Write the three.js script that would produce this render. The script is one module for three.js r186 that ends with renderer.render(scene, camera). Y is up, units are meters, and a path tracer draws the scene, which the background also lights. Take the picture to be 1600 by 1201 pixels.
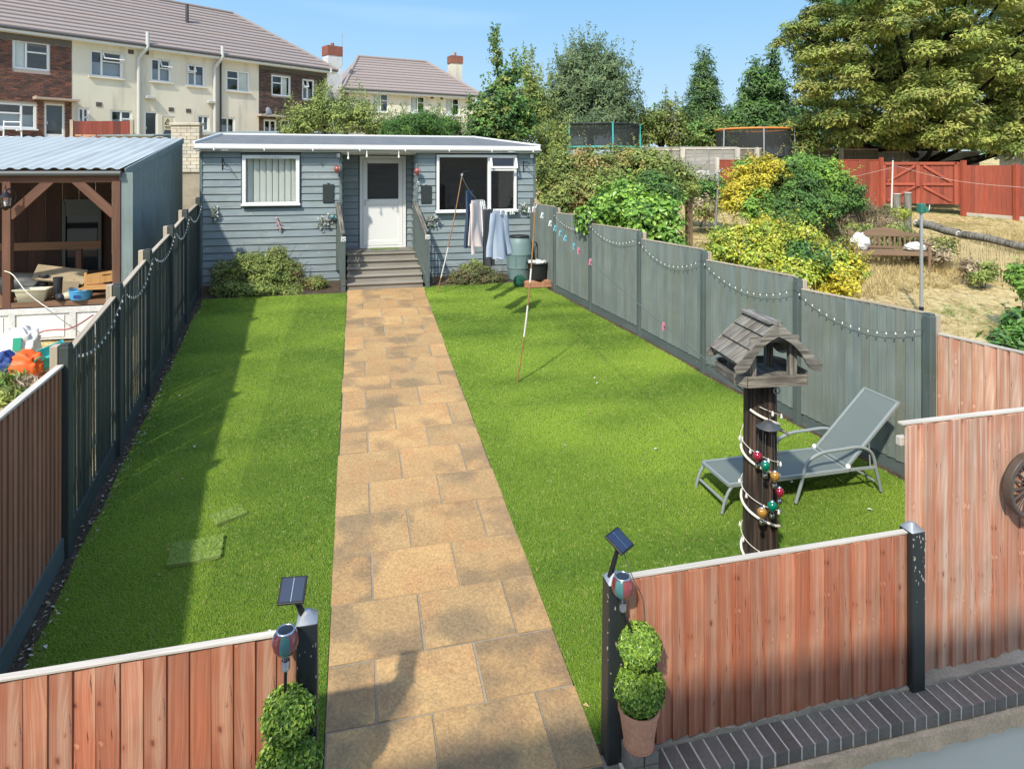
import * as THREE from 'three';
import { mergeGeometries } from 'three/addons/utils/BufferGeometryUtils.js';
import { RoundedBoxGeometry } from 'three/addons/geometries/RoundedBoxGeometry.js';

// ---------- camera, sky, sun, exposure ----------
const scene = new THREE.Scene();
const EYE = 3.75, FOCAL = 1000, HORIZON = 262, YAW = Math.atan(0.243);
const camera = new THREE.PerspectiveCamera(2 * Math.atan(600.5 / FOCAL) * 180 / Math.PI, 1600 / 1201, 0.1, 900);
camera.position.set(0, EYE, 0);
camera.rotation.set(0, -YAW, 0);
camera.setViewOffset(1600, 1201, 0, 600.5 - HORIZON, 1600, 1201);   // shifted lens: the verticals of the photograph are parallel

const renderer = new THREE.WebGLRenderer({ antialias: true });
renderer.setSize(1024, 768);
renderer.toneMapping = THREE.LinearToneMapping;
renderer.toneMappingExposure = 1.55;
renderer.outputColorSpace = THREE.SRGBColorSpace;
renderer.shadowMap.enabled = true;

const SUN = new THREE.Vector3(-1, 1.75, 1.35).normalize();
const sun = new THREE.DirectionalLight(new THREE.Color(1, 0.94, 0.82), 3.0);
sun.position.copy(SUN).multiplyScalar(60).add(new THREE.Vector3(4, 0, -14));
sun.target.position.set(4, 0, -14);
sun.castShadow = true;
sun.shadow.radius = 3;
sun.shadow.mapSize.set(4096, 4096);
Object.assign(sun.shadow.camera, { left: -45, right: 45, top: 45, bottom: -45, near: 1, far: 140 });
sun.name = 'sun';
scene.add(sun, sun.target);

// ---------- seeded random numbers and noise ----------
let seed = 12345;
function srand(n) { seed = n >>> 0; }
function rnd() { seed = (seed + 0x6D2B79F5) >>> 0; let t = seed; t = Math.imul(t ^ (t >>> 15), t | 1); t ^= t + Math.imul(t ^ (t >>> 7), t | 61); return ((t ^ (t >>> 14)) >>> 0) / 4294967296; }
const rr = (a, b) => a + (b - a) * rnd();
const pick = (a) => a[Math.floor(rnd() * a.length) % a.length];
const clamp = (x, a = 0, b = 1) => Math.min(b, Math.max(a, x));
const smooth = (a, b, x) => { const t = clamp((x - a) / (b - a)); return t * t * (3 - 2 * t); };
const lerp = (a, b, t) => a + (b - a) * t;
function hash(x, y, s = 0) { let h = Math.imul(x | 0, 374761393) ^ Math.imul(y | 0, 668265263) ^ Math.imul(s | 0, 2246822519); h = Math.imul(h ^ (h >>> 13), 1274126177); return ((h ^ (h >>> 16)) >>> 0) / 4294967296; }
function vnoise(x, y, px, py, s) {   // periodic value noise
  const xi = Math.floor(x), yi = Math.floor(y), fx = x - xi, fy = y - yi, m = (a, b) => ((a % b) + b) % b;
  const u = fx * fx * (3 - 2 * fx), v = fy * fy * (3 - 2 * fy);
  const a = hash(m(xi, px), m(yi, py), s), b = hash(m(xi + 1, px), m(yi, py), s), c = hash(m(xi, px), m(yi + 1, py), s), d = hash(m(xi + 1, px), m(yi + 1, py), s);
  return (a + (b - a) * u) * (1 - v) + (c + (d - c) * u) * v;
}
function fbm(u, v, fx, fy, oct, s) { let a = 0, w = 0.5, t = 0; for (let i = 0; i < oct; i++) { a += w * vnoise(u * fx, v * fy, fx, fy, s + i * 17); t += w; w *= 0.5; fx *= 2; fy *= 2; } return a / t; }
const free = (x, y, s = 0) => vnoise(x + 500, y + 500, 100000, 100000, s);   // noise over world metres

// ---------- sky: clear blue with a few thin wisps ----------
{
  const W = 1024, Hh = 512, data = new Float32Array(W * Hh * 4);
  for (let j = 0; j < Hh; j++) {
    const el = ((j + 0.5) / Hh - 0.5) * Math.PI, up = Math.max(0, Math.sin(el));
    for (let i = 0; i < W; i++) {
      const t = Math.pow(up, 0.55);
      let r = lerp(0.46, 0.095, smooth(0.0, 0.70, t)), g = lerp(0.585, 0.235, smooth(0.0, 0.87, t)), b = lerp(0.67, 0.54, smooth(0.15, 0.9, t));
      if (el < 0) { r = 0.45; g = 0.48; b = 0.46; }
      const u = i / W, v = j / Hh;
      const az = (u - 0.5) * 2 * Math.PI, dd = Math.acos(clamp(Math.cos(el) * Math.cos(az) * 0 + Math.sin(el) * SUN.y + Math.cos(el) * (Math.cos(az) * SUN.x + Math.sin(az) * SUN.z), -1, 1)), glow = 2.0 * Math.exp(-dd * 2.8) + 0.16 * Math.exp(-dd * 1.2); if (el >= 0) { r += glow; g += glow * 0.95; b += glow * 0.85; }
      const wisp = smooth(0.62, 0.86, fbm(u, v * 2.2, 9, 22, 4, 3)) * smooth(0.16, 0.32, up) * 0.3;
      r = lerp(r, 0.92, wisp); g = lerp(g, 0.94, wisp); b = lerp(b, 0.98, wisp);
      const k = (j * W + i) * 4; data[k] = r; data[k + 1] = g; data[k + 2] = b; data[k + 3] = 1;
    }
  }
  const sky = new THREE.DataTexture(data, W, Hh, THREE.RGBAFormat, THREE.FloatType);
  sky.mapping = THREE.EquirectangularReflectionMapping; sky.magFilter = sky.minFilter = THREE.LinearFilter; sky.wrapS = THREE.RepeatWrapping; sky.needsUpdate = true;
  scene.background = sky; scene.environment = sky;
}

// ---------- placing: a point of the place from where it is seen and how far it is ----------
const V = (x, y, z) => new THREE.Vector3(x, y, z);
const FW = V(Math.sin(YAW), 0, -Math.cos(YAW)), RT = V(Math.cos(YAW), 0, Math.sin(YAW));
const ray = (px, py) => V(0, -(py - HORIZON) / FOCAL, 0).add(FW).addScaledVector(RT, (px - 800) / FOCAL);
const at = (px, py, depth) => ray(px, py).multiplyScalar(depth).add(V(0, EYE, 0));
const onZ = (px, py, z) => { const d = ray(px, py); return d.multiplyScalar(z / d.z).add(V(0, EYE, 0)); };
const onY = (px, py, y) => { const d = ray(px, py); return d.multiplyScalar((y - EYE) / d.y).add(V(0, EYE, 0)); };
const SLOPE = 0.0875;
const plane = (z) => -SLOPE * z;
const onLawn = (px, py) => { const d = ray(px, py); return d.multiplyScalar(-EYE / (d.y + SLOPE * d.z)).add(V(0, EYE, 0)); };
function gy(x, z) {   // the lie of the land: rises away from the house, more steeply behind the cabin
  const d = -z; let y = SLOPE * Math.min(d, 40);
  y -= SLOPE * 0.9 * smooth(13.7, 14.4, d) * clamp(d - 13.7, 0, 1) * smooth(5.5, 4.2, x) * smooth(-6, -4, x);
  y += 0.09 * clamp(d - 16, 0, 18) * smooth(7, -2, x);
  y += 0.05 * clamp(d - 26, 0, 30) * smooth(4, 10, x);
  return y;
}

// ---------- scene-graph helpers ----------
const used = new Map();
function numbered(name) { const n = used.get(name) || 0; used.set(name, n + 1); return n ? name + '_' + String(n).padStart(3, '0') : name; }
function thing(name, label, category, group, pos) {
  const o = new THREE.Group(); o.name = numbered(name); o.userData = { label, category }; if (group) o.userData.group = group;
  if (pos) o.position.copy(pos); scene.add(o); return o;
}
function part(name, geo, mat, parent, label) {
  const m = new THREE.Mesh(Array.isArray(geo) ? join(geo) : geo, mat); m.name = name; m.castShadow = m.receiveShadow = true;
  if (label) m.userData.label = label;
  parent.add(m); return m;
}
function single(name, geo, mat, label, category, group) {   // a thing that is one mesh
  const m = part(numbered(name), geo, mat, scene, label); m.userData.category = category; if (group) m.userData.group = group; return m;
}
function structure(name, geo, mat, label) { const m = part(numbered(name), geo, mat, scene, label || name.replace(/_/g, ' ')); m.userData.kind = 'structure'; return m; }
function copyOf(o, label, pos, turn) { const c = o.clone(); c.name = numbered(o.name.replace(/_\d\d\d$/, '')); c.userData = { ...o.userData }; if (label) c.userData.label = label; if (pos) c.position.copy(pos); if (turn !== undefined) c.rotation.y = turn; scene.add(c); return c; }

// ---------- geometry helpers ----------
function join(list) {
  const l = list.map((g) => { let h = g.index ? g.toNonIndexed() : g; for (const k of Object.keys(h.attributes)) if (!['position', 'normal', 'uv', 'color'].includes(k)) h.deleteAttribute(k); return h; });
  const col = l.some((g) => g.attributes.color);
  if (col) for (const g of l) if (!g.attributes.color) g.setAttribute('color', new THREE.BufferAttribute(new Float32Array(g.attributes.position.count * 3).fill(1), 3));
  return l.length === 1 ? l[0] : mergeGeometries(l);
}
function uvm(g, ou = 0, ov = 0, swap = false) {   // uv in metres from position, by the way the face points; swap turns the grain
  const p = g.attributes.position, n = g.attributes.normal, uv = new Float32Array(p.count * 2);
  for (let i = 0; i < p.count; i++) {
    const ax = Math.abs(n.getX(i)), ay = Math.abs(n.getY(i)), az = Math.abs(n.getZ(i)); let a, b;
    if (ay > ax && ay > az) { a = p.getX(i); b = p.getZ(i); } else if (ax > az) { a = p.getZ(i); b = p.getY(i); } else { a = p.getX(i); b = p.getY(i); }
    if (swap) [a, b] = [b, a];
    uv[2 * i] = a + ou; uv[2 * i + 1] = b + ov;
  }
  g.setAttribute('uv', new THREE.BufferAttribute(uv, 2)); return g;
}
function box(w, h, d, x = 0, y = 0, z = 0, ry = 0, rx = 0, rz = 0) {
  const g = new THREE.BoxGeometry(w, h, d); uvm(g, rnd() * 7, rnd() * 7, w > h && w > d);
  if (rx) g.rotateX(rx); if (rz) g.rotateZ(rz); if (ry) g.rotateY(ry); g.translate(x, y, z); return g;
}
function rbox(w, h, d, r, x = 0, y = 0, z = 0, ry = 0, rx = 0, rz = 0) {
  const g = new RoundedBoxGeometry(w, h, d, 2, Math.min(r, w / 2.01, h / 2.01, d / 2.01)); uvm(g, rnd() * 7, rnd() * 7, w > h && w > d);
  if (rx) g.rotateX(rx); if (rz) g.rotateZ(rz); if (ry) g.rotateY(ry); g.translate(x, y, z); return g;
}
function span(g, a, b) {   // turns a shape that runs along y so that it runs from a to b
  const d = b.clone().sub(a), q = new THREE.Quaternion().setFromUnitVectors(V(0, 1, 0), d.clone().normalize());
  g.applyQuaternion(q); g.translate((a.x + b.x) / 2, (a.y + b.y) / 2, (a.z + b.z) / 2); return g;
}
function beam(a, b, w, t, up = V(0, 1, 0)) {   // a squared timber from a to b; w across, t along up
  const d = b.clone().sub(a), L = d.length(), y = d.normalize(), x = new THREE.Vector3().crossVectors(y, up).normalize(), z = new THREE.Vector3().crossVectors(x, y);
  const g = new RoundedBoxGeometry(w, L, t, 1, Math.min(w, t) * 0.12); uvm(g, rnd() * 7, rnd() * 7);
  g.applyMatrix4(new THREE.Matrix4().makeBasis(x, y, z)); g.translate((a.x + b.x) / 2, (a.y + b.y) / 2, (a.z + b.z) / 2); return g;
}
function rod(a, b, r, r2 = r, seg = 8) { const g = new THREE.CylinderGeometry(r2, r, a.distanceTo(b), seg, 1); return span(g, a, b); }
function tube(pts, r, n = 32, seg = 6, closed = false) { return new THREE.TubeGeometry(new THREE.CatmullRomCurve3(pts, closed), n, r, seg, closed); }
function lathe(pts, seg = 24) { return new THREE.LatheGeometry(pts.map(([r, y]) => new THREE.Vector2(r, y)), seg); }
function ball(r, x, y, z, w = 12, h = 8) { const g = new THREE.SphereGeometry(r, w, h); g.translate(x, y, z); return g; }
function quad(a, b, c, d) {   // a flat four-sided face
  const g = new THREE.BufferGeometry(); g.setAttribute('position', new THREE.Float32BufferAttribute([...a, ...b, ...c, ...a, ...c, ...d], 3));
  g.computeVertexNormals(); return uvm(g);
}
function slabOf(poly, thick) {   // a prism: a flat polygon in plan [x, y, z] with thickness downwards
  const up = poly.map((p) => V(...p)), dn = up.map((p) => p.clone().add(V(0, -thick, 0))), pos = [], t3 = (a, b, c) => pos.push(...a.toArray(), ...b.toArray(), ...c.toArray());
  const n = up.length;
  for (let i = 1; i < n - 1; i++) { t3(up[0], up[i], up[i + 1]); t3(dn[0], dn[i + 1], dn[i]); }
  for (let i = 0; i < n; i++) { const j = (i + 1) % n; t3(up[i], dn[i], dn[j]); t3(up[i], dn[j], up[j]); }
  const g = new THREE.BufferGeometry(); g.setAttribute('position', new THREE.Float32BufferAttribute(pos, 3)); g.computeVertexNormals(); return uvm(g);
}
function tint(g, c) { const n = g.attributes.position.count, a = new Float32Array(n * 3); for (let i = 0; i < n; i++) { a[3 * i] = c[0]; a[3 * i + 1] = c[1]; a[3 * i + 2] = c[2]; } g.setAttribute('color', new THREE.BufferAttribute(a, 3)); return g; }

// ---------- textures (what the surfaces are made of), uv in metres ----------
function tex(w, h, mw, mh, fn, colour = true) {
  const d = new Uint8Array(w * h * 4);
  for (let j = 0; j < h; j++) for (let i = 0; i < w; i++) { const c = fn(i / w, j / h), k = (j * w + i) * 4; d[k] = clamp(c[0]) * 255; d[k + 1] = clamp(c[1]) * 255; d[k + 2] = clamp(c[2]) * 255; d[k + 3] = 255; }
  const t = new THREE.DataTexture(d, w, h); t.wrapS = t.wrapT = THREE.RepeatWrapping; t.magFilter = THREE.LinearFilter; t.minFilter = THREE.LinearMipmapLinearFilter; t.generateMipmaps = true;
  t.repeat.set(1 / mw, 1 / mh); if (colour) t.colorSpace = THREE.SRGBColorSpace; t.needsUpdate = true; return t;
}
const mix3 = (a, b, t) => [lerp(a[0], b[0], t), lerp(a[1], b[1], t), lerp(a[2], b[2], t)];
const mul3 = (a, k) => [a[0] * k, a[1] * k, a[2] * k];
// fence timber, stain worn to bare pinkish wood, knots with pale resin
const knots = []; srand(77); for (let i = 0; i < 40; i++) knots.push([rnd(), rnd(), 0.005 + 0.018 * rnd() * rnd(), rnd()]);
const splits = []; srand(78); for (let i = 0; i < 44; i++) splits.push([rnd(), rnd(), 0.01 + 0.07 * rnd() * rnd(), rr(0.0005, 0.0013)]);
function splitAt(u, v) { let b = 0; for (const [x, y, l, w] of splits) { let du = Math.abs(u - x - 0.002 * Math.sin(v * 60)), dv = Math.abs(v - y); du = Math.min(du, 1 - du); dv = Math.min(dv, 1 - dv); if (dv < l && du < w * (1 - dv / l) + 0.0004) b = 1; } return b; }
function grain(u, v, s) { const w = fbm(u, v, 5, 2, 3, s) * 0.05; return fbm(u + w, v, 110, 3, 3, s + 5) * 0.45 + fbm(u + w * 2, v, 300, 8, 2, s + 9) * 0.55; }
function knotAt(u, v, mw, mh) {
  let best = 9, kk = 0;
  for (const k of knots) { let du = Math.abs(u - k[0]), dv = Math.abs(v - k[1]); du = Math.min(du, 1 - du) * mw; dv = Math.min(dv, 1 - dv) * mh; const d = Math.hypot(du, dv * 0.6) / k[2]; if (d < 4 && d < best) { best = d; kk = k[3]; } }
  return [best, kk];
}
const T = {};
T.redwood = tex(1024, 1024, 1.6, 2, (u, v) => {
  const g = grain(u, v, 11), worn = clamp(0.75 * smooth(0.40, 0.72, fbm(u, v, 44, 2, 4, 31)) + 0.45 * smooth(0.45, 0.7, fbm(u, v, 7, 4, 4, 33))), dirt = smooth(0.55, 0.75, fbm(u, v, 9, 5, 4, 51));
  let c = mix3([0.765, 0.52, 0.415], [0.85, 0.715, 0.635], worn); c = mix3(c, [0.64, 0.51, 0.42], dirt * 0.22);
  c = mul3(c, 0.80 + 0.32 * g); if (splitAt(u, v)) c = mul3(c, 0.42);
  let [d, k] = knotAt(u, v, 1.6, 2); d += 1.5 * (fbm(u, v, 60, 45, 3, 63) - 0.5) + 0.8 * (fbm(u, v, 200, 160, 2, 64) - 0.5);
  d = Math.max(0, d); if (d < 1) c = k > 0.5 ? mix3(c, [0.88, 0.74, 0.64], 0.6 * smooth(1, 0.5, d)) : mix3(c, [0.42, 0.22, 0.15], 0.75 * (1 - d)); else if (d < 2.2) c = mix3(c, [0.70, 0.42, 0.32], 0.35 * (2.2 - d) / 1.2);
  return c;
});
T.woodBump = tex(512, 512, 1.6, 2, (u, v) => { const g = grain(u, v, 11); return [g, g, g]; }, false);
T.greypaint = tex(768, 768, 1.6, 2, (u, v) => {
  const g = grain(u, v, 61), worn = smooth(0.5, 0.8, fbm(u, v, 24, 3, 4, 71)), blot = fbm(u, v, 6, 5, 4, 81);
  let c = mul3([0.80, 0.86, 0.86], 0.82 + 0.2 * g + 0.12 * (blot - 0.5)); c = mix3(c, [0.92, 0.93, 0.92], worn * 0.45);
  const scuff = smooth(0.8, 0.86, fbm(u, v, 40, 30, 3, 95)); const alg = smooth(0.58, 0.8, fbm(u, v, 5, 7, 5, 97)); c = mix3(c, [0.70, 0.76, 0.68], alg * 0.5); return mix3(c, [0.98, 0.98, 0.97], scuff * 0.75);
});
T.plainwood = tex(512, 512, 1.6, 2, (u, v) => { const g = grain(u, v, 131), b = fbm(u, v, 8, 3, 3, 141); return mul3([1, 0.98, 0.95], 0.66 + 0.28 * g + 0.18 * (b - 0.3)); });
T.oldwood = tex(512, 512, 0.5, 0.8, (u, v) => { const g = fbm(u + 0.06 * fbm(u, v, 3, 3, 2, 4), v, 34, 3, 4, 151), b = fbm(u, v, 5, 4, 4, 161); const c = mix3([0.40, 0.385, 0.36], [0.72, 0.70, 0.65], smooth(0.25, 0.78, g * 0.7 + b * 0.3)); return mul3(c, 0.9 + 0.2 * b); });
T.darkwood = tex(512, 512, 0.5, 1.2, (u, v) => { const g = fbm(u + 0.05 * fbm(u, v, 3, 3, 2, 4), v, 28, 2, 4, 171), b = fbm(u, v, 6, 3, 4, 181); return mix3([0.15, 0.12, 0.105], [0.45, 0.38, 0.33], smooth(0.38, 0.8, g * 0.75 + b * 0.25)); });
T.slab = tex(1024, 1024, 2.4, 2.4, (u, v) => {
  const a = fbm(u, v, 4, 4, 5, 201), b = fbm(u, v, 11, 11, 5, 211), f = fbm(u, v, 190, 190, 2, 221), sp = fbm(u, v, 230, 230, 1, 231);
  let c = mix3([0.74, 0.60, 0.43], [0.80, 0.655, 0.465], smooth(0.3, 0.7, a)); c = mix3(c, [0.765, 0.585, 0.41], smooth(0.45, 0.75, b) * 0.6);
  c = mix3(c, [0.53, 0.455, 0.365], smooth(0.44, 0.78, fbm(u, v, 7, 7, 6, 241)) * 0.68);
  c = mul3(c, 0.85 + 0.24 * f); if (sp > 0.88) c = mix3(c, [0.40, 0.33, 0.25], (sp - 0.88) * 4); return c;
});
T.slabBump = tex(512, 512, 1.2, 1.2, (u, v) => { const k = 0.6 * fbm(u, v, 6, 6, 5, 205) + 0.4 * fbm(u, v, 70, 70, 3, 221); return [k, k, k]; }, false);
T.noise = tex(512, 512, 1, 1, (u, v) => { const k = 0.72 + 0.2 * fbm(u, v, 6, 6, 5, 301) + 0.16 * fbm(u, v, 90, 90, 2, 311); return [k, k, k]; });
T.fine = tex(512, 512, 0.5, 0.5, (u, v) => { const k = fbm(u, v, 60, 60, 3, 321); return [k, k, k]; }, false);
T.render = tex(512, 512, 6, 6, (u, v) => { const k = 0.90 + 0.12 * fbm(u, v, 4, 4, 5, 331) - 0.10 * smooth(0.55, 0.85, fbm(u, v, 18, 3, 4, 341)); return [k, k, k * 0.98]; });
T.straw = tex(768, 768, 5, 5, (u, v) => {
  const a = fbm(u, v, 5, 5, 5, 401), b = fbm(u, v, 30, 30, 4, 411), f = fbm(u, v, 200, 200, 2, 421);
  let c = mix3([0.85, 0.77, 0.56], [0.78, 0.69, 0.47], smooth(0.35, 0.65, b)); c = mix3(c, [0.58, 0.53, 0.27], smooth(0.60, 0.78, a) * 0.7); c = mix3(c, [0.66, 0.53, 0.36], smooth(0.55, 0.8, fbm(u, v, 11, 11, 4, 431)) * 0.6);
  return mul3(c, 0.76 + 0.44 * f);
});
T.soil = tex(512, 512, 1, 1, (u, v) => { const a = fbm(u, v, 12, 12, 4, 441), f = fbm(u, v, 90, 90, 2, 451); return mul3(mix3([0.30, 0.25, 0.20], [0.50, 0.43, 0.35], a), 0.7 + 0.6 * f); });
T.turf = tex(512, 512, 1.5, 1.5, (u, v) => { const a = fbm(u, v, 8, 8, 4, 461), f = fbm(u, v, 128, 128, 2, 471); return mul3(mix3([0.26, 0.40, 0.10], [0.36, 0.50, 0.14], a), 0.75 + 0.5 * f); });
T.turf.name = 'turf';

// ---------- materials ----------
const lin = (r, g, b) => new THREE.Color().setRGB(r, g, b);
function mat(c, rough = 0.8, o = {}) { return new THREE.MeshStandardMaterial({ color: Array.isArray(c) ? lin(...c) : new THREE.Color(c), roughness: rough, side: THREE.DoubleSide, ...o }); }
function variants(c, n, spread, rough, o) { srand(c[0] * 9999 + 3); return Array.from({ length: n }, () => { const k = 1 + rr(-spread, spread), w = rr(-spread, spread) * 0.35; return mat([c[0] * k * (1 + w), c[1] * k, c[2] * k * (1 - w)], rough, o); }); }
const woodB = { bumpMap: T.woodBump, bumpScale: 0.0016 };
const M = {
  redFence: variants([0.88, 0.68, 0.56], 7, 0.12, 0.78, { map: T.redwood, ...woodB }),
  pinkFence: variants([1.0, 1.02, 1.0], 6, 0.10, 0.8, { map: T.redwood, ...woodB }),
  brownFence: variants([0.56, 0.27, 0.17], 5, 0.2, 0.8, { map: T.plainwood, ...woodB }),
  greyFence: variants([0.30, 0.30, 0.272], 6, 0.14, 0.7, { map: T.greypaint, ...woodB }),
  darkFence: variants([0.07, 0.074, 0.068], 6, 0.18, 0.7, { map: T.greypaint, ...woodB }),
  siding: variants([0.44, 0.452, 0.472], 5, 0.06, 0.55, { map: T.greypaint, bumpMap: T.woodBump, bumpScale: 0.0008 }),
  sidingTrim: mat([0.23, 0.26, 0.26], 0.6, { map: T.greypaint }),
  greyPost: mat([0.175, 0.193, 0.183], 0.7, { map: T.greypaint, ...woodB }),
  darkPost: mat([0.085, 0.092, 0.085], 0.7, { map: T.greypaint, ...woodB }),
  paleWood: mat([0.62, 0.54, 0.43], 0.8, { map: T.plainwood, ...woodB }),
  capWood: mat([0.78, 0.74, 0.68], 0.8, { map: T.plainwood, ...woodB }),
  oldWood: variants([0.62, 0.60, 0.57], 4, 0.2, 0.85, { map: T.oldwood, bumpMap: T.oldwood, bumpScale: 0.004 }),
  stepWood: mat([0.40, 0.38, 0.34], 0.85, { map: T.plainwood, ...woodB }),
  logWood: mat([0.85, 0.75, 0.66], 0.8, { map: T.darkwood, bumpMap: T.darkwood, bumpScale: 0.006 }),
  blackPaint: mat([0.022, 0.027, 0.027], 0.45, { bumpMap: T.fine, bumpScale: 0.0008 }),
  concrete: mat([0.52, 0.46, 0.37], 0.9, { map: T.noise, bumpMap: T.fine, bumpScale: 0.002 }),
  white: mat([0.76, 0.76, 0.74], 0.35),
  whiteMatt: mat([0.78, 0.78, 0.76], 0.7, { map: T.noise }),
  felt: mat([0.19, 0.20, 0.205], 0.9, { map: T.noise, bumpMap: T.fine, bumpScale: 0.002 }),
  glass: new THREE.MeshPhysicalMaterial({ color: 0xffffff, roughness: 0.02, metalness: 0, transmission: 1, thickness: 0, ior: 1.5, side: THREE.DoubleSide }),
  darkRoom: mat([0.22, 0.16, 0.11], 0.8, { map: T.plainwood }),
  curtain: mat([0.60, 0.64, 0.57], 0.9),
  slab: variants([0.875, 0.875, 0.79], 7, 0.09, 0.85, { map: T.slab, bumpMap: T.slabBump, bumpScale: 0.008 }),
  mortar: mat([0.36, 0.31, 0.235], 0.95, { map: T.noise, bumpMap: T.fine, bumpScale: 0.003 }),
  paleMortar: mat([0.84, 0.80, 0.72], 0.95, { map: T.noise, bumpMap: T.fine, bumpScale: 0.003 }),
  sandMortar: mat([0.92, 0.68, 0.45], 0.95, { map: T.noise, bumpMap: T.fine, bumpScale: 0.006 }),
  engBrick: variants([0.215, 0.20, 0.178], 6, 0.2, 0.6, { map: T.noise, bumpMap: T.fine, bumpScale: 0.0012 }),
  greyWall: mat([0.80, 0.77, 0.70], 0.8, { map: T.render }),
  straw: mat([1, 1, 1], 0.95, { map: T.straw, bumpMap: T.fine, bumpScale: 0.02 }),
  soil: mat([0.62, 0.6, 0.56], 0.95, { map: T.soil, bumpMap: T.fine, bumpScale: 0.02 }),
  turf: mat([0.75, 0.85, 0.7], 0.9, { map: T.turf }),
  terracotta: mat([0.84, 0.41, 0.25], 0.75, { map: T.noise }),
  blackMetal: mat([0.02, 0.02, 0.022], 0.4, { metalness: 0.3 }),
  silver: mat([0.7, 0.7, 0.7], 0.25, { metalness: 1 }),
  steel: mat([0.42, 0.44, 0.45], 0.45, { metalness: 0.6 }),
  loungerFrame: mat([0.255, 0.29, 0.28], 0.38),
  bamboo: mat([0.52, 0.30, 0.13], 0.6, { map: T.plainwood }),
  whiteRod: mat([0.75, 0.72, 0.66], 0.6),
  cable: mat([0.10, 0.12, 0.11], 0.7),
  rope: mat([0.72, 0.68, 0.58], 0.8),
  bulb: mat([0.82, 0.80, 0.74], 0.3),
  leafstem: mat([0.10, 0.07, 0.045], 0.9),
};

// =====================================================================
// THE SETTING
// =====================================================================
const TILT = Math.atan(SLOPE);
{ // ground: one sheet to the horizon
  const xs = [], zs = []; for (let x = -10; x <= 30; x += 0.8) xs.push(x); for (let k = 1; k < 26; k++) { xs.push(30 + 0.55 * k * k); xs.unshift(-10 - 0.55 * k * k); }
  for (let z = -3.46; z > -46; z -= 0.7) zs.push(z); for (let k = 1; k < 26; k++) zs.push(-46 - 0.7 * k * k);
  const pos = [], idx = [];
  for (const z of zs) for (const x of xs) {
    const garden = x > -2.3 && x < 5.9 && z > -14;
    const bump = garden ? -0.02 : 0.05 * (free(x * 0.5, z * 0.5, 4) - 0.5) + 0.03 * (free(x * 1.7, z * 1.7, 5) - 0.5) - 0.02;
    pos.push(x, gy(x, z) + bump, z);
  }
  const W = xs.length;
  for (let j = 0; j < zs.length - 1; j++) for (let i = 0; i < W - 1; i++) { const a = j * W + i; idx.push(a, a + 1, a + W, a + 1, a + W + 1, a + W); }
  const g = new THREE.BufferGeometry(); g.setAttribute('position', new THREE.Float32BufferAttribute(pos, 3)); g.setIndex(idx); g.computeVertexNormals(); uvm(g);
  structure('ground', g, M.straw, 'dry straw coloured grass ground of the neighbouring gardens');
}
structure('patio', box(40, 0.1, 12, 0, -0.65, 2.7), M.greyWall, 'grey patio below the low garden wall');

// fence lines: [x, z] of the posts
const LPOST = [[-2.38, -6.05], [-2.52, -7.68], [-2.65, -9.15], [-2.79, -10.76], [-2.91, -12.11], [-3.05, -13.68]];
const RPOST = [[4.0, -14.35], [4.12, -12.95], [4.41, -11.6], [4.73, -10.1], [5.01, -8.5], [5.33, -6.85], [5.70, -5.33]];
const lineX = (list, z) => { for (let i = 0; i < list.length - 1; i++) { const [a, b] = [list[i], list[i + 1]]; if ((z - a[1]) * (z - b[1]) <= 0) return lerp(a[0], b[0], (z - a[1]) / (b[1] - a[1])); } const [a, b] = z > list[0][1] === list[0][1] > list[1][1] ? [list[0], list[1]] : [list[list.length - 2], list[list.length - 1]]; return lerp(a[0], b[0], (z - a[1]) / (b[1] - a[1])); };
const leftX = (z) => lineX(LPOST, z), rightX = (z) => lineX(RPOST, z);
const PATH_L = -0.185, PATH_R = 1.385, Z_FRONT = -3.5, Z_STEPS = -13.72;

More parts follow.
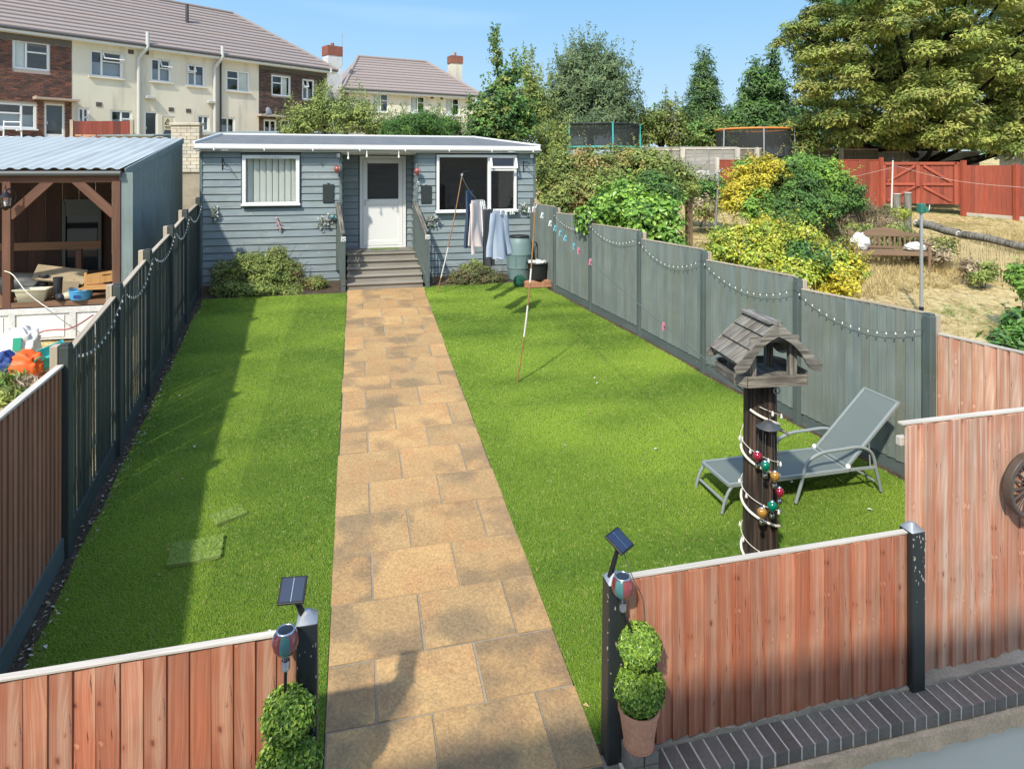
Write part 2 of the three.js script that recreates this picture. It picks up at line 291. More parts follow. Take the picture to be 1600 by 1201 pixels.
{ // artificial lawns: backing sheets and their pile
  const strip = (fa, fb, za, zb, lift) => {
    const n = 40, pos = [], idx = [];
    for (let j = 0; j <= n; j++) { const z = lerp(za, zb, j / n); for (let i = 0; i <= 8; i++) { const x = lerp(fa(z), fb(z), i / 8); pos.push(x, plane(z) + lift, z); } }
    for (let j = 0; j < n; j++) for (let i = 0; i < 8; i++) { const a = j * 9 + i; idx.push(a, a + 1, a + 9, a + 1, a + 10, a + 9); }
    const g = new THREE.BufferGeometry(); g.setAttribute('position', new THREE.Float32BufferAttribute(pos, 3)); g.setIndex(idx); g.computeVertexNormals(); return uvm(g);
  };
  const Ll = (z) => leftX(z) + 0.13 + 0.03 * free(z * 3, 1, 7), Lr = () => PATH_L - 0.004, Rl = () => PATH_R + 0.004, Rr = (z) => rightX(z) - 0.09 - 0.04 * free(z * 2, 2, 8);
  const farL = -13.5, farR = -13.72;
  structure('soil_bed', strip((z) => leftX(z) - 0.02, (z) => rightX(z) + 0.02, -3.47, -14.6, 0.0), M.soil, 'dark soil border along the fences and cabin');
  structure('lawn', strip(Ll, Lr, -3.58, farL, 0.006), M.turf, 'green artificial lawn between the left fence and the paved path');
  structure('lawn', strip(Rl, Rr, -3.58, farR, 0.006), M.turf, 'green artificial lawn between the paved path and the grey fence');
  // pile
  const blades = []; srand(5);
  for (let k = 0; k < 7; k++) {
    const a = rnd() * 6.28, r = rr(0, 0.009), h = rr(0.010, 0.018), lean = rr(0.002, 0.013), la = rnd() * 6.28, w = rr(0.0014, 0.0024), x = r * Math.cos(a), z = r * Math.sin(a), wx = w * Math.cos(a + 1.57), wz = w * Math.sin(a + 1.57), tx = x + lean * Math.cos(la), tz = z + lean * Math.sin(la);
    blades.push(x - wx, 0, z - wz, x + wx, 0, z + wz, tx, h, tz);
  }
  const bg = new THREE.BufferGeometry(); bg.setAttribute('position', new THREE.Float32BufferAttribute(blades, 3)); bg.computeVertexNormals();
  const spots = [];
  const fill = (fa, fb, za, zb) => {
    for (let z = za; z > zb;) {
      const d = -z, step = 0.0115 * Math.sqrt(Math.max(1, d / 4.2)); z -= step;
      for (let x = fa(z); x < fb(z); x += step * rr(0.8, 1.2)) spots.push([x + rr(-0.5, 0.5) * step, z + rr(-0.5, 0.5) * step, Math.sqrt(Math.max(1, d / 4.2))]);
    }
  };
  srand(9); fill(Ll, () => PATH_L - 0.012, -3.59, farL); const nL = spots.length; fill(() => PATH_R + 0.012, Rr, -3.59, farR);
  const gm = mat([1, 1, 1], 0.62); const dummy = new THREE.Object3D(), col = new THREE.Color();
  const build = (name, list, label) => {
    const im = new THREE.InstancedMesh(bg, gm, list.length); im.name = name; im.castShadow = im.receiveShadow = true;
    list.forEach(([x, z, s], i) => {
      const lay = fbm(x * 0.013 + 0.5, z * 0.013 + 2, 40, 90, 3, 21);
      dummy.position.set(x, plane(z) + 0.005, z); const big = 0.55 * free(x * 0.4, z * 1.0, 33) + 0.45 * free(x * 1.3, z * 3.0, 34); dummy.rotation.set((big - 0.45) * 0.9 + rr(-0.15, 0.15), rnd() * 6.28, rr(-0.2, 0.2), 'ZXY'); dummy.scale.set(s * 1.25, rr(0.85, 1.15), s * 1.25); dummy.updateMatrix(); im.setMatrixAt(i, dummy.matrix);
      const t = rnd(), straw = rnd() < 0.03 ? 1 : 0, p = clamp((x < -1.12 ? 0.16 : x < 0 ? -0.1 : 0) + clamp((lay - 0.3) * 2.2) * 0.35 + t * 0.16 + (big - 0.3) * 1.25);
      if (straw) col.setRGB(0.46, 0.46, 0.15); else col.setRGB(lerp(0.13, 0.318, p), lerp(0.225, 0.45, p), lerp(0.02, 0.044, p)); im.setColorAt(i, col);
    });
    im.userData = { kind: 'stuff', label, category: 'grass' }; scene.add(im);
  };
  build('artificial_grass', spots.slice(0, nL), 'short green pile of the lawn beside the shaded left fence');
  build('artificial_grass_001', spots.slice(nL), 'short green pile of the lawn beside the grey right fence');
}

{ // the paved path: each slab a piece
  const zs = [-3.46, -3.99, -4.46, -5.0, -5.54, -6.09, -6.6, -7.18, -7.64, -8.21, -8.76, -9.22, -9.81, -10.3, -10.85, -11.39, -11.86, -12.36, -12.84, -13.3, Z_STEPS];
  const w = PATH_R - PATH_L, zm = (zs[0] + Z_STEPS) / 2, L = (zs[0] - Z_STEPS) / Math.cos(TILT);
  const bed = box(w - 0.01, 0.05, L, 0, 0, 0); bed.rotateX(TILT); bed.translate((PATH_L + PATH_R) / 2, plane(zm) - 0.019, zm);
  const path = structure('path', bed, M.mortar, 'buff sandstone paved path up the middle of the garden');
  srand(41);
  for (let r = 0; r < zs.length - 1; r++) {
    const f = r % 2 ? [0, 0.195, 0.627, 1] : [0, 0.41, 0.835, 1];
    for (let k = 0; k < 3; k++) {
      const x0 = PATH_L + w * f[k] + (k ? 0.006 + rr(-0.004, 0.004) : rr(-0.012, 0.012)), x1 = PATH_L + w * f[k + 1] - (k < 2 ? 0.006 : 0) + (k === 2 ? rr(-0.012, 0.012) : 0), za = zs[r] - 0.005, zb = zs[r + 1] + 0.005, d = (za - zb) / Math.cos(TILT);
      const g = new RoundedBoxGeometry(x1 - x0, 0.04, d, 2, 0.006), p = g.attributes.position, s1 = rnd() * 90;
      for (let i = 0; i < p.count; i++) if (Math.abs(p.getX(i)) > (x1 - x0) / 2 - 0.008 || Math.abs(p.getZ(i)) > d / 2 - 0.008) { p.setX(i, p.getX(i) + 0.006 * (free(p.getZ(i) * 9, s1, 3) - 0.5)); p.setZ(i, p.getZ(i) + 0.006 * (free(p.getX(i) * 9, s1, 4) - 0.5)); }
      uvm(g, rnd() * 9, rnd() * 9);
      const m = part('slab', g, pick(M.slab), path); m.position.set((x0 + x1) / 2, plane((za + zb) / 2) - 0.008 + rr(-0.002, 0.002), (za + zb) / 2); m.rotation.set(TILT + rr(-0.003, 0.003), 0, rr(-0.003, 0.003));
    }
  }
}

// =====================================================================
// FENCES
// =====================================================================
const boardCache = new Map();
function boardGeo(w, h, thick, variant, mirror) {   // feather-edged board standing on y = 0, running x from 0 to w, proud on +z
  const key = [w.toFixed(3), h.toFixed(2), thick, variant, mirror].join(); if (boardCache.has(key)) return boardCache.get(key);
  const t0 = thick, t1 = thick * 0.35, o = w * 1.16, b = 0.0012;
  const s = new THREE.Shape((mirror ? [[-0.16 * w, 0], [-0.16 * w, t1], [w - b, t0], [w, t0 - b], [w, 0]] : [[0, 0], [0, t0 - b], [b, t0], [o, t1], [o, 0]]).map(([x, y]) => new THREE.Vector2(x, y)));
  const g = new THREE.ExtrudeGeometry(s, { depth: h, bevelEnabled: false, steps: 1 }); g.rotateX(-Math.PI / 2); g.scale(1, 1, -1);   // y up, z = thickness
  const idx = g.index; if (!idx) { const p = g.attributes.position.array, n = g.attributes.position.count; for (let i = 0; i < n; i += 3) for (let c = 0; c < 3; c++) { const q = p[(i + 1) * 3 + c]; p[(i + 1) * 3 + c] = p[(i + 2) * 3 + c]; p[(i + 2) * 3 + c] = q; } }
  g.computeVertexNormals(); srand(variant * 771 + 13); uvm(g, rnd() * 9, rnd() * 9); boardCache.set(key, g); return g;
}
// a run of boards from a to b (x, z), facing the side where n points
function boards(parent, a, b, yb, yt, n, mats, w, o = {}) {
  const A = V(a[0], 0, a[1]), B = V(b[0], 0, b[1]), L = A.distanceTo(B), d = B.clone().sub(A).normalize();
  let flip = new THREE.Vector3().crossVectors(d, V(0, 1, 0)).dot(V(n[0], 0, n[1])) < 0;
  const start = flip ? B : A, dir = flip ? d.clone().negate() : d; const turn = Math.atan2(-dir.z, dir.x);
  const cnt = Math.max(1, Math.round(L / w)), pitch = L / cnt;
  for (let i = 0; i < cnt; i++) {
    const gap = o.gaps && rnd() < o.gaps ? rr(o.gapMax * 0.45, o.gapMax) : 0, s = i * pitch, P = start.clone().addScaledVector(dir, s), t = (flip ? L - s : s) / L;
    const y0 = typeof yb === 'function' ? yb(t) : yb, y1 = (typeof yt === 'function' ? yt(t) : yt) + rr(-0.006, 0.006) * (o.jitter ?? 1);
    const ww = o.gaps ? pitch / 1.16 - gap : pitch, h = y1 - y0, vv = Math.floor(rnd() * 5), hq = Math.round(h * 10) / 10, keep = seed;
    const g = boardGeo(Math.round(ww * 200) / 200, hq, o.thick || 0.013, vv, !!o.mirror); seed = keep;
    const m = part('board', g, pick(mats), parent); m.position.set(P.x, y0, P.z); m.rotation.set(rr(-0.004, 0.004), turn + rr(-0.008, 0.008), rr(-0.003, 0.003)); m.scale.y = h / hq;
  }
}
function bar(parent, name, a, b, y, w, h, m, off = [0, 0]) { return part(name, beam(V(a[0] + off[0], y[0], a[1] + off[1]), V(b[0] + off[0], y[1], b[1] + off[1]), w, h), m, parent); }
function fencePost(parent, x, z, y0, y1, mFront, mBack, nx, turn = 0) {
  const g = join([rbox(0.075, y1 - y0, 0.10, 0.008, 0, (y0 + y1) / 2, 0), box(0.06, 0.03, 0.085, 0, y1 + 0.008, 0)]);
  const p = part('post', g, mFront, parent); p.position.set(x + nx * 0.03, 0, z); p.rotation.y = turn;
  const q = part('post_back', rbox(0.06, y1 - y0 + 0.02, 0.09, 0.008, 0, (y0 + y1) / 2, 0), mBack, parent); q.position.set(x - nx * 0.045, 0, z); q.rotation.y = turn; return p;
}
{ // right boundary, grey stained, panels stepped up the slope
  const f = thing('garden_fence', 'grey painted board fence with concrete posts stepping up the right of the lawn', 'fence'); srand(101);
  for (let i = 0; i < RPOST.length; i++) { const [x, z] = RPOST[i]; fencePost(f, x, z, gy(x, z) - 0.1, plane(z) + 1.76 + (i < 6 ? 0 : 0.02), M.greyPost, M.paleWood, -1); }
  for (let i = 0; i < RPOST.length - 1; i++) {
    const a = RPOST[i], b = RPOST[i + 1], top = plane((a[1] + b[1]) / 2) + 1.72, A = [a[0] - 0.012, a[1] + 0.06], B = [b[0] - 0.012, b[1] - 0.06];
    boards(f, A, B, (t) => plane(lerp(a[1], b[1], t)) + 0.14, top, [-1, 0], M.greyFence, 0.098, { thick: 0.022 });
    bar(f, 'gravel_board', A, B, [plane(a[1]) + 0.065, plane(b[1]) + 0.065], 0.035, 0.17, M.greyPost, [0.012, 0]);
    bar(f, 'capping', A, B, [top + 0.008, top + 0.008], 0.045, 0.018, M.paleWood);
    for (const hh of [0.45, 1.1, 1.6]) bar(f, 'rail', A, B, [top - 1.72 + hh, top - 1.72 + hh], 0.035, 0.05, M.paleWood, [0.03, 0]);
  }
}
{ // the bare panel that carries on beyond the grey fence
  const f = thing('garden_fence', 'faded pinkish board fence carrying on from the grey fence end', 'fence'); srand(111);
  const a = [5.73, -5.27], b = [6.12, -3.5], top = plane(-5.3) + 1.6;
  boards(f, a, b, 0.32, top, [-1, 0], M.pinkFence, 0.105, { thick: 0.022 }); bar(f, 'capping', a, b, [top + 0.008, top + 0.008], 0.045, 0.018, M.capWood);
}
{ // left boundary, dark, with chinks between the boards
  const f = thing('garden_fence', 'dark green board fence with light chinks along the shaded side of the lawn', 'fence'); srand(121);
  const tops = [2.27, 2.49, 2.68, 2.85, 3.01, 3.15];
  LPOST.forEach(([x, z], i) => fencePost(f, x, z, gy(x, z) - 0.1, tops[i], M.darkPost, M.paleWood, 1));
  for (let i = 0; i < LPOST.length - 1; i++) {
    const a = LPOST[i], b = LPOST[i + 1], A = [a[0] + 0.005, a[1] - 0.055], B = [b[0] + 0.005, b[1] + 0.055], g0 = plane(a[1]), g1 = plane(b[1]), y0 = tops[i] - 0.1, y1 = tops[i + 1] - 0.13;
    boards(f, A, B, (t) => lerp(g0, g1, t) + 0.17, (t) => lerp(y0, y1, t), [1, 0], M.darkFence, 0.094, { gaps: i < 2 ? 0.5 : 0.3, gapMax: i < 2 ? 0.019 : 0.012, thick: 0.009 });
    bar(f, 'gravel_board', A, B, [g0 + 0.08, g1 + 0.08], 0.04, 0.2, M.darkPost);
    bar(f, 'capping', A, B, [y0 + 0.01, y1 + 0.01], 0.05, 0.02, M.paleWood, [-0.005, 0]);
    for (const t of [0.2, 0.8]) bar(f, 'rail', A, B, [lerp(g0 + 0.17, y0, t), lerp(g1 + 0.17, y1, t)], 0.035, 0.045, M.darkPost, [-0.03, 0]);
  }
}
{ // near end of the left boundary, brown
  const f = thing('garden_fence', 'brown slatted fence panel before the dark green fence on the left', 'fence'); srand(131);
  const a = [-2.16, -3.56], b = [-2.37, -5.99];
  boards(f, a, b, (t) => plane(lerp(a[1], b[1], t)) + 0.18, 2.11, [1, 0], M.brownFence, 0.088, { thick: 0.02 });
  bar(f, 'capping', a, b, [2.122, 2.122], 0.055, 0.02, M.capWood, [0.0, 0]);
  bar(f, 'gravel_board', a, b, [plane(a[1]) + 0.09, plane(b[1]) + 0.09], 0.04, 0.2, M.greyPost, [0.01, 0]);
}
function frontPost(parent, x, y1, lean = 0) {
  const g = join([rbox(0.105, y1 - 0.2, 0.11, 0.01, 0, (y1 + 0.2) / 2, 0)]); const p = part('post', g, M.blackPaint, parent); p.position.set(x, 0, Z_FRONT); p.rotation.z = lean;
  const cap = new THREE.CylinderGeometry(0.02, 0.074, 0.045, 4); cap.rotateY(Math.PI / 4); cap.translate(0, y1 + 0.02, 0);
  const c = part('post_cap', cap, M.steel, parent); c.position.set(x, 0, Z_FRONT); c.rotation.z = lean; return p;
}
function chips(parent, x, z, y0, y1, n, sd) {   // flaking paint: ragged thin flakes of bare undercoat
  srand(sd); const gs = [];
  for (let i = 0; i < n; i++) {
    const y = lerp(y1, y0, Math.pow(rnd(), 1.8)), e = rnd() < 0.55 ? (rnd() < 0.5 ? -1 : 1) * rr(0.043, 0.049) : rr(-0.04, 0.04), w = rr(0.002, 0.006), h = w * rr(0.8, 4), s = new THREE.Shape(), m = 7;
    for (let k = 0; k < m; k++) { const q = k / m * 6.2832, r = rr(0.45, 1.1); if (k) s.lineTo(w * r * Math.cos(q), h * r * Math.sin(q)); else s.moveTo(w * r, 0); } s.closePath();
    gs.push(new THREE.ExtrudeGeometry(s, { depth: 0.001, bevelEnabled: false }).translate(x + e, y, z + 0.0552));
  }
  part('bare_patch', gs, M.capWood, parent).userData.kind = 'stuff';
}
{ // low fence in front, left of the path
  const f = thing('front_fence', 'low orange brown board fence left of the path with black gatepost', 'fence'); srand(141);
  boards(f, [-2.16, Z_FRONT], [-0.30, Z_FRONT], 0.28, 1.335, [0, 1], M.redFence, 0.105, { thick: 0.013, mirror: true });
  bar(f, 'capping', [-2.17, Z_FRONT], [-0.30, Z_FRONT], [1.346, 1.346], 0.04, 0.012, M.capWood);
  frontPost(f, -0.25, 1.40, 0); chips(f, -0.25, Z_FRONT, 0.7, 1.3, 26, 5);
}
{ // low fence in front, right of the path
  const f = thing('front_fence', 'low orange brown board fence right of the path between two black posts', 'fence'); srand(151);
  boards(f, [1.51, Z_FRONT], [3.53, Z_FRONT], 0.345, 1.335, [0, 1], M.redFence, 0.105, { thick: 0.03 });
  bar(f, 'capping', [1.5, Z_FRONT], [3.53, Z_FRONT], [1.346, 1.346], 0.04, 0.012, M.capWood);
  frontPost(f, 1.45, 1.345, -0.012); frontPost(f, 3.586, 1.36, 0); chips(f, 1.45, Z_FRONT, 0.5, 1.3, 14, 6); chips(f, 3.586, Z_FRONT, 0.9, 1.34, 30, 7);
}
{ // tall fence on the right
  const f = thing('front_fence', 'tall weathered pink board fence standing behind the right black post', 'fence'); srand(161);
  boards(f, [3.60, -3.57], [6.12, -3.57], 0.33, 2.02, [0, 1], M.pinkFence, 0.118, { thick: 0.034 });
  bar(f, 'capping', [3.56, -3.57], [6.14, -3.57], [2.03, 2.03], 0.045, 0.014, M.capWood);
  for (const y of [0.62, 1.9]) bar(f, 'rail', [3.57, -3.6], [6.1, -3.6], [y, y], 0.04, 0.06, M.capWood);
}

{ // low brick-topped wall below the front fences
  const w = thing('low_wall', 'low grey rendered wall with dark blue engineering brick coping', 'wall'); srand(171);
  part('render', box(5.0, 0.82, 0.2, 3.94, -0.2, -3.385), M.greyWall, w);
  const bed = new THREE.BoxGeometry(5.0, 0.085, 0.28, 160, 2, 4), p = bed.attributes.position; for (let i = 0; i < p.count; i++) { const e = 0.014 * free(p.getX(i) * 14, p.getY(i) * 30, 9); if (p.getZ(i) > 0.1) { p.setZ(i, p.getZ(i) + e * 1.6 - 0.012); if (p.getY(i) < 0) p.setY(i, p.getY(i) - e * 1.2); } } bed.computeVertexNormals(); bed.translate(3.94, 0.188, -3.385); uvm(bed);
  part('mortar_bed', bed, M.sandMortar, w);
  part('joint', box(4.96, 0.078, 0.2125, 3.95, 0.2745, -3.3905), M.paleMortar, w);
  part('mortar_fillet', (() => { const g = new THREE.BoxGeometry(4.9, 0.06, 0.09, 140, 1, 1), q = g.attributes.position; for (let i = 0; i < q.count; i++) if (q.getY(i) > 0) { q.setY(i, q.getY(i) + 0.03 * free(q.getX(i) * 6, q.getZ(i) * 20, 2) - 0.02); } g.computeVertexNormals(); g.translate(3.98, 0.315, -3.515); return uvm(g); })(), M.concrete, w);
  const bg = [0, 1, 2].map(() => rbox(0.081, 0.082, 0.217, 0.004));
  for (let x = 1.53; x < 6.3; x += 0.0905) { const b = part('brick', pick(bg), pick(M.engBrick), w); b.position.set(x + rr(-0.001, 0.001), 0.275 + rr(-0.0015, 0.0015), -3.39 + rr(-0.002, 0.002)); b.rotation.set(0, rr(-0.008, 0.008), 0); }
  for (const [x, k] of [[1.53, 0], [1.62, 1]]) for (const y of [0.35, 0.417]) part('brick', rbox(0.084, 0.063, 0.16, 0.004, x, y, -3.40), M.engBrick[k * 2 + 1], w);
  for (const [dz, k] of [[-0.05, 0], [0.06, 1]]) { const b = part('brick', rbox(0.1, 0.082, 0.1, 0.004), M.engBrick[k], w); b.position.set(1.43, 0.268, -3.42 + dz); }
}
{ const w = thing('low_wall', 'low rendered wall under the front fence left of the path', 'wall'); part('render', box(2.3, 0.86, 0.2, -1.3, -0.16, -3.385), M.greyWall, w); part('mortar_bed', box(2.3, 0.04, 0.24, -1.3, 0.285, -3.385), M.sandMortar, w); }
structure('path_step', box(1.6, 0.9, 0.08, 0.6, -0.16, -3.405), M.mortar, 'mortared riser at the foot of the path');

{ // the house that the picture is taken from: its eaves shade the foot of the path
  const h = thing('house', 'white rendered house at the foot of the garden with overhanging eaves', 'building');
  part('wall', box(17, 5.6, 0.3, -2, 1.8, 0.45), mat([0.78, 0.76, 0.70], 0.9, { map: T.render }), h);
  const g = slabOf([[-10.8, 4.72, -0.35], [6.8, 4.72, -0.35], [6.8, 7.4, 4], [-10.8, 7.4, 4]], 0.12); part('roof', g, mat([0.16, 0.12, 0.11], 0.85), h);
  part('soffit', box(17.4, 0.04, 0.65, -2, 4.55, 0.0), M.white, h);
  part('vent_pipe', [rod(V(-2.46, 4.2, -0.44), V(-2.46, 5.16, -0.44), 0.05), rod(V(-2.46, 5.06, -0.44), V(-2.46, 5.18, -0.44), 0.07, 0.07, 12)], M.whiteMatt, h);
}

// =====================================================================
// THE CABIN
// =====================================================================
{
  const c = thing('garden_cabin', 'blue grey clapboard garden cabin with white windows at the end of the path', 'cabin'); srand(201);
  const Z = -14.6, X0 = -3.19, X1 = 4.11, G = 1.14, TOP = 4.07, OL = -0.33, OR = 1.31, DZ = -15.4, FLOOR = 1.87;
  const holes = [[-2.34, -1.22, 2.96, 4.0], [1.79, 3.62, 2.75, 4.03]];
  // front wall with its openings
  const sh = new THREE.Shape([[X0, G], [OL, G], [OL, TOP], [X0, TOP]].map((p) => new THREE.Vector2(...p)));
  const sh2 = new THREE.Shape([[OR, G], [X1, G], [X1, TOP], [OR, TOP]].map((p) => new THREE.Vector2(...p)));
  [sh, sh2].forEach((s, i) => { const [a, b, y0, y1] = holes[i]; s.holes.push(new THREE.Path([[a, y0], [a, y1], [b, y1], [b, y0]].map((p) => new THREE.Vector2(...p)))); });
  const ext = (s, z, d) => { const g = new THREE.ExtrudeGeometry(s, { depth: d, bevelEnabled: false }); g.translate(0, 0, z - d); return uvm(g); };
  part('wall', ext(sh, Z, 0.08), M.sidingTrim, c); part('wall', ext(sh2, Z, 0.08), M.sidingTrim, c);
  part('side_wall', [box(0.08, 3.1, 3.2, X0 + 0.042, 2.62, Z - 1.69), box(0.08, 3.1, 3.2, X1 - 0.042, 2.62, Z - 1.69)], M.sidingTrim, c);
  part('back_wall', box(X1 - X0 - 0.01, 3.1, 0.08, (X0 + X1) / 2, 2.62, Z - 3.34), M.darkRoom, c);
  part('floor', box(X1 - X0 - 0.2, 0.06, 3.1, (X0 + X1) / 2, 1.80, Z - 1.7), M.darkRoom, c);
  // clapboards, each its own board
  const P = 0.155;
  const clap = (x0, x1, y, m) => {
    const L = x1 - x0; if (L < 0.02) return;
    const s = new THREE.Shape([[0, 0], [0.030, 0.0], [0.033, 0.004], [0.031, 0.014], [0.012, P - 0.012], [0.004, P - 0.009], [0, P - 0.002]].map((p) => new THREE.Vector2(...p)));
    const g = new THREE.ExtrudeGeometry(s, { depth: L, bevelEnabled: false }); g.rotateY(-Math.PI / 2); g.translate(L, 0, 0); uvm(g, rnd() * 9, rnd() * 9, true);
    const b = part('clapboard', g, m, c); b.position.set(x0, y + rr(-0.001, 0.001), Z + 0.002); return b;
  };
  for (let y = G + 0.04; y < TOP - 0.02; y += P) for (const [xa, xb, hole] of [[X0 + 0.05, OL - 0.035, holes[0]], [OR + 0.035, X1 - 0.05, holes[1]]]) {
    const [a, b, y0, y1] = hole;
    if (y + P > y0 - 0.02 && y < y1 + 0.02) { clap(xa, a - 0.05, y, pick(M.siding)); clap(b + 0.05, xb, y, pick(M.siding)); } else clap(xa, xb, y, pick(M.siding));
  }
  for (const x of [X0 + 0.02, OL - 0.012, OR + 0.012, X1 - 0.02]) part('corner_trim', rbox(0.055, TOP - G, 0.06, 0.004, x, (TOP + G) / 2, Z + 0.012), M.sidingTrim, c);
  // recessed porch
  for (let y = FLOOR; y < TOP - 0.1; y += P) {
    const L = OR - OL - 0.1, s = new THREE.Shape([[0, 0], [0.030, 0.0], [0.031, 0.014], [0.012, P - 0.012], [0, P - 0.002]].map((p) => new THREE.Vector2(...p)));
    for (const [x, w] of [[OL + 0.03, 0.34], [1.15, OR - 1.15 - 0.03]]) { const g = new THREE.ExtrudeGeometry(s, { depth: w, bevelEnabled: false }); g.rotateY(-Math.PI / 2); g.translate(w, 0, 0); uvm(g, rnd() * 9, rnd() * 9, true); part('clapboard', g, pick(M.siding), c).position.set(x, y, DZ + 0.002); }
    const D = -(DZ - Z) - 0.06;
    for (const [x, sgn] of [[OL, 1], [OR, -1]]) { const g = new THREE.ExtrudeGeometry(s, { depth: D, bevelEnabled: false }); if (sgn < 0) g.scale(-1, 1, 1); g.computeVertexNormals(); uvm(g, rnd() * 9, rnd() * 9, true); part('clapboard', g, pick(M.siding), c).position.set(x + sgn * 0.002, y, DZ + 0.03); }
  }
  part('porch_wall', [box(0.05, TOP - FLOOR, 0.8, OL - 0.026, (TOP + FLOOR) / 2, (Z + DZ) / 2 - 0.04), box(0.05, TOP - FLOOR, 0.8, OR + 0.026, (TOP + FLOOR) / 2, (Z + DZ) / 2 - 0.04), box(0.42, TOP - FLOOR, 0.05, OL + 0.19, (TOP + FLOOR) / 2, DZ - 0.026), box(0.22, TOP - FLOOR, 0.05, OR - 0.09, (TOP + FLOOR) / 2, DZ - 0.026)], M.sidingTrim, c);
  part('porch_floor', box(OR - OL, 0.05, 0.86, (OL + OR) / 2, FLOOR - 0.025, (Z + DZ) / 2 + 0.03), M.oldWood[0], c);
  part('porch_ceiling', box(OR - OL, 0.04, 0.8, (OL + OR) / 2, TOP + 0.0, (Z + DZ) / 2), M.whiteMatt, c);
  // door
  const d = new THREE.Group(); d.name = 'door'; c.add(d); const dx0 = 0.07, dx1 = 1.137, dt = 4.03;
  part('frame', [rbox(0.07, dt - FLOOR, 0.08, 0.006, dx0 + 0.035, (dt + FLOOR) / 2, DZ + 0.03), rbox(0.07, dt - FLOOR, 0.08, 0.006, dx1 - 0.035, (dt + FLOOR) / 2, DZ + 0.03), rbox(dx1 - dx0 - 0.14, 0.07, 0.08, 0.006, (dx0 + dx1) / 2, dt - 0.035, DZ + 0.03), rbox(dx1 - dx0 - 0.14, 0.05, 0.1, 0.006, (dx0 + dx1) / 2, FLOOR + 0.025, DZ + 0.03)], M.white, d);
  const lx0 = dx0 + 0.075, lx1 = dx1 - 0.075, gm = 2.95;
  part('leaf', [rbox(0.1, dt - FLOOR - 0.13, 0.05, 0.008, lx0 + 0.05, (dt + FLOOR) / 2 - 0.01, DZ + 0.035), rbox(0.1, dt - FLOOR - 0.13, 0.05, 0.008, lx1 - 0.05, (dt + FLOOR) / 2 - 0.01, DZ + 0.035), rbox(lx1 - lx0 - 0.2, 0.1, 0.05, 0.008, (lx0 + lx1) / 2, dt - 0.125, DZ + 0.035), rbox(lx1 - lx0 - 0.2, 0.13, 0.05, 0.008, (lx0 + lx1) / 2, gm, DZ + 0.035), rbox(lx1 - lx0 - 0.2, 0.11, 0.05, 0.008, (lx0 + lx1) / 2, FLOOR + 0.115, DZ + 0.035)], M.white, d);
  part('lower_panel', box(lx1 - lx0 - 0.2, gm - FLOOR - 0.22, 0.02, (lx0 + lx1) / 2, (gm - 0.06 + FLOOR + 0.17) / 2, DZ + 0.035), M.white, d);
  part('pane', box(lx1 - lx0 - 0.2, dt - gm - 0.23, 0.006, (lx0 + lx1) / 2, (dt - 0.17 + gm + 0.06) / 2, DZ + 0.035), M.glass, d);
  part('handle', [rbox(0.03, 0.16, 0.012, 0.004, lx0 + 0.05, gm + 0.0, DZ + 0.066), rbox(0.11, 0.018, 0.018, 0.006, lx0 + 0.095, gm + 0.05, DZ + 0.09)], M.silver, d);
  part('doormat', box(0.62, 0.015, 0.3, 0.62, FLOOR + 0.009, -15.1), mat([0.16, 0.24, 0.08], 0.95, { map: T.noise }), c);
  // windows
  const frame = (x0, x1, y0, y1, z, w = 0.06, dpt = 0.07) => [rbox(w, y1 - y0, dpt, 0.006, x0 + w / 2, (y0 + y1) / 2, z), rbox(w, y1 - y0, dpt, 0.006, x1 - w / 2, (y0 + y1) / 2, z), rbox(x1 - x0 - 2 * w, w, dpt, 0.006, (x0 + x1) / 2, y1 - w / 2, z), rbox(x1 - x0 - 2 * w, w, dpt, 0.006, (x0 + x1) / 2, y0 + w / 2, z)];
  { const w = new THREE.Group(); w.name = 'window'; c.add(w); const [a, b, y0, y1] = [-2.36, -1.2, 2.94, 4.02];
    part('frame', frame(a, b, y0, y1, Z + 0.04, 0.075, 0.1), M.white, w); part('sill', rbox(b - a + 0.04, 0.05, 0.1, 0.008, (a + b) / 2, y0 + 0.02, Z + 0.075), M.white, w);
    part('vent', rbox(0.42, 0.02, 0.02, 0.004, (a + b) / 2, y1 - 0.035, Z + 0.1), M.whiteMatt, w);
    part('pane', box(b - a - 0.15, y1 - y0 - 0.15, 0.006, (a + b) / 2, (y0 + y1) / 2, Z + 0.03), M.glass, w);
    for (let k = 0; k < 8; k++) { const x = a + 0.09 + 0.128 * k + 0.05; part('blind_slat', box(0.118, 1.0, 0.004, x, (y0 + y1) / 2, Z - 0.09, 0.35), M.curtain, w); } }
  { const w = new THREE.Group(); w.name = 'window'; c.add(w); const [a, b, y0, y1, m] = [1.77, 3.64, 2.73, 4.05, 2.99];
    part('frame', [...frame(a, b, y0, y1, Z + 0.04, 0.06, 0.1), rbox(0.075, y1 - y0 - 0.12, 0.1, 0.006, m, (y0 + y1) / 2, Z + 0.04), rbox(b - m - 0.1, 0.05, 0.1, 0.006, (b + m) / 2 - 0.01, 3.70, Z + 0.04)], M.white, w);
    part('sill', rbox(b - a + 0.06, 0.06, 0.13, 0.01, (a + b) / 2, y0 + 0.02, Z + 0.085), M.white, w);
    part('pane', box(m - a - 0.09, y1 - y0 - 0.12, 0.006, (a + m) / 2 + 0.012, (y0 + y1) / 2, Z + 0.03), M.glass, w);
    part('pane', box(b - m - 0.1, 0.86, 0.006, (b + m) / 2 - 0.01, 3.235, Z + 0.03), M.glass, w);
    const s = new THREE.Group(); s.name = 'opening_light'; s.position.set((b + m) / 2, y1 - 0.03, Z + 0.1); s.rotation.x = -0.42; w.add(s);
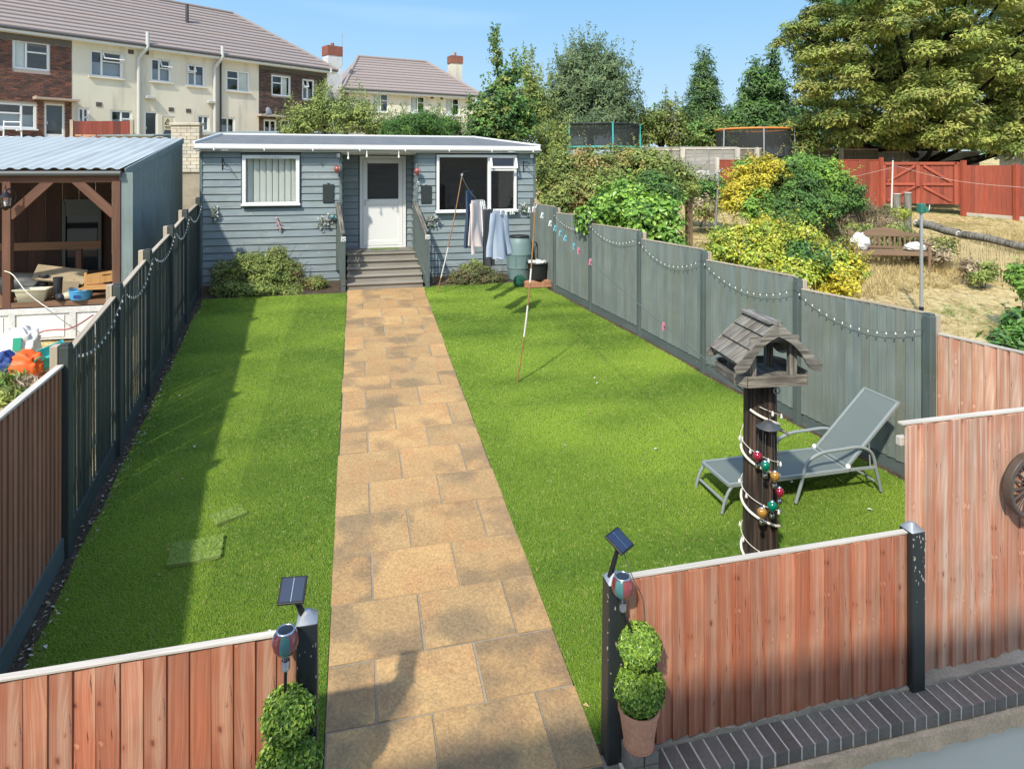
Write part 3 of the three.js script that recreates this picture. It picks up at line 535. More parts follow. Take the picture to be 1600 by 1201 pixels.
    const sg = mergeGeometries(frame(-0.32, 0.32, -0.31, 0, 0, 0.045, 0.04).map((g) => g.toNonIndexed())); const sm = part('opening_light', sg, M.white, w); sm.position.copy(s.position); sm.rotation.copy(s.rotation); w.remove(s);
    const pg = part('pane', box(0.55, 0.22, 0.006, 0, -0.155, 0), M.glass, w); pg.position.copy(sm.position); pg.rotation.copy(sm.rotation); }
  // roof, fascia, gutter
  const e0 = -3.27, e1 = 4.19, ez = Z + 0.16;
  part('roof', [slabOf([[e0, 4.26, ez], [e1, 4.26, ez], [3.05, 4.57, -17.1], [-3.25, 4.57, -17.1]], 0.06), slabOf([[e1, 4.262, ez], [e1, 4.27, -18.1], [3.05, 4.57, -17.1]], 0.06), slabOf([[-3.25, 4.57, -17.1], [3.05, 4.57, -17.1], [e1, 4.26, -18.1], [e0, 4.26, -18.1]], 0.06)], M.felt, c);
  part('roof_edge', [beam(V(e0 - 0.01, 4.275, ez), V(-3.26, 4.595, -17.1), 0.05, 0.05), beam(V(e1, 4.275, ez), V(3.05, 4.595, -17.1), 0.05, 0.04), beam(V(-3.25, 4.59, -17.13), V(3.05, 4.59, -17.13), 0.04, 0.04)], M.white, c);
  part('fascia', rbox(e1 - e0, 0.11, 0.025, 0.004, (e0 + e1) / 2, 4.195, ez + 0.01), M.white, c);
  part('soffit', box(e1 - e0, 0.02, 0.2, (e0 + e1) / 2, 4.105, ez - 0.08), M.white, c);
  { const pts = []; for (let k = 0; k <= 8; k++) { const a = Math.PI * k / 8; pts.push(new THREE.Vector2(0.05 * Math.cos(a), -0.05 * Math.sin(a))); } for (let k = 8; k >= 0; k--) { const a = Math.PI * k / 8; pts.push(new THREE.Vector2(0.045 * Math.cos(a), -0.045 * Math.sin(a))); }
    const g = new THREE.ExtrudeGeometry(new THREE.Shape(pts), { depth: e1 - e0, bevelEnabled: false }); g.rotateY(Math.PI / 2); g.translate(e0, 4.175, ez + 0.075); part('gutter', g, M.white, c); }
  for (let x = e0 + 0.4; x < e1; x += 0.98) part('gutter_clip', rbox(0.025, 0.075, 0.115, 0.004, x, 4.15, ez + 0.075), M.white, c);
  for (const x of [OL - 0.06, X1 - 0.1]) part('junction_box', rbox(0.07, 0.09, 0.06, 0.008, x, 4.02, Z + 0.06), M.white, c);
}
{ // entrance steps
  const s = thing('entrance_steps', 'weathered grey timber steps with balustrades leading up to the cabin door', 'steps'); srand(211);
  const x0 = -0.22, x1 = 1.40, y0 = 1.2, rise = 0.134, run = 0.185;
  for (let k = 0; k < 5; k++) {
    const y = y0 + rise * (k + 1), z = -13.74 - run * k;
    part('tread', rbox(x1 - x0 - 0.03, 0.032, run + 0.04, 0.006, (x0 + x1) / 2, y - 0.016, z - run / 2 + 0.01), M.stepWood, s);
    part('riser', rbox(x1 - x0 - 0.05, rise - 0.032, 0.02, 0.003, (x0 + x1) / 2, y - 0.032 - (rise - 0.032) / 2, z - 0.015), M.stepWood, s);
  }
  for (const [x, xw] of [[-0.265, -0.40], [1.475, 1.275]]) {   // balustrade from the newel at the foot to the cabin wall
    const zn = -13.70, zw = -14.56, X = (t) => lerp(x, xw, t), Z2 = (t) => lerp(zn - 0.04, zw, t);
    part('stringer', beam(V(x, y0 + 0.05, zn), V(xw, y0 + 0.72, zw), 0.04, 0.2), M.greyPost, s);
    const n = part('newel_post', [rbox(0.085, 1.1, 0.085, 0.006, x, 1.74, zn)], M.greyPost, s);
    part('newel_ball', ball(0.05, x, 2.4, zn), M.greyPost, n);
    part('post_light', rbox(0.1, 0.1, 0.1, 0.01, x, 2.27, zn + 0.01), M.whiteMatt, n);
    part('post_light_holes', (() => { const g = []; for (const [a, b] of [[-0.025, 0.025], [0.025, 0.025], [0, 0], [-0.025, -0.025], [0.025, -0.025]]) g.push(box(0.016, 0.016, 0.004, x + a, 2.27 + b, zn + 0.062)); return g; })(), M.blackMetal, n).userData.kind = 'stuff';
    part('handrail', beam(V(x, 2.30, zn), V(xw, 2.98, zw), 0.09, 0.045), M.oldWood[1], s);
    part('lower_rail', beam(V(x, 1.36, zn), V(xw, 2.04, zw), 0.045, 0.06), M.greyPost, s);
    for (let k = 1; k < 11; k++) { const t = k / 11, yl = lerp(1.36, 2.04, t), yh = lerp(2.28, 2.96, t); part('baluster', lathe([[0.016, yl], [0.02, yl + 0.15], [0.03, (yl + yh) / 2], [0.018, yh - 0.2], [0.016, yh]], 8).translate(X(t), 0, Z2(t)), M.greyPost, s); }
    part('wall_post', rbox(0.08, 1.5, 0.06, 0.005, xw, 2.25, zw + 0.015), M.greyPost, s);
  }
}

// =====================================================================
// FOLIAGE TOOLS
// =====================================================================
const leafMat = new THREE.MeshPhysicalMaterial({ color: 0xffffff, vertexColors: true, roughness: 0.75, transmission: 0.22, thickness: 0, side: THREE.DoubleSide });
const glossLeaf = new THREE.MeshPhysicalMaterial({ color: 0xffffff, vertexColors: true, roughness: 0.42, transmission: 0.15, thickness: 0, side: THREE.DoubleSide });
class Leaves {
  constructor() { this.p = []; this.c = []; }
  leaf(x, y, z, nx, ny, nz, L, W, col, fold = 0.25) {   // a pointed leaf folded along its rib
    let ax = rr(-1, 1), ay = rr(-1, 1), az = rr(-1, 1); const dt = ax * nx + ay * ny + az * nz; ax -= dt * nx; ay -= dt * ny; az -= dt * nz; let l = Math.hypot(ax, ay, az) || 1; ax /= l; ay /= l; az /= l;
    const bx = ny * az - nz * ay, by = nz * ax - nx * az, bz = nx * ay - ny * ax, h = W / 2, f = fold * h;
    const x1 = x + ax * L * 0.45, y1 = y + ay * L * 0.45, z1 = z + az * L * 0.45, tx = x + ax * L - nx * L * 0.12, ty = y + ay * L - ny * L * 0.12, tz = z + az * L - nz * L * 0.12;
    const lx = x1 + bx * h + nx * f, ly = y1 + by * h + ny * f, lz = z1 + bz * h + nz * f, rx = x1 - bx * h + nx * f, ry = y1 - by * h + ny * f, rz = z1 - bz * h + nz * f;
    this.p.push(x, y, z, lx, ly, lz, tx, ty, tz, x, y, z, tx, ty, tz, rx, ry, rz);
    for (let i = 0; i < 6; i++) this.c.push(col[0], col[1], col[2]);
  }
  build() { const g = new THREE.BufferGeometry(); g.setAttribute('position', new THREE.Float32BufferAttribute(this.p, 3)); g.setAttribute('color', new THREE.Float32BufferAttribute(this.c, 3)); g.computeVertexNormals(); return g; }
}
function dirRnd() { const z = rr(-1, 1), a = rnd() * 6.2832, r = Math.sqrt(1 - z * z); return [r * Math.cos(a), z, r * Math.sin(a)]; }
const shadeCol = (cols, k) => { const a = pick(cols), v = 1 + rr(-k, k); return [a[0] * v, a[1] * v * (1 + rr(-0.06, 0.06)), a[2] * v]; };
// blobs: [x, y, z, rx, ry, rz]; each is filled with small sprays of leaves
function fillBlobs(L, blobs, o) {
  for (const [cx, cy, cz, rx, ry, rz, cols2] of blobs) {
    const vol = Math.cbrt(rx * ry * rz), n = Math.max(3, Math.round(o.sprays * Math.pow(vol / o.spray, 2)));
    for (let i = 0; i < n; i++) {
      const d = dirRnd(), k = Math.pow(rnd(), o.shell || 0.35) * 0.96, j = 0.85 + 0.35 * free(cx * 3 + d[0] * 2.2 + 40, cz * 3 + d[1] * 2.2 + d[2] * 1.7, 12);
      const sx = cx + d[0] * rx * k * j, sy = cy + d[1] * ry * k * j, sz = cz + d[2] * rz * k * j, s = o.spray * rr(0.6, 1.3), tone = pick(cols2 || o.cols), toneV = 1 + rr(-0.2, 0.2);
      for (let m = 0; m < o.leaves; m++) {
        const e = dirRnd(), q = Math.cbrt(rnd()) * s, fl = o.flat || 0.6;
        const x = sx + e[0] * q, y = sy + e[1] * q * fl - (o.droop || 0) * (e[0] * e[0] + e[2] * e[2]) * s * 0.5, z = sz + e[2] * q;
        let nx = e[0] * 0.5 + d[0] * 0.5 + rr(-0.5, 0.5), ny = e[1] * 0.4 + d[1] * 0.2 + (o.up ?? 0.7) + rr(-0.4, 0.4), nz = e[2] * 0.5 + d[2] * 0.5 + rr(-0.5, 0.5); const l = Math.hypot(nx, ny, nz) || 1;
        const v = toneV * (1 + rr(-0.15, 0.15)), sz2 = o.size * rr(0.65, 1.25);
        L.leaf(x, y, z, nx / l, ny / l, nz / l, sz2, sz2 * (o.aspect || 0.5), [tone[0] * v, tone[1] * v, tone[2] * v]);
      }
    }
  }
}
function woody(pts, r0, r1) {   // a tapering, slightly crooked limb through points
  const c = new THREE.CatmullRomCurve3(pts), n = 6, g = new THREE.TubeGeometry(c, n, 1, 6), p = g.attributes.position;
  for (let i = 0; i <= n; i++) { const ctr = c.getPointAt(i / n), r = lerp(r0, r1, i / n); for (let j = 0; j <= 6; j++) { const k = i * 7 + j; p.setXYZ(k, ctr.x + (p.getX(k) - ctr.x) * r, ctr.y + (p.getY(k) - ctr.y) * r, ctr.z + (p.getZ(k) - ctr.z) * r); } }
  g.computeVertexNormals(); return g;
}
// a bush: blobs around a base point, stems from the ground
function bush(name, label, category, base, blobs, o, group) {
  const t = thing(name, label, category, group, base); const L = new Leaves();
  const rel = blobs.map((b) => [b[0] - base.x, b[1] - base.y, b[2] - base.z, ...b.slice(3)]);
  fillBlobs(L, rel, o); const twigs = [];
  for (const q of rel) for (let k = 0; k < (o.shoots ?? 7); k++) {   // shoots that stand out of the outline
    const d = dirRnd(); d[1] = d[1] * 0.7 + 0.35; const len = (o.shootLen || 1) * Math.min(0.5, 0.45 * Math.cbrt(q[3] * q[4] * q[5]) + 0.06) * rr(0.5, 1.2), a = V(q[0] + d[0] * q[3] * 0.75, q[1] + d[1] * q[4] * 0.75, q[2] + d[2] * q[5] * 0.75), b = a.clone().add(V(d[0] * len, d[1] * len + len * 0.35, d[2] * len)), tn = pick(q[6] || o.cols), n = Math.round(10 + len * 40);
    twigs.push(rod(a, b, 0.005, 0.002, 4)); for (let m = 0; m < n; m++) { const u = m / n, p = a.clone().lerp(b, u), e = dirRnd(), s2 = o.size * rr(0.6, 1.1) * (1.1 - 0.5 * u), v = 1 + rr(-0.15, 0.15), w = 0.25 * o.size; L.leaf(p.x + e[0] * w, p.y + e[1] * w, p.z + e[2] * w, e[0] * 0.6, e[1] * 0.4 + 0.6, e[2] * 0.6, s2, s2 * (o.aspect || 0.5), [tn[0] * v, tn[1] * v, tn[2] * v]); } }
  if (twigs.length) part('twigs', twigs, M.leafstem, t); part('foliage', L.build(), o.mat || leafMat, t);
  const st = rel.map((b) => woody([V(rr(-0.05, 0.05), -0.03, rr(-0.05, 0.05)), V(b[0] * 0.5 + rr(-0.05, 0.05), Math.max(0.02, b[1] * 0.45), b[2] * 0.5), V(b[0], Math.max(0.05, b[1]), b[2])], o.stem || 0.012, 0.004)); part('stem', st, M.leafstem, t);
  return t;
}

// =====================================================================
// THINGS IN THE GARDEN
// =====================================================================
{ // sun lounger
  const g0 = plane(-5.6), t = thing('sun_lounger', 'grey metal sun lounger with mesh sling and raised back on the lawn', 'sun lounger', null, V(4.3, g0, -5.62));
  const za = -0.24, zb = 0.24, sy = 0.265, fr = M.loungerFrame, at0 = (x, y, z) => V(x - 4.3, y, z);
  const sling = new THREE.MeshStandardMaterial({ color: lin(0.175, 0.21, 0.198), roughness: 0.95, side: THREE.DoubleSide, transparent: true, opacity: 0.74 });
  for (const z of [za, zb]) part('side_rail', beam(at0(3.42, sy, z), at0(4.74, sy, z), 0.03, 0.035), fr, t);
  part('cross_rail', [beam(at0(3.42, sy, za), at0(3.42, sy, zb), 0.03, 0.03), beam(at0(4.72, sy, za), at0(4.72, sy, zb), 0.03, 0.03), beam(at0(4.1, sy - 0.04, za), at0(4.1, sy - 0.04, zb), 0.025, 0.025)], fr, t);
  part('seat_sling', box(1.27, 0.006, 0.45, 4.07 - 4.3, sy + 0.012, 0), sling, t);
  const b0 = [4.75, sy + 0.03], b1 = [5.36, sy + 0.60];
  const bf = []; for (const z of [za + 0.02, zb - 0.02]) bf.push(beam(at0(b0[0], b0[1], z), at0(b1[0], b1[1], z), 0.028, 0.03)); bf.push(beam(at0(b1[0], b1[1], za + 0.005), at0(b1[0], b1[1], zb - 0.005), 0.03, 0.028), beam(at0(b0[0], b0[1], za + 0.02), at0(b0[0], b0[1], zb - 0.02), 0.026, 0.026)); part('back_frame', bf, fr, t);
  const ang = Math.atan2(b1[1] - b0[1], b1[0] - b0[0]), bl = Math.hypot(b1[0] - b0[0], b1[1] - b0[1]);
  part('back_sling', box(bl - 0.02, 0.006, 0.42, (b0[0] + b1[0]) / 2 - 4.3, (b0[1] + b1[1]) / 2 + 0.008, 0, 0, 0, ang), sling, t);
  for (const z of [za, zb]) {
    part('foot_leg', tube([at0(3.46, sy, z), at0(3.41, sy - 0.06, z), at0(3.37, 0.12, z), at0(3.34, 0.01, z)], 0.015, 14, 8), fr, t);
    part('armrest', tube([at0(4.14, 0.01, z), at0(4.2, 0.18, z), at0(4.27, 0.38, z), at0(4.40, 0.455, z), at0(4.66, 0.475, z), at0(4.90, 0.47, z), at0(5.02, 0.40, z), at0(5.08, 0.2, z), at0(5.13, 0.01, z)], 0.017, 44, 8), fr, t);
    part('hinge', ball(0.026, 4.74 - 4.3, sy + 0.03, z, 10, 8), M.white, t);
    part('back_stay', rod(at0(5.0, sy + 0.25, z * 0.92), at0(5.02, sy, z * 0.92), 0.008), fr, t); part('lower_rail', beam(at0(4.72, sy, z), at0(5.07, sy - 0.01, z), 0.025, 0.025), fr, t);
  }
  part('foot_bar', [rod(at0(3.385, 0.10, za), at0(3.385, 0.10, zb), 0.014), rod(at0(5.05, 0.12, za), at0(5.05, 0.12, zb), 0.012)], fr, t);
}
let BIRD;
{ // bird table on a log post
  BIRD = onLawn(1188, 897); const t = thing('bird_table', 'weathered timber bird table with shingled roof on a dark log post', 'bird table', null, BIRD); t.rotation.y = -0.11; srand(301);
  const H = 1.61;
  { const g = new THREE.CylinderGeometry(0.128, 0.138, H + 0.05, 20, 12), p = g.attributes.position; for (let i = 0; i < p.count; i++) { const a = Math.atan2(p.getZ(i), p.getX(i)), k = 1 + 0.05 * (free(a * 2, p.getY(i) * 1.3, 6) - 0.5); p.setX(i, p.getX(i) * k); p.setZ(i, p.getZ(i) * k); } g.computeVertexNormals(); const u = g.attributes.uv; for (let i = 0; i < u.count; i++) u.setXY(i, u.getX(i) * 0.85, u.getY(i) * H); g.translate(0, H / 2 - 0.02, 0); part('post', g, M.logWood, t); }
  const ty = H + 0.02, oct = [[-0.30, 0.32], [0.30, 0.32], [0.37, 0.2], [0.37, -0.2], [0.30, -0.32], [-0.30, -0.32], [-0.37, -0.2], [-0.37, 0.2]];
  part('tray_floor', slabOf(oct.map(([x, z]) => [x * 0.98, ty + 0.03, z * 0.98]).reverse(), 0.03), M.oldWood[1], t);
  for (let i = 0; i < 8; i++) { const a = oct[i], b = oct[(i + 1) % 8]; part('tray_edge', beam(V(a[0], ty + 0.045, a[1]), V(b[0], ty + 0.045, b[1]), 0.022, 0.085), pick(M.oldWood), t); }
  for (const [x, z] of [[-0.2, 0.2], [0.22, 0.2], [-0.2, -0.2], [0.2, -0.2]]) part('pillar', rbox(0.075, 0.32, 0.07, 0.008, x, ty + 0.18, z), pick(M.oldWood), t);
  // roof: boards and shingles on two slopes, curved barge boards
  const ry = ty + 0.475, hw = 0.40, drop = 0.30, zf = 0.34, zb = -0.26, a = Math.atan2(drop, hw), sl = Math.hypot(hw, drop);
  for (const s of [-1, 1]) {
    for (let r = 0; r < 3; r++) for (let c = 0; c < 3; c++) {
      const g = rbox(sl / 3 + 0.035, 0.014, (zf - zb) / 3 - 0.004, 0.004); const m = part('shingle', g, M.oldWood[(r + c * 2 + (s > 0 ? 1 : 0)) % 4], t);
      const k = (r + 0.5) / 3; m.position.set(s * hw * k, ry - drop * k + 0.012 + 0.01, zb + (zf - zb) * (c + 0.5) / 3); m.rotation.z = -s * (a - 0.05) + rr(-0.02, 0.02);
    }
    part('roof_board', beam(V(s * 0.01, ry - 0.012, (zf + zb) / 2), V(s * (hw - 0.01), ry - drop - 0.005, (zf + zb) / 2), zf - zb - 0.03, 0.014), M.oldWood[2], t);
    for (const z of [zf, zb]) {   // barge board with a bowed lower edge that flares at the foot
      const sh = new THREE.Shape(); sh.moveTo(0, 0.03); sh.quadraticCurveTo(s * 0.22, -0.12, s * (hw + 0.045), -drop - 0.01); sh.lineTo(s * (hw + 0.03), -drop - 0.05); sh.quadraticCurveTo(s * 0.33, -drop - 0.07, s * 0.27, -0.27); sh.quadraticCurveTo(s * 0.18, -0.13, 0, -0.075); sh.closePath();
      const g = new THREE.ExtrudeGeometry(sh, { depth: 0.02, bevelEnabled: true, bevelSize: 0.003, bevelThickness: 0.003, bevelSegments: 1 }); uvm(g, rnd(), rnd(), true); g.translate(0, ry, z - 0.01); part('barge_board', g, M.oldWood[s > 0 ? 0 : 1], t);
    }
  }
  part('ridge_board', [beam(V(-0.035, ry + 0.02, zb - 0.02), V(-0.035, ry + 0.02, zf - 0.04), 0.09, 0.016), beam(V(0.035, ry + 0.02, zb - 0.02), V(0.035, ry + 0.018, zf - 0.04), 0.07, 0.014)], M.oldWood[0], t);
  part('tie_beam', beam(V(-0.24, ty + 0.36, 0.25), V(0.26, ty + 0.36, 0.25), 0.03, 0.05), M.oldWood[2], t);
  part('branch_stub', woody([V(0.1, H - 0.45, -0.05), V(0.18, H - 0.44, -0.05), V(0.26, H - 0.48, 0.0)], 0.025, 0.008), M.oldWood[2], t);
  part('pipe_end', (() => { const g = new THREE.TorusGeometry(0.026, 0.006, 8, 16); g.translate(0.06, H - 0.05, 0.15); return g; })(), M.steel, t);
  for (const m of t.children) if (!['post', 'branch_stub', 'pipe_end'].includes(m.name)) { m.position.x *= 0.82; m.position.z *= 0.82; m.scale.set(0.82, 1, 0.82); }
  // light rope wound round the post
  const rope = thing('rope_light', 'cream rope light with little bulbs wound round the bird table post', 'rope light', null, BIRD); rope.rotation.y = -0.11;
  const pts = [], th = []; for (let k = 0; k <= 90; k++) { const u = k / 90, an = 2.6 - u * 6.2832 * 3.1; pts.push(V(0.148 * Math.cos(an), H - 0.22 - u * 1.28, 0.148 * Math.sin(an))); th.push(V(0.15 * Math.cos(an - 0.5), H - 0.18 - u * 1.2, 0.15 * Math.sin(an - 0.5))); }
  part('rope', tube(pts, 0.011, 260, 7), M.rope, rope); part('wire', tube(th, 0.003, 200, 5), M.rope, rope);
  for (let k = 3; k < 90; k += 4) { const p = th[k], o = V(p.x, 0, p.z).normalize(); part('bulb', lathe([[0.004, 0.02], [0.009, 0.0], [0.012, -0.014], [0.0, -0.026]], 8).translate(p.x + o.x * 0.012, p.y - 0.008, p.z + o.z * 0.012), M.bulb, rope); }
}
// a small hot-air balloon: glass envelope, ring, wires and basket
function balloonGeo(r) { return lathe([[0.0, r], [r * 0.45, r * 0.92], [r * 0.85, r * 0.55], [r, r * 0.1], [r * 0.9, -r * 0.35], [r * 0.58, -r * 0.85], [r * 0.3, -r * 1.2], [r * 0.24, -r * 1.35]], 20); }
{ // chime of glass balloons
  const c0 = at(1201, 664, 5.06), t = thing('wind_chime', 'solar chime of coloured glass balloons hanging on the bird table post', 'wind chime', null, c0); srand(321);
  part('cap', lathe([[0.0, 0.035], [0.03, 0.032], [0.04, 0.02], [0.092, -0.012], [0.09, -0.018], [0.0, -0.01]], 24), mat([0.12, 0.125, 0.13], 0.4, { metalness: 0.5 }), t);
  part('hook', tube([V(0, 0.035, 0), V(0.01, 0.12, -0.02), V(-0.03, 0.2, -0.05), V(-0.045, 0.24, -0.08)], 0.003, 16, 5), M.blackMetal, t);
  const cols = { r: [0.42, 0.03, 0.06], g: [0.0, 0.26, 0.16], a: [0.55, 0.30, 0.06] };
  const list = [[1184, 712, 'r', 5.10], [1196, 727, 'g', 5.02], [1211, 743, 'a', 5.0], [1218, 768, 'r', 5.1], [1207, 790, 'g', 4.98], [1191, 800, 'a', 4.96]];
  for (const [px, py, k, Z] of list) {
    const p = at(px, py, Z).sub(c0), r = 0.037, m = new THREE.MeshPhysicalMaterial({ color: lin(...cols[k]), roughness: 0.12, transmission: 0.35, thickness: 0, ior: 1.5, side: THREE.DoubleSide });
    const b = part('glass_balloon', balloonGeo(r).translate(p.x, p.y, p.z), m, t);
    part('crown', ball(r * 0.5, p.x, p.y + r * 0.72, p.z, 12, 8), M.silver, b);
    part('basket', [rbox(0.03, 0.026, 0.03, 0.004, p.x, p.y - r * 2.2, p.z), rod(V(p.x - 0.012, p.y - r * 1.3, p.z), V(p.x - 0.013, p.y - r * 2, p.z), 0.0015), rod(V(p.x + 0.012, p.y - r * 1.3, p.z), V(p.x + 0.013, p.y - r * 2, p.z), 0.0015)], M.silver, b);
    part('string', rod(V(p.x, p.y + r, p.z), V(p.x * 0.85, -0.012, p.z * 0.85), 0.0014), M.cable, t);
  }
}
// washing line, props and clothes
const PROP2 = [V(2.173, plane(-8.64), -8.64), V(2.37, 3.2, -8.38)], PROP1 = [V(1.61, plane(-13.2), -13.2), V(2.08, 3.58, -12.87)];
function prop(label, [a, b], bands) {
  const t = thing('clothes_prop', label, 'clothes prop', 'clothes props', a); const B = b.clone().sub(a), cut = [0, ...bands, 1];
  const mid = (s) => B.clone().multiplyScalar(s).add(V(0.03 * Math.sin(s * 3.1), 0, 0.02 * Math.sin(s * 5)));
  for (let i = 0; i < cut.length - 1; i++) { const pts = [0, 0.5, 1].map((k) => mid(lerp(cut[i], cut[i + 1], k))); part(i % 2 ? 'white_sleeve' : 'pole', tube(pts, i % 2 ? 0.0125 : 0.011, 8, 8), i % 2 ? M.whiteRod : M.bamboo, t); }
  part('hook', [rod(mid(1), mid(1).add(V(0.02, 0.05, 0)), 0.006), rod(mid(1), mid(1).add(V(-0.02, 0.045, 0.01)), 0.006)], M.white, t);
}
prop('brown cane clothes prop with white sleeve standing out on the lawn', PROP2, [0.27, 0.45, 0.58, 0.66]);
prop('brown cane clothes prop with pale middle beside the cabin steps', PROP1, [0.14, 0.4]);
const linePts = [V(2.55, 3.70, -14.55), PROP1[1], at(733, 297, 12.6), at(746, 313, 12.2), at(765, 326, 11.7), at(785, 331, 11.0), at(805, 330, 10.1), PROP2[1]];
const far0 = PROP2[1].clone(), far1 = BIRD.clone().add(V(-0.12, 1.5, -0.05));
{ const t = thing('washing_line', 'thin dark washing line strung from the cabin over two props to the bird table', 'washing line');
  part('line', [tube(linePts, 0.004, 80, 5), tube([far0, far0.clone().lerp(far1, 0.5).add(V(0, -0.06, 0)), far1], 0.0045, 40, 5)], M.cable, t); }
function garment(name, label, top, L, w0, w1, o) {   // a hanging garment: a flattened tube with folds; runs along the line direction
  const t = thing(name, label, o.cat || 'clothing', 'washing on the line', top); srand(o.seed); const N = 40, K = 26, pos = [], idx = [], ph = rnd() * 6;
  for (let k = 0; k <= K; k++) { const v = k / K; for (let i = 0; i < N; i++) {
    const a = i / N * 6.2832, w = lerp(w0, w1, Math.pow(v, 0.8)) / 2 * (o.prof ? o.prof(v) : 1), th = 0.022 + 0.03 * v, fold = 0.028 * v * Math.sin(a * 4 + ph + v * 2) + 0.02 * v * Math.sin(a * 7 + ph * 2), x = Math.cos(a) * (w + fold * 0.6) + 0.03 * Math.sin(v * 2.5 + ph) * v, z = Math.sin(a) * th + fold + 0.03 * Math.sin(v * 3 + Math.cos(a) * 3 + ph) * v;
    pos.push(x, -L * v * (1 - 0.02 * Math.cos(a * 2)), z); } }
  for (let k = 0; k < K; k++) for (let i = 0; i < N; i++) { const a = k * N + i, b = k * N + (i + 1) % N; idx.push(a, b, a + N, b, b + N, a + N); }
  const g = new THREE.BufferGeometry(); g.setAttribute('position', new THREE.Float32BufferAttribute(pos, 3)); g.setIndex(idx); g.computeVertexNormals(); uvm(g);
  const turn = o.turn ?? 1.2; const body = part(o.part || 'body', g, o.mat, t); body.rotation.y = turn;
  for (const [sx, len, wd, spread, y0] of o.sleeves || []) {
    const n2 = 14, pts = []; for (let k = 0; k <= 5; k++) { const v = k / 5; pts.push(V(sx * (w0 / 2 * 0.9 + spread * v + 0.01 * Math.sin(v * 9)), y0 - len * v, 0.02 * Math.sin(v * 7))); }
    const s = new THREE.TubeGeometry(new THREE.CatmullRomCurve3(pts), n2, wd / 2, 10); s.scale(1, 1, 0.5); const m = part('sleeve', s, o.mat, t); m.rotation.y = turn; }
  if (o.trim) { const m = part('trim', o.trim(), o.trimMat, t); m.rotation.y = turn; }
  return t;
}
const cloth = (c) => mat(c, 0.9, { bumpMap: T.fine, bumpScale: 0.001 });
garment('jeans', 'dark blue denim jeans hanging nearest the cabin end of the line', at(733, 297, 12.6), 1.12, 0.30, 0.22, { seed: 1, mat: cloth([0.045, 0.075, 0.13]), turn: 0.95, part: 'leg_front', cat: 'jeans' });
garment('striped_top', 'pale pink and white striped top pegged between the jeans and dark trousers', at(746, 312, 12.15), 0.86, 0.44, 0.60, { seed: 2, mat: cloth([0.80, 0.66, 0.62]), turn: 0.85, cat: 'shirt', sleeves: [[1, 0.5, 0.14, 0.08, -0.06], [-1, 0.95, 0.12, -0.05, -0.06]], trim: () => [0.06, 0.13, 0.20].map((x) => tube([V(x, -0.02, 0.035), V(x + 0.02, -0.35, 0.05), V(x + 0.03, -0.7, 0.07)], 0.012, 12, 5)), trimMat: cloth([0.82, 0.84, 0.86]) });
garment('trousers', 'charcoal grey trousers hanging between the striped top and the blue shirt', at(763, 327, 11.45), 1.0, 0.22, 0.20, { seed: 3, mat: cloth([0.045, 0.05, 0.055]), turn: 0.35, part: 'leg_front', cat: 'trousers' });
garment('blue_shirt', 'light blue shirt hanging upside down beside the charcoal trousers', at(779, 329, 11.1), 0.82, 0.26, 0.50, { seed: 4, mat: cloth([0.37, 0.43, 0.52]), turn: 0.5, cat: 'shirt', sleeves: [[1, 0.72, 0.13, 0.14, -0.05], [-1, 0.74, 0.13, 0.1, -0.05]], trim: () => [tube([V(-0.1, -0.8, 0.06), V(0, -0.83, 0.08), V(0.1, -0.8, 0.06)], 0.02, 12, 6)], trimMat: cloth([0.50, 0.56, 0.66]) });
{ // pegs
  const pegGeo = join([beam(V(-0.006, 0.03, 0), V(-0.018, -0.05, 0), 0.012, 0.014), beam(V(0.006, 0.03, 0), V(0.018, -0.05, 0), 0.012, 0.014), rod(V(0, 0.0, -0.01), V(0, 0.0, 0.01), 0.009)]);
  const pm = { white: mat([0.8, 0.8, 0.78], 0.5), teal: mat([0.18, 0.50, 0.56], 0.5), pink: mat([0.72, 0.22, 0.32], 0.5) };
  const curve = new THREE.CatmullRomCurve3(linePts);
  const put = (p, c, s = 1.6) => { const q = single('clothes_peg', pegGeo, pm[c], { white: 'white plastic peg clipped on the washing line', teal: 'pale teal plastic peg clipped on the washing line', pink: 'pink plastic peg clipped on the washing line' }[c], 'peg', 'pegs on the washing line'); q.position.copy(p); q.scale.setScalar(s); q.rotation.y = 0.3; q.rotation.z = rr(-0.3, 0.3); };
  srand(331); for (const u of [0.47, 0.49, 0.51, 0.56, 0.62, 0.7, 0.76, 0.81, 0.84, 0.96, 0.985]) put(curve.getPoint(u), 'white', 0.95);
  const seg = (u) => far0.clone().lerp(far1, u).add(V(0, -0.06 * Math.sin(u * Math.PI), 0));
  const uOf = (px) => { let b = 0, bd = 1e9; for (let k = 0; k <= 200; k++) { const p = seg(k / 200).sub(V(0, EYE, 0)), x = 800 + FOCAL * p.dot(RT) / p.dot(FW); if (Math.abs(x - px) < bd) { bd = Math.abs(x - px); b = k / 200; } } return b; };
  for (const [px, c] of [[847, 'white'], [860, 'white'], [868, 'teal'], [875, 'teal'], [884, 'teal'], [897, 'teal'], [905, 'pink'], [923, 'pink'], [1038, 'pink']]) put(seg(uOf(px)), c, 0.95);
}
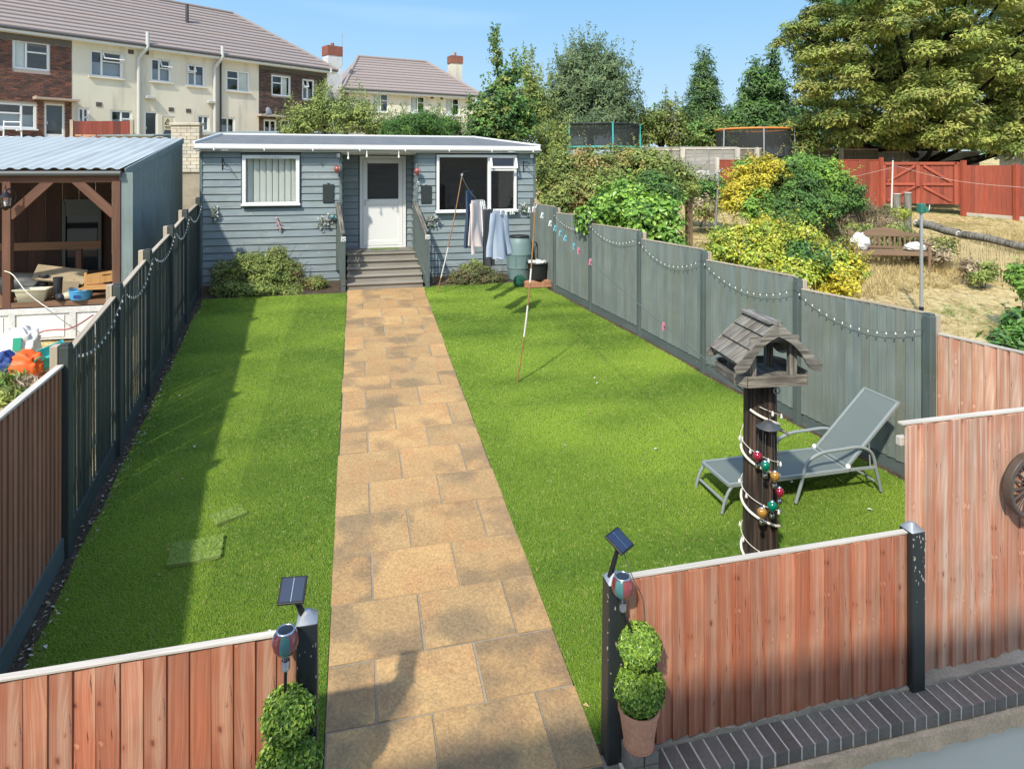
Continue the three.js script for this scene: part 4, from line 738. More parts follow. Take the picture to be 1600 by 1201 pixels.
{ // water butt, tub, brick stack, grass ball
  const p = V(3.60, gy(3.6, -14.1), -14.12), t = thing('water_butt', 'grey green plastic water butt standing at the cabin corner', 'water butt', null, p);
  const pl = mat([0.16, 0.24, 0.235], 0.5);
  part('barrel', lathe([[0.0, 0], [0.25, 0], [0.262, 0.03], [0.272, 0.25], [0.292, 0.27], [0.292, 0.3], [0.284, 0.33], [0.29, 0.55], [0.308, 0.57], [0.308, 0.60], [0.296, 0.63], [0.28, 0.82], [0.24, 0.92], [0.22, 0.95], [0.225, 0.98]], 32), pl, t);
  part('lid', lathe([[0.0, 1.01], [0.2, 1.005], [0.235, 0.995], [0.24, 0.97], [0.225, 0.965]], 32), M.blackMetal, t);
  for (let k = 0; k < 5; k++) { const a = 0.6 + k * 0.75; part('rib', beam(V(0.298 * Math.cos(a), 0.33, 0.298 * Math.sin(a)), V(0.303 * Math.cos(a), 0.55, 0.303 * Math.sin(a)), 0.014, 0.02, V(Math.cos(a), 0, Math.sin(a))), pl, t); }
  part('hose', tube([V(0.26, 0.85, 0.08), V(0.36, 0.84, 0.12), V(0.40, 0.7, 0.14), V(0.40, 0.5, 0.14)], 0.016, 16, 6), M.blackMetal, t);
  const q = V(3.83, plane(-13.45) + 0.0, -13.42), b = thing('brick_stack', 'low stack of orange bricks under the black tub', 'bricks', null, q); srand(341);
  const bm = variants([0.62, 0.30, 0.17], 4, 0.2, 0.85, { map: T.noise }), bgm = rbox(0.215, 0.065, 0.1, 0.004);
  for (let r = 0; r < 2; r++) for (let i = 0; i < 3; i++) for (let j = 0; j < 4; j++) { if (r === 1 && i === 0 && j < 2) continue; const m = part('brick', bgm, pick(bm), b); m.position.set(-0.22 + i * 0.218 - 0.0, 0.036 + r * 0.068, -0.15 + j * 0.104); m.rotation.y = rr(-0.02, 0.02); }
  const tubp = V(3.84, q.y + 0.142, -13.47), k = thing('plant_tub', 'black plastic tub topped with pale stones on the brick stack', 'tub', null, tubp);
  part('tub', lathe([[0, 0], [0.18, 0], [0.185, 0.02], [0.215, 0.33], [0.235, 0.335], [0.235, 0.37], [0.22, 0.37], [0.205, 0.3], [0, 0.3]], 28), mat([0.02, 0.022, 0.022], 0.5), k);
  const st = []; srand(351); for (let i = 0; i < 150; i++) { const a = rnd() * 6.28, r = 0.2 * Math.sqrt(rnd()); const g = new THREE.IcosahedronGeometry(rr(0.014, 0.03), 0); g.scale(1, 0.7, 1.2); g.rotateY(rnd() * 6); g.translate(r * Math.cos(a), 0.35 + rr(0, 0.05), r * Math.sin(a)); st.push(g); } part('stones', st, M.whiteMatt, k).userData.kind = 'stuff';
  const s = V(3.72, q.y + 0.142, -13.28), tr = thing('feeding_tray', 'small black tray on the front of the brick stack', 'tray', null, s.clone().add(V(0.1, -0.0, -0.0))); part('dish', lathe([[0, 0.005], [0.09, 0.005], [0.1, 0.03], [0.105, 0.03], [0.095, 0], [0, 0]], 20), M.blackMetal, tr);
  const gb = at(812, 437, 13.85), L = new Leaves(); srand(361); for (let i = 0; i < 3000; i++) { const d = dirRnd(), q = i % 2 ? 1 : rr(0.5, 1); L.leaf(d[0] * 0.13 * q, d[1] * 0.13 * q, d[2] * 0.13 * q, d[0] + rr(-0.4, 0.4), d[1] + rr(-0.4, 0.4), d[2] + rr(-0.4, 0.4), 0.035, 0.012, shadeCol([[0.02, 0.15, 0.085], [0.03, 0.2, 0.115]], 0.2)); }
  const gt = thing('topiary_ball', 'dark green artificial grass ball on the soil by the water butt', 'ornament', null, V(gb.x, gy(gb.x, gb.z) + 0.12, gb.z)); part('leaves', L.build(), leafMat, gt);
}
{ // topiary pots with two clipped balls
  const leafC = [[0.17, 0.30, 0.03], [0.26, 0.42, 0.05], [0.34, 0.48, 0.08], [0.09, 0.19, 0.025]];
  const mk = (label, p, r1, r2, y1, y2, sd, potLabel) => {
    const t = thing('topiary_pot', label, 'potted plant', null, p); srand(sd);
    part('saucer', lathe([[0, -0.001], [0.09, -0.001], [0.09, 0.002], [0, 0.002]], 20), M.terracotta, t); part('pot', lathe([[0, 0.0], [0.08, 0.0], [0.084, 0.006], [0.112, 0.185], [0.118, 0.192], [0.118, 0.222], [0.108, 0.222], [0.102, 0.17], [0, 0.17]], 36), M.terracotta, t, potLabel);
    part('soil', lathe([[0, 0.185], [0.05, 0.188], [0.104, 0.176]], 20), M.soil, t); part('stem', rod(V(0, 0.15, 0), V(0, y2, 0), 0.012), M.leafstem, t);
    for (const [r, y, n] of [[r1, y1, 4200], [r2, y2, 3200]]) {
      const L = new Leaves();
      for (let i = 0; i < n; i++) { const d = dirRnd(), k = r * (0.80 + 0.24 * Math.sqrt(rnd()) + 0.22 * (free(d[0] * 3 + 9, d[1] * 3 + d[2] * 3, sd) - 0.5)); const col = shadeCol(leafC, 0.2), nx = d[0] + rr(-0.7, 0.7), ny = d[1] + rr(-0.5, 0.8), nz = d[2] + rr(-0.7, 0.7), l = Math.hypot(nx, ny, nz); L.leaf(d[0] * k, y + d[1] * k * 0.93, d[2] * k, nx / l, ny / l, nz / l, rr(0.015, 0.029), rr(0.010, 0.019), col, 0.4); }
      for (let i = 0; i < 1400; i++) { const d = dirRnd(), k = r * 0.85 * Math.cbrt(rnd()); L.leaf(d[0] * k, y + d[1] * k, d[2] * k, d[0], d[1], d[2], 0.034, 0.024, shadeCol(leafC, 0.2), 0.3); }
      part('clipped_ball', L.build(), glossLeaf, t); part('twigs', Array.from({ length: 7 }, () => { const d = dirRnd(); return rod(V(0, y, 0), V(d[0] * r * 0.9, y + d[1] * r * 0.9, d[2] * r * 0.9), 0.004, 0.002, 5); }), M.leafstem, t);
    }
    return t;
  };
  mk('terracotta pot with two clipped green topiary balls beside the right gatepost', V(1.575, 0.45, -3.40), 0.138, 0.116, 0.32, 0.56, 41);
  mk('red pot with two clipped green topiary balls beside the left gatepost', V(-0.33, 0.40, -3.37), 0.145, 0.122, 0.36, 0.62, 43);
}
{ // balloon lamps on stakes and solar panels
  const gore = [[0.20, 0.03, 0.04], [0.05, 0.16, 0.20], [0.18, 0.03, 0.10], [0.30, 0.10, 0.03], [0.06, 0.10, 0.22], [0.16, 0.03, 0.03], [0.06, 0.18, 0.18], [0.24, 0.06, 0.06]];
  const mk = (label, top, foot, turn) => {
    const t = thing('balloon_lamp', label, 'garden light', null, top); const r = 0.066;
    for (let k = 0; k < 8; k++) { const g = new THREE.LatheGeometry([[0.04, 0.05], [0.058, 0.03], [r, -0.002], [0.06, -0.032], [0.042, -0.058], [0.018, -0.076]].map((q) => new THREE.Vector2(...q)), 4, k * Math.PI / 4 + turn, Math.PI / 4); part('gore', g, new THREE.MeshPhysicalMaterial({ color: lin(...gore[k]), roughness: 0.18, clearcoat: 0.6, side: THREE.DoubleSide }), t); }
    const ring = new THREE.TorusGeometry(0.041, 0.006, 8, 24); ring.rotateX(Math.PI / 2); ring.translate(0, 0.05, 0); part('ring', ring, M.silver, t);
    part('solar_cell', (() => { const g = new THREE.CylinderGeometry(0.039, 0.039, 0.006, 20); g.translate(0, 0.05, 0); return g; })(), mat([0.025, 0.03, 0.04], 0.25), t);
    part('basket', lathe([[0.012, -0.13], [0.016, -0.145], [0.018, -0.10], [0.021, -0.098], [0.022, -0.14], [0.014, -0.152], [0, -0.152]], 14), M.silver, t);
    part('stake', rod(foot.clone().sub(top), V(0, -0.15, 0), 0.008), M.blackMetal, t);
    part('wires', [0, 2.1, 4.2].map((a) => rod(V(0.018 * Math.cos(a), -0.074, 0.018 * Math.sin(a)), V(0.02 * Math.cos(a), -0.1, 0.02 * Math.sin(a)), 0.002)), M.silver, t);
  };
  const b1 = at(973, 914, 3.67); mk('multicoloured balloon lamp on a stake in the right topiary pot', b1, V(1.565, 1.02, -3.37), 0.4);
  const b2 = at(446, 1000, 3.2); mk('multicoloured balloon lamp on a stake in the left topiary pot', b2, V(-0.35, 1.0, -3.37), 1.2);
  const panel = (label, c, foot, yaw, tilt) => {
    const t = thing('solar_stake_light', label, 'solar panel', null, foot); const p = c.clone().sub(foot);
    part('stem', rod(V(0, 0, 0), p.clone().add(V(0, -0.01, 0)), 0.017, 0.012, 10), M.blackMetal, t);
    const place = (m) => { m.position.copy(p); m.rotation.set(tilt, yaw, 0, 'YXZ'); return m; };
    const fr = place(part('frame', rbox(0.135, 0.014, 0.135, 0.005), M.blackMetal, t));
    for (const s of [-1, 1]) { const q = part('cell', box(0.055, 0.002, 0.115, s * 0.0295, 0.0085, 0), new THREE.MeshPhysicalMaterial({ color: lin(0.02, 0.03, 0.055), roughness: 0.12, clearcoat: 1 }), fr); q.name = 'cell'; }
    part('seam', box(0.003, 0.002, 0.115, 0, 0.0085, 0), M.silver, fr);
  };
  panel('small solar panel on a stem above the right gatepost', at(968, 845, 3.75), V(1.44, 1.36, -3.5), 0.6, 0.5);
  panel('small solar panel on a stem above the left gatepost', at(457, 922, 3.33), V(-0.27, 1.42, -3.5), -0.1, 0.55);
  single('solar_cable', tube([at(974, 858, 3.75), at(980, 880, 3.72), at(990, 905, 3.70), V(1.63, 1.22, -3.46), V(1.64, 1.0, -3.46), V(1.60, 0.85, -3.42)], 0.0025, 40, 5), M.cable, 'thin black cable looping from the right solar panel down the fence', 'cable');
}
{ // cart wheel on the tall fence
  const c = onZ(1608, 756, -3.49), t = thing('cart_wheel', 'dark wooden cart wheel hung on the tall pink fence', 'wheel', null, V(c.x, c.y, -3.5)); const R = 0.225; const wm = mat([0.13, 0.10, 0.085], 0.45, { map: T.plainwood });
  const rim = lathe([[R - 0.03, 0.0], [R, 0.0], [R + 0.004, 0.012], [R, 0.05], [R - 0.005, 0.058], [R - 0.03, 0.058], [R - 0.034, 0.05], [R - 0.034, 0.008], [R - 0.03, 0]], 56); rim.rotateX(Math.PI / 2); part('rim', rim, wm, t);
  part('hub', (() => { const g = lathe([[0, 0.075], [0.03, 0.072], [0.045, 0.06], [0.05, 0.02], [0.045, 0], [0, 0]], 20); g.rotateX(Math.PI / 2); return g; })(), wm, t);
  for (let k = 0; k < 16; k++) { const a = k / 16 * 6.2832 + 0.1; part('spoke', rod(V(0.042 * Math.cos(a), 0.042 * Math.sin(a), 0.03), V((R - 0.03) * Math.cos(a), (R - 0.03) * Math.sin(a), 0.03), 0.0065, 0.009), wm, t); }
}
{ // turf offcuts and fallen leaves
  const mk = (label, p, w, d, turn, sd, curl) => {
    const t = thing('turf_offcut', label, 'turf offcut', null, V(p.x, plane(p.z) + 0.012, p.z)); t.rotation.set(TILT, turn, 0, 'YXZ'); srand(sd);
    const g = new THREE.BoxGeometry(w, 0.03, d, 8, 1, 8), q = g.attributes.position, lift = (x, z) => curl * Math.pow(Math.abs(x / w * 2) * Math.abs(z / d * 2), 2) + 0.014; for (let i = 0; i < q.count; i++) q.setY(i, q.getY(i) + lift(q.getX(i), q.getZ(i))); g.computeVertexNormals(); uvm(g); part('backing', g, mat([0.20, 0.28, 0.07], 0.9), t);
    const L = new Leaves(); for (let i = 0; i < w * d * 26000; i++) { const x = rr(-w / 2, w / 2), z = rr(-d / 2, d / 2), a = rnd() * 6.28; L.leaf(x, lift(x, z) + 0.013, z, Math.cos(a), 0.15, Math.sin(a), 0.026, 0.005, shadeCol([[0.27, 0.40, 0.06], [0.34, 0.45, 0.08], [0.22, 0.35, 0.05]], 0.15), 0); }
    part('pile', L.build(), gLeafMatte, t);
  };
  const gLeafMatte = mat([1, 1, 1], 0.7, { vertexColors: true });
  mk('square offcut of green turf lying on the lawn in the fence shadow edge', onLawn(306, 866), 0.40, 0.28, 0.10, 5, 0.012); mk('small tapered offcut of green turf lying beyond the square offcut', onLawn(357, 809), 0.27, 0.17, 0.55, 6, 0.004);
  const lm = [mat([0.62, 0.56, 0.42], 0.8), mat([0.45, 0.32, 0.15], 0.8), mat([0.74, 0.72, 0.66], 0.8)];
  srand(371); const lg = [0, 1, 2].map(() => { const L = new Leaves(); L.leaf(0, 0.03, 0, 0.1, 1, 0.1, 0.05, 0.026, [1, 1, 1], 0.7); return L.build(); });
  const spots = [[286, 753], [262, 861], [68, 1015], [283, 620], [320, 588], [313, 587], [302, 700], [920, 648], [1022, 706], [885, 700], [910, 1108], [935, 601], [930, 592], [1180, 692], [1355, 800], [940, 1010], [250, 905], [420, 990]];
  spots.forEach(([x, y], i) => { const p = onLawn(x, y), m = single('fallen_leaf', lg[i % 3], lm[i % 3], 'small pale dry leaf lying on the green lawn', 'leaf', 'dry leaves on the lawn'); m.position.set(p.x, plane(p.z), p.z); m.rotation.y = rnd() * 6; });
  const L = new Leaves(); srand(381); for (let i = 0; i < 420; i++) { const z = rr(-3.7, -13.3), x = leftX(z) + rr(0.06, 0.2); L.leaf(x, plane(z) + 0.015, z, rr(-0.4, 0.4), 1, rr(-0.4, 0.4), rr(0.02, 0.05), rr(0.012, 0.025), shadeCol([[0.45, 0.36, 0.22], [0.30, 0.22, 0.12], [0.6, 0.55, 0.45], [0.2, 0.14, 0.08]], 0.2)); }
  const m = single('leaf_litter', L.build(), gLeafMatte, 'brown leaf litter along the foot of the dark left fence', 'litter'); m.userData.kind = 'stuff';
}
{ // strings of little lamps draped along the fences
  const strings = (label, posts, tops, off, from, to, sd, n) => {
    const t = thing('string_lights', label, 'string lights'); srand(sd);
    for (let i = from; i < to; i++) {
      const a = V(posts[i][0] + off, tops(i) - 0.07, posts[i][1]), b = V(posts[i + 1][0] + off, tops(i + 1) - 0.09, posts[i + 1][1]), sag = rr(0.18, 0.25), pts = [];
      for (let k = 0; k <= 16; k++) { const u = k / 16; pts.push(a.clone().lerp(b, u).add(V(0, -sag * 4 * u * (1 - u), 0))); }
      part('cable', tube(pts, 0.003, 32, 5), M.cable, t);
      const c = new THREE.CatmullRomCurve3(pts); for (let k = 1; k < n; k++) { const p = c.getPointAt(k / n); part('bulb', lathe([[0.004, 0.012], [0.005, 0.004], [0.0085, -0.005], [0.007, -0.013], [0, -0.018]], 8).translate(p.x + off * 0.1, p.y - 0.012, p.z), M.bulb, t); }
    }
  };
  strings('string of white globe bulbs draped along the grey right fence', RPOST, (i) => plane(RPOST[i][1]) + 1.74, -0.085, 1, 6, 7, 16);
  const lt = [2.27, 2.49, 2.68, 2.85, 3.01, 3.15]; strings('string of white globe bulbs draped along the dark left fence', LPOST, (i) => lt[i], 0.085, 0, 5, 8, 15);
}
{ // things hung on the cabin
  const Z = -14.56;
  const bracket = (label, px, py, s) => { const p = onZ(px, py, Z), t = thing('hanging_bracket', label, 'bracket', 'basket brackets', V(p.x, p.y, Z - 0.01)); part('back_bar', rbox(0.02, 0.26, 0.015, 0.003, 0, -0.08, 0), M.blackMetal, t); part('arm', [tube([V(0, 0.03, 0), V(s * 0.05, 0.02, 0.18), V(s * 0.08, -0.02, 0.3)], 0.009, 14, 6), tube([V(0, -0.18, 0.0), V(s * 0.06, -0.06, 0.12), V(s * 0.07, 0.0, 0.25)], 0.007, 14, 6)], M.blackMetal, t); };
  bracket('black iron basket bracket left of the white blind window', 347, 250, 1); bracket('black iron basket bracket at the right end of the cabin', 818, 255, 1);
  const panel = (label, px, py) => { const p = onZ(px, py, Z), t = thing('wall_plaque', label, 'plaque', 'dark plaques by the door', V(p.x, p.y, Z)); const g = rbox(0.24, 0.40, 0.03, 0.012), m = mat([0.02, 0.028, 0.028], 0.6, { bumpMap: T.fine, bumpScale: 0.004 }); part('board', g, m, t); part('hanger', rbox(0.05, 0.03, 0.012, 0.004, 0, 0.21, 0), M.blackMetal, t); };
  panel('black rectangular plaque left of the cabin door', 513, 302); panel('black rectangular plaque right of the cabin door', 666, 304);
  const hb = (label, px, py) => { const p = onZ(px, py, Z + 0.12), t = thing('hanging_balloon', label, 'ornament', 'red balloons by the door', V(p.x, p.y, Z + 0.12)); part('envelope', balloonGeo(0.075), new THREE.MeshPhysicalMaterial({ color: lin(0.30, 0.085, 0.075), roughness: 0.25, clearcoat: 0.5, side: THREE.DoubleSide }), t); for (const a of [0.6, 2.2, 3.8]) part('stripe', (() => { const g = new THREE.LatheGeometry([[0.03, 0.071], [0.066, 0.041], [0.077, 0.008], [0.07, -0.027], [0.045, -0.065]].map((q) => new THREE.Vector2(...q)), 3, a, 0.4); return g; })(), mat([0.55, 0.42, 0.4], 0.3), t); part('basket', rbox(0.035, 0.035, 0.035, 0.005, 0, -0.15, 0), M.silver, t); part('cord', rod(V(0, 0.07, 0), V(0, 0.35, -0.05), 0.003), M.cable, t); if (px > 600) part('chime', [0, 1, 2, 3].map((k) => ball(0.018, 0.015 * Math.sin(k * 2), -0.2 - k * 0.05, 0)), M.silver, t); };
  hb('red balloon ornament hanging left of the cabin door', 527, 264); hb('red balloon ornament with silver drops right of the cabin door', 652, 267);
  const spray = (label, px, py, w, h, sd, cols) => { const p = onZ(px, py, Z), t = thing('wall_ornament', label, 'ornament', null, V(p.x, p.y, Z + 0.02)); srand(sd); const L = new Leaves(); for (let i = 0; i < 70; i++) { const x = rr(-w, w), y = rr(-h, h) + x * 0.25; L.leaf(x, y, rr(0.01, 0.07), rr(-0.5, 0.5), rr(-0.2, 0.6), 1, 0.07, 0.035, shadeCol(cols, 0.3)); } part('leaves', L.build(), leafMat, t); part('stems', [tube([V(-w, -h * 0.3, 0), V(0, 0, 0.02), V(w, h * 0.4, 0.01)], 0.006, 14, 5), tube([V(-w * 0.6, -h, 0), V(0, 0, 0.02), V(w * 0.4, h, 0.01)], 0.005, 14, 5)], M.blackMetal, t); return t; };
  const sil = [[0.30, 0.33, 0.28], [0.18, 0.2, 0.16], [0.45, 0.45, 0.40]];
  const o1 = spray('metal leaf and blue bird ornament on the cabin left of the steps', 510, 344, 0.17, 0.12, 1, sil); part('bird', (() => { const g = ball(0.05, 0.13, 0.08, 0.09); g.scale(1, 1, 1); return join([g, rod(V(0.15, 0.06, 0.09), V(0.24, 0.04, 0.08), 0.02, 0.006)]); })(), mat([0.10, 0.26, 0.30], 0.5), o1);
  const o2 = spray('metal leaf and bird ornament on the cabin right of the steps', 672, 345, 0.15, 0.11, 2, sil); part('bird', join([ball(0.05, 0.13, 0.08, 0.09), rod(V(0.15, 0.06, 0.09), V(0.24, 0.04, 0.08), 0.02, 0.006)]), mat([0.30, 0.32, 0.30], 0.5), o2);
  spray('small metal flower ornament at the left end of the cabin', 336, 333, 0.05, 0.12, 3, [[0.2, 0.25, 0.2], [0.6, 0.6, 0.58], [0.1, 0.12, 0.1]]);
  spray('small metal flower and bell ornament at the right end of the cabin', 818, 325, 0.06, 0.1, 4, [[0.12, 0.2, 0.1], [0.6, 0.6, 0.58], [0.1, 0.12, 0.1]]);
  { const p = onZ(436, 351, Z), t = thing('wall_lizard', 'small pink lizard ornament on the cabin wall under the blind window', 'ornament', null, V(p.x, p.y, Z + 0.025)); const m = mat([0.50, 0.32, 0.33], 0.5); part('body', [tube([V(-0.05, 0.13, 0), V(-0.02, 0.06, 0.01), V(0.0, 0, 0.01), V(0.03, -0.06, 0.01), V(0.02, -0.13, 0)], 0.018, 20, 7), ball(0.028, -0.05, 0.14, 0.005)], m, t); for (const [x, y, s] of [[-0.01, 0.05, 1], [-0.01, 0.05, -1], [0.02, -0.04, 1], [0.02, -0.04, -1]]) part('leg', rod(V(x, y, 0), V(x + s * 0.07, y - 0.03, 0), 0.009), m, t); }
  for (const [px, py] of [[544, 246], [573, 243], [623, 244]]) { const p = onZ(px, py, -14.36), t = thing('festoon_lamp', 'small clear festoon bulb hanging under the cabin gutter', 'light bulb', 'festoon bulbs over the door', V(p.x, p.y, -14.36)); part('glass', lathe([[0.010, 0.035], [0.02, 0.0], [0.024, -0.024], [0.014, -0.042], [0, -0.046]], 12), M.bulb, t); part('holder', rod(V(0, 0.035, 0), V(0, 0.12, 0), 0.013), M.white, t); }
}

// =====================================================================
// THE NEIGHBOURS ON THE LEFT: open-fronted shelter and its clutter
// =====================================================================
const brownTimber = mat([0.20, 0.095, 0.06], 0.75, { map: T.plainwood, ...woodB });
{
  const t = thing('open_shelter', 'open fronted timber shelter with corrugated blue grey roof beyond the left fence', 'shelter'); srand(401);
  const X1 = -3.72, X0 = -9.4, ZF = -11.7, ZB = -15.3, YF = 3.74, YB = 4.40;
  { const nx = 180, nz = 6, pos = [], idx = []; for (const off of [0, -0.012]) for (let j = 0; j <= nz; j++) for (let i = 0; i <= nx; i++) { const x = lerp(X0, X1, i / nx), k = j / nz, c = 0.016 * Math.tanh(1.8 * Math.sin((x - X1) / 0.2 * 6.2832)); pos.push(x, lerp(YF, YB, k) + c + off, lerp(ZF + 0.12, ZB - 0.1, k)); }
    const W = nx + 1, S = W * (nz + 1); for (let s = 0; s < 2; s++) for (let j = 0; j < nz; j++) for (let i = 0; i < nx; i++) { const a = s * S + j * W + i; idx.push(a, a + 1, a + W, a + 1, a + W + 1, a + W); } for (let i = 0; i < nx; i++) { idx.push(i, i + 1, S + i, i + 1, S + i + 1, S + i); }
    const g = new THREE.BufferGeometry(); g.setAttribute('position', new THREE.Float32BufferAttribute(pos, 3)); g.setIndex(idx); g.computeVertexNormals(); uvm(g); part('corrugated_roof', g, mat([0.44, 0.48, 0.49], 0.55, { map: T.render }), t); }
  part('gutter', [rod(V(X0, 3.66, ZF + 0.1), V(X1, 3.66, ZF + 0.1), 0.045)], mat([0.09, 0.10, 0.10], 0.5), t);
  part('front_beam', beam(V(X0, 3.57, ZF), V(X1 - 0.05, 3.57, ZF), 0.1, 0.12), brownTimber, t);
  const wallM = mat([0.37, 0.40, 0.39], 0.6, { map: T.greypaint });
  for (let k = 0; k < 4; k++) { const za = lerp(ZF - 0.02, ZB, k / 4), zb = lerp(ZF - 0.02, ZB, (k + 1) / 4) + 0.004, ya = lerp(YF, YB, k / 4) - 0.06, yb = lerp(YF, YB, (k + 1) / 4) - 0.06; const s = new THREE.Shape([[0, 0.9], [za - zb, 0.9], [za - zb, ya], [0, yb]].map((p) => new THREE.Vector2(p[0], p[1]))); const g = new THREE.ExtrudeGeometry(s, { depth: 0.03, bevelEnabled: false }); g.rotateY(-Math.PI / 2); uvm(g); const m = part('side_panel', g, wallM, t); m.position.set(X1 + 0.02, 0, zb); }
  part('front_return', box(0.3, 2.75, 0.03, X1 + 0.0, 2.3, ZF + 0.02), wallM, t);
  part('side_trim', beam(V(X1 + 0.03, YF - 0.06, ZF), V(X1 + 0.03, YB - 0.06, ZB), 0.03, 0.12), wallM, t);
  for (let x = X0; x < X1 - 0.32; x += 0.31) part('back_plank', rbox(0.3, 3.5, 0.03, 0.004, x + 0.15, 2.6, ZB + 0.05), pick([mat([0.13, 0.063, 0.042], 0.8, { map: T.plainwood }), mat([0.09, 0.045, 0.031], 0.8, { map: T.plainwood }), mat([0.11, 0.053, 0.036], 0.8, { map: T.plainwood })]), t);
  for (const [px, y1] of [[183, 3.55], [12, 3.55]]) { const p = onZ(px, 400, ZF); part('post', rbox(0.115, y1 - 0.9, 0.115, 0.006, p.x, (y1 + 0.9) / 2, ZF), brownTimber, t); for (const s of px === 183 ? [-1] : [1]) part('brace', beam(V(p.x + s * 0.03, 2.98, ZF + 0.02), V(p.x + s * 0.6, 3.56, ZF + 0.02), 0.14, 0.05, V(0, 0, 1)), brownTimber, t); }
  const w0 = onZ(100, 315, ZB + 0.1), w1 = onZ(156, 425, ZB + 0.1);
  part('window_frame', [box(w1.x - w0.x, 0.09, 0.06, (w0.x + w1.x) / 2, w0.y, ZB + 0.1), box(w1.x - w0.x, 0.06, 0.06, (w0.x + w1.x) / 2, w1.y, ZB + 0.1), box(0.06, w0.y - w1.y, 0.06, w0.x, (w0.y + w1.y) / 2, ZB + 0.1), box(0.06, w0.y - w1.y, 0.06, w1.x, (w0.y + w1.y) / 2, ZB + 0.1), box(w1.x - w0.x, 0.28, 0.05, (w0.x + w1.x) / 2, w0.y - 0.16, ZB + 0.1)], mat([0.12, 0.13, 0.11], 0.6), t);
  part('window_pane', box(w1.x - w0.x - 0.06, w0.y - w1.y, 0.008, (w0.x + w1.x) / 2, (w0.y + w1.y) / 2, ZB + 0.085), new THREE.MeshPhysicalMaterial({ color: lin(0.02, 0.025, 0.03), roughness: 0.05 }), t);
  const rl = onZ(158, 382, -13.0); part('rail', beam(V(X0, rl.y, -13), V(rl.x, rl.y, -13), 0.05, 0.14), mat([0.30, 0.15, 0.07], 0.7, { map: T.plainwood }), t);
  for (const px of [122, 5]) { const p = onZ(px, 400, -13.03); part('rail_post', rbox(0.09, rl.y - 1.5, 0.07, 0.004, p.x, (rl.y - 0.08 + 1.5) / 2, -13.06), brownTimber, t); }
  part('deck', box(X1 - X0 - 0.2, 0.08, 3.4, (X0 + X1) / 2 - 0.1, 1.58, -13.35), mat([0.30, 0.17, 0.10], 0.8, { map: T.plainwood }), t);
}
{ // white panelled board under the deck edge
  const t = thing('panelled_board', 'white panelled boarding closing the front of the shelter deck', 'boarding', null, V(-6.2, 1.0, -11.6)); part('board', box(5.0, 0.5, 0.04, 0, 0.28, 0), M.whiteMatt, t);
  for (let k = 0; k < 6; k++) { part('stile', rbox(0.09, 0.5, 0.02, 0.003, -2.4 + k * 0.84, 0.28, 0.03), M.whiteMatt, t); part('panel', rbox(0.6, 0.34, 0.012, 0.004, -1.98 + k * 0.84, 0.24, 0.026), M.white, t); } part('top_rail', rbox(5.0, 0.09, 0.022, 0.003, 0, 0.49, 0.031), M.whiteMatt, t);
}
{ // lantern on the shelter post
  const p = onZ(8, 312, -11.45), t = thing('wall_lantern', 'black and glass wall lantern on the brown shelter post', 'lantern', null, p);
  part('roof', lathe([[0.0, 0.16], [0.018, 0.15], [0.02, 0.12], [0.05, 0.10], [0.06, 0.08], [0.10, 0.05], [0.105, 0.04], [0.0, 0.045]], 6), M.blackMetal, t); part('finial', [ball(0.014, 0, 0.18, 0), rod(V(0, 0.18, 0), V(0, 0.23, 0), 0.006)], M.blackMetal, t);
  part('glass', lathe([[0.088, 0.04], [0.07, -0.10]], 6), M.glass, t); part('bars', [0, 1, 2, 3, 4, 5].map((k) => { const a = k * Math.PI / 3; return rod(V(0.09 * Math.sin(a), 0.04, 0.09 * Math.cos(a)), V(0.072 * Math.sin(a), -0.1, 0.072 * Math.cos(a)), 0.005); }), M.blackMetal, t);
  part('base', lathe([[0.075, -0.10], [0.08, -0.115], [0.05, -0.135], [0.02, -0.16], [0, -0.17]], 6), M.blackMetal, t); part('arm', tube([V(0, 0.14, 0), V(0.06, 0.18, -0.08), V(0.06, 0.05, -0.2), V(0.03, -0.05, -0.22)], 0.012, 18, 6), M.blackMetal, t); part('lamp', lathe([[0, 0.0], [0.02, -0.02], [0.024, -0.05], [0.012, -0.08], [0.012, -0.1]], 10), M.bulb, t);
}
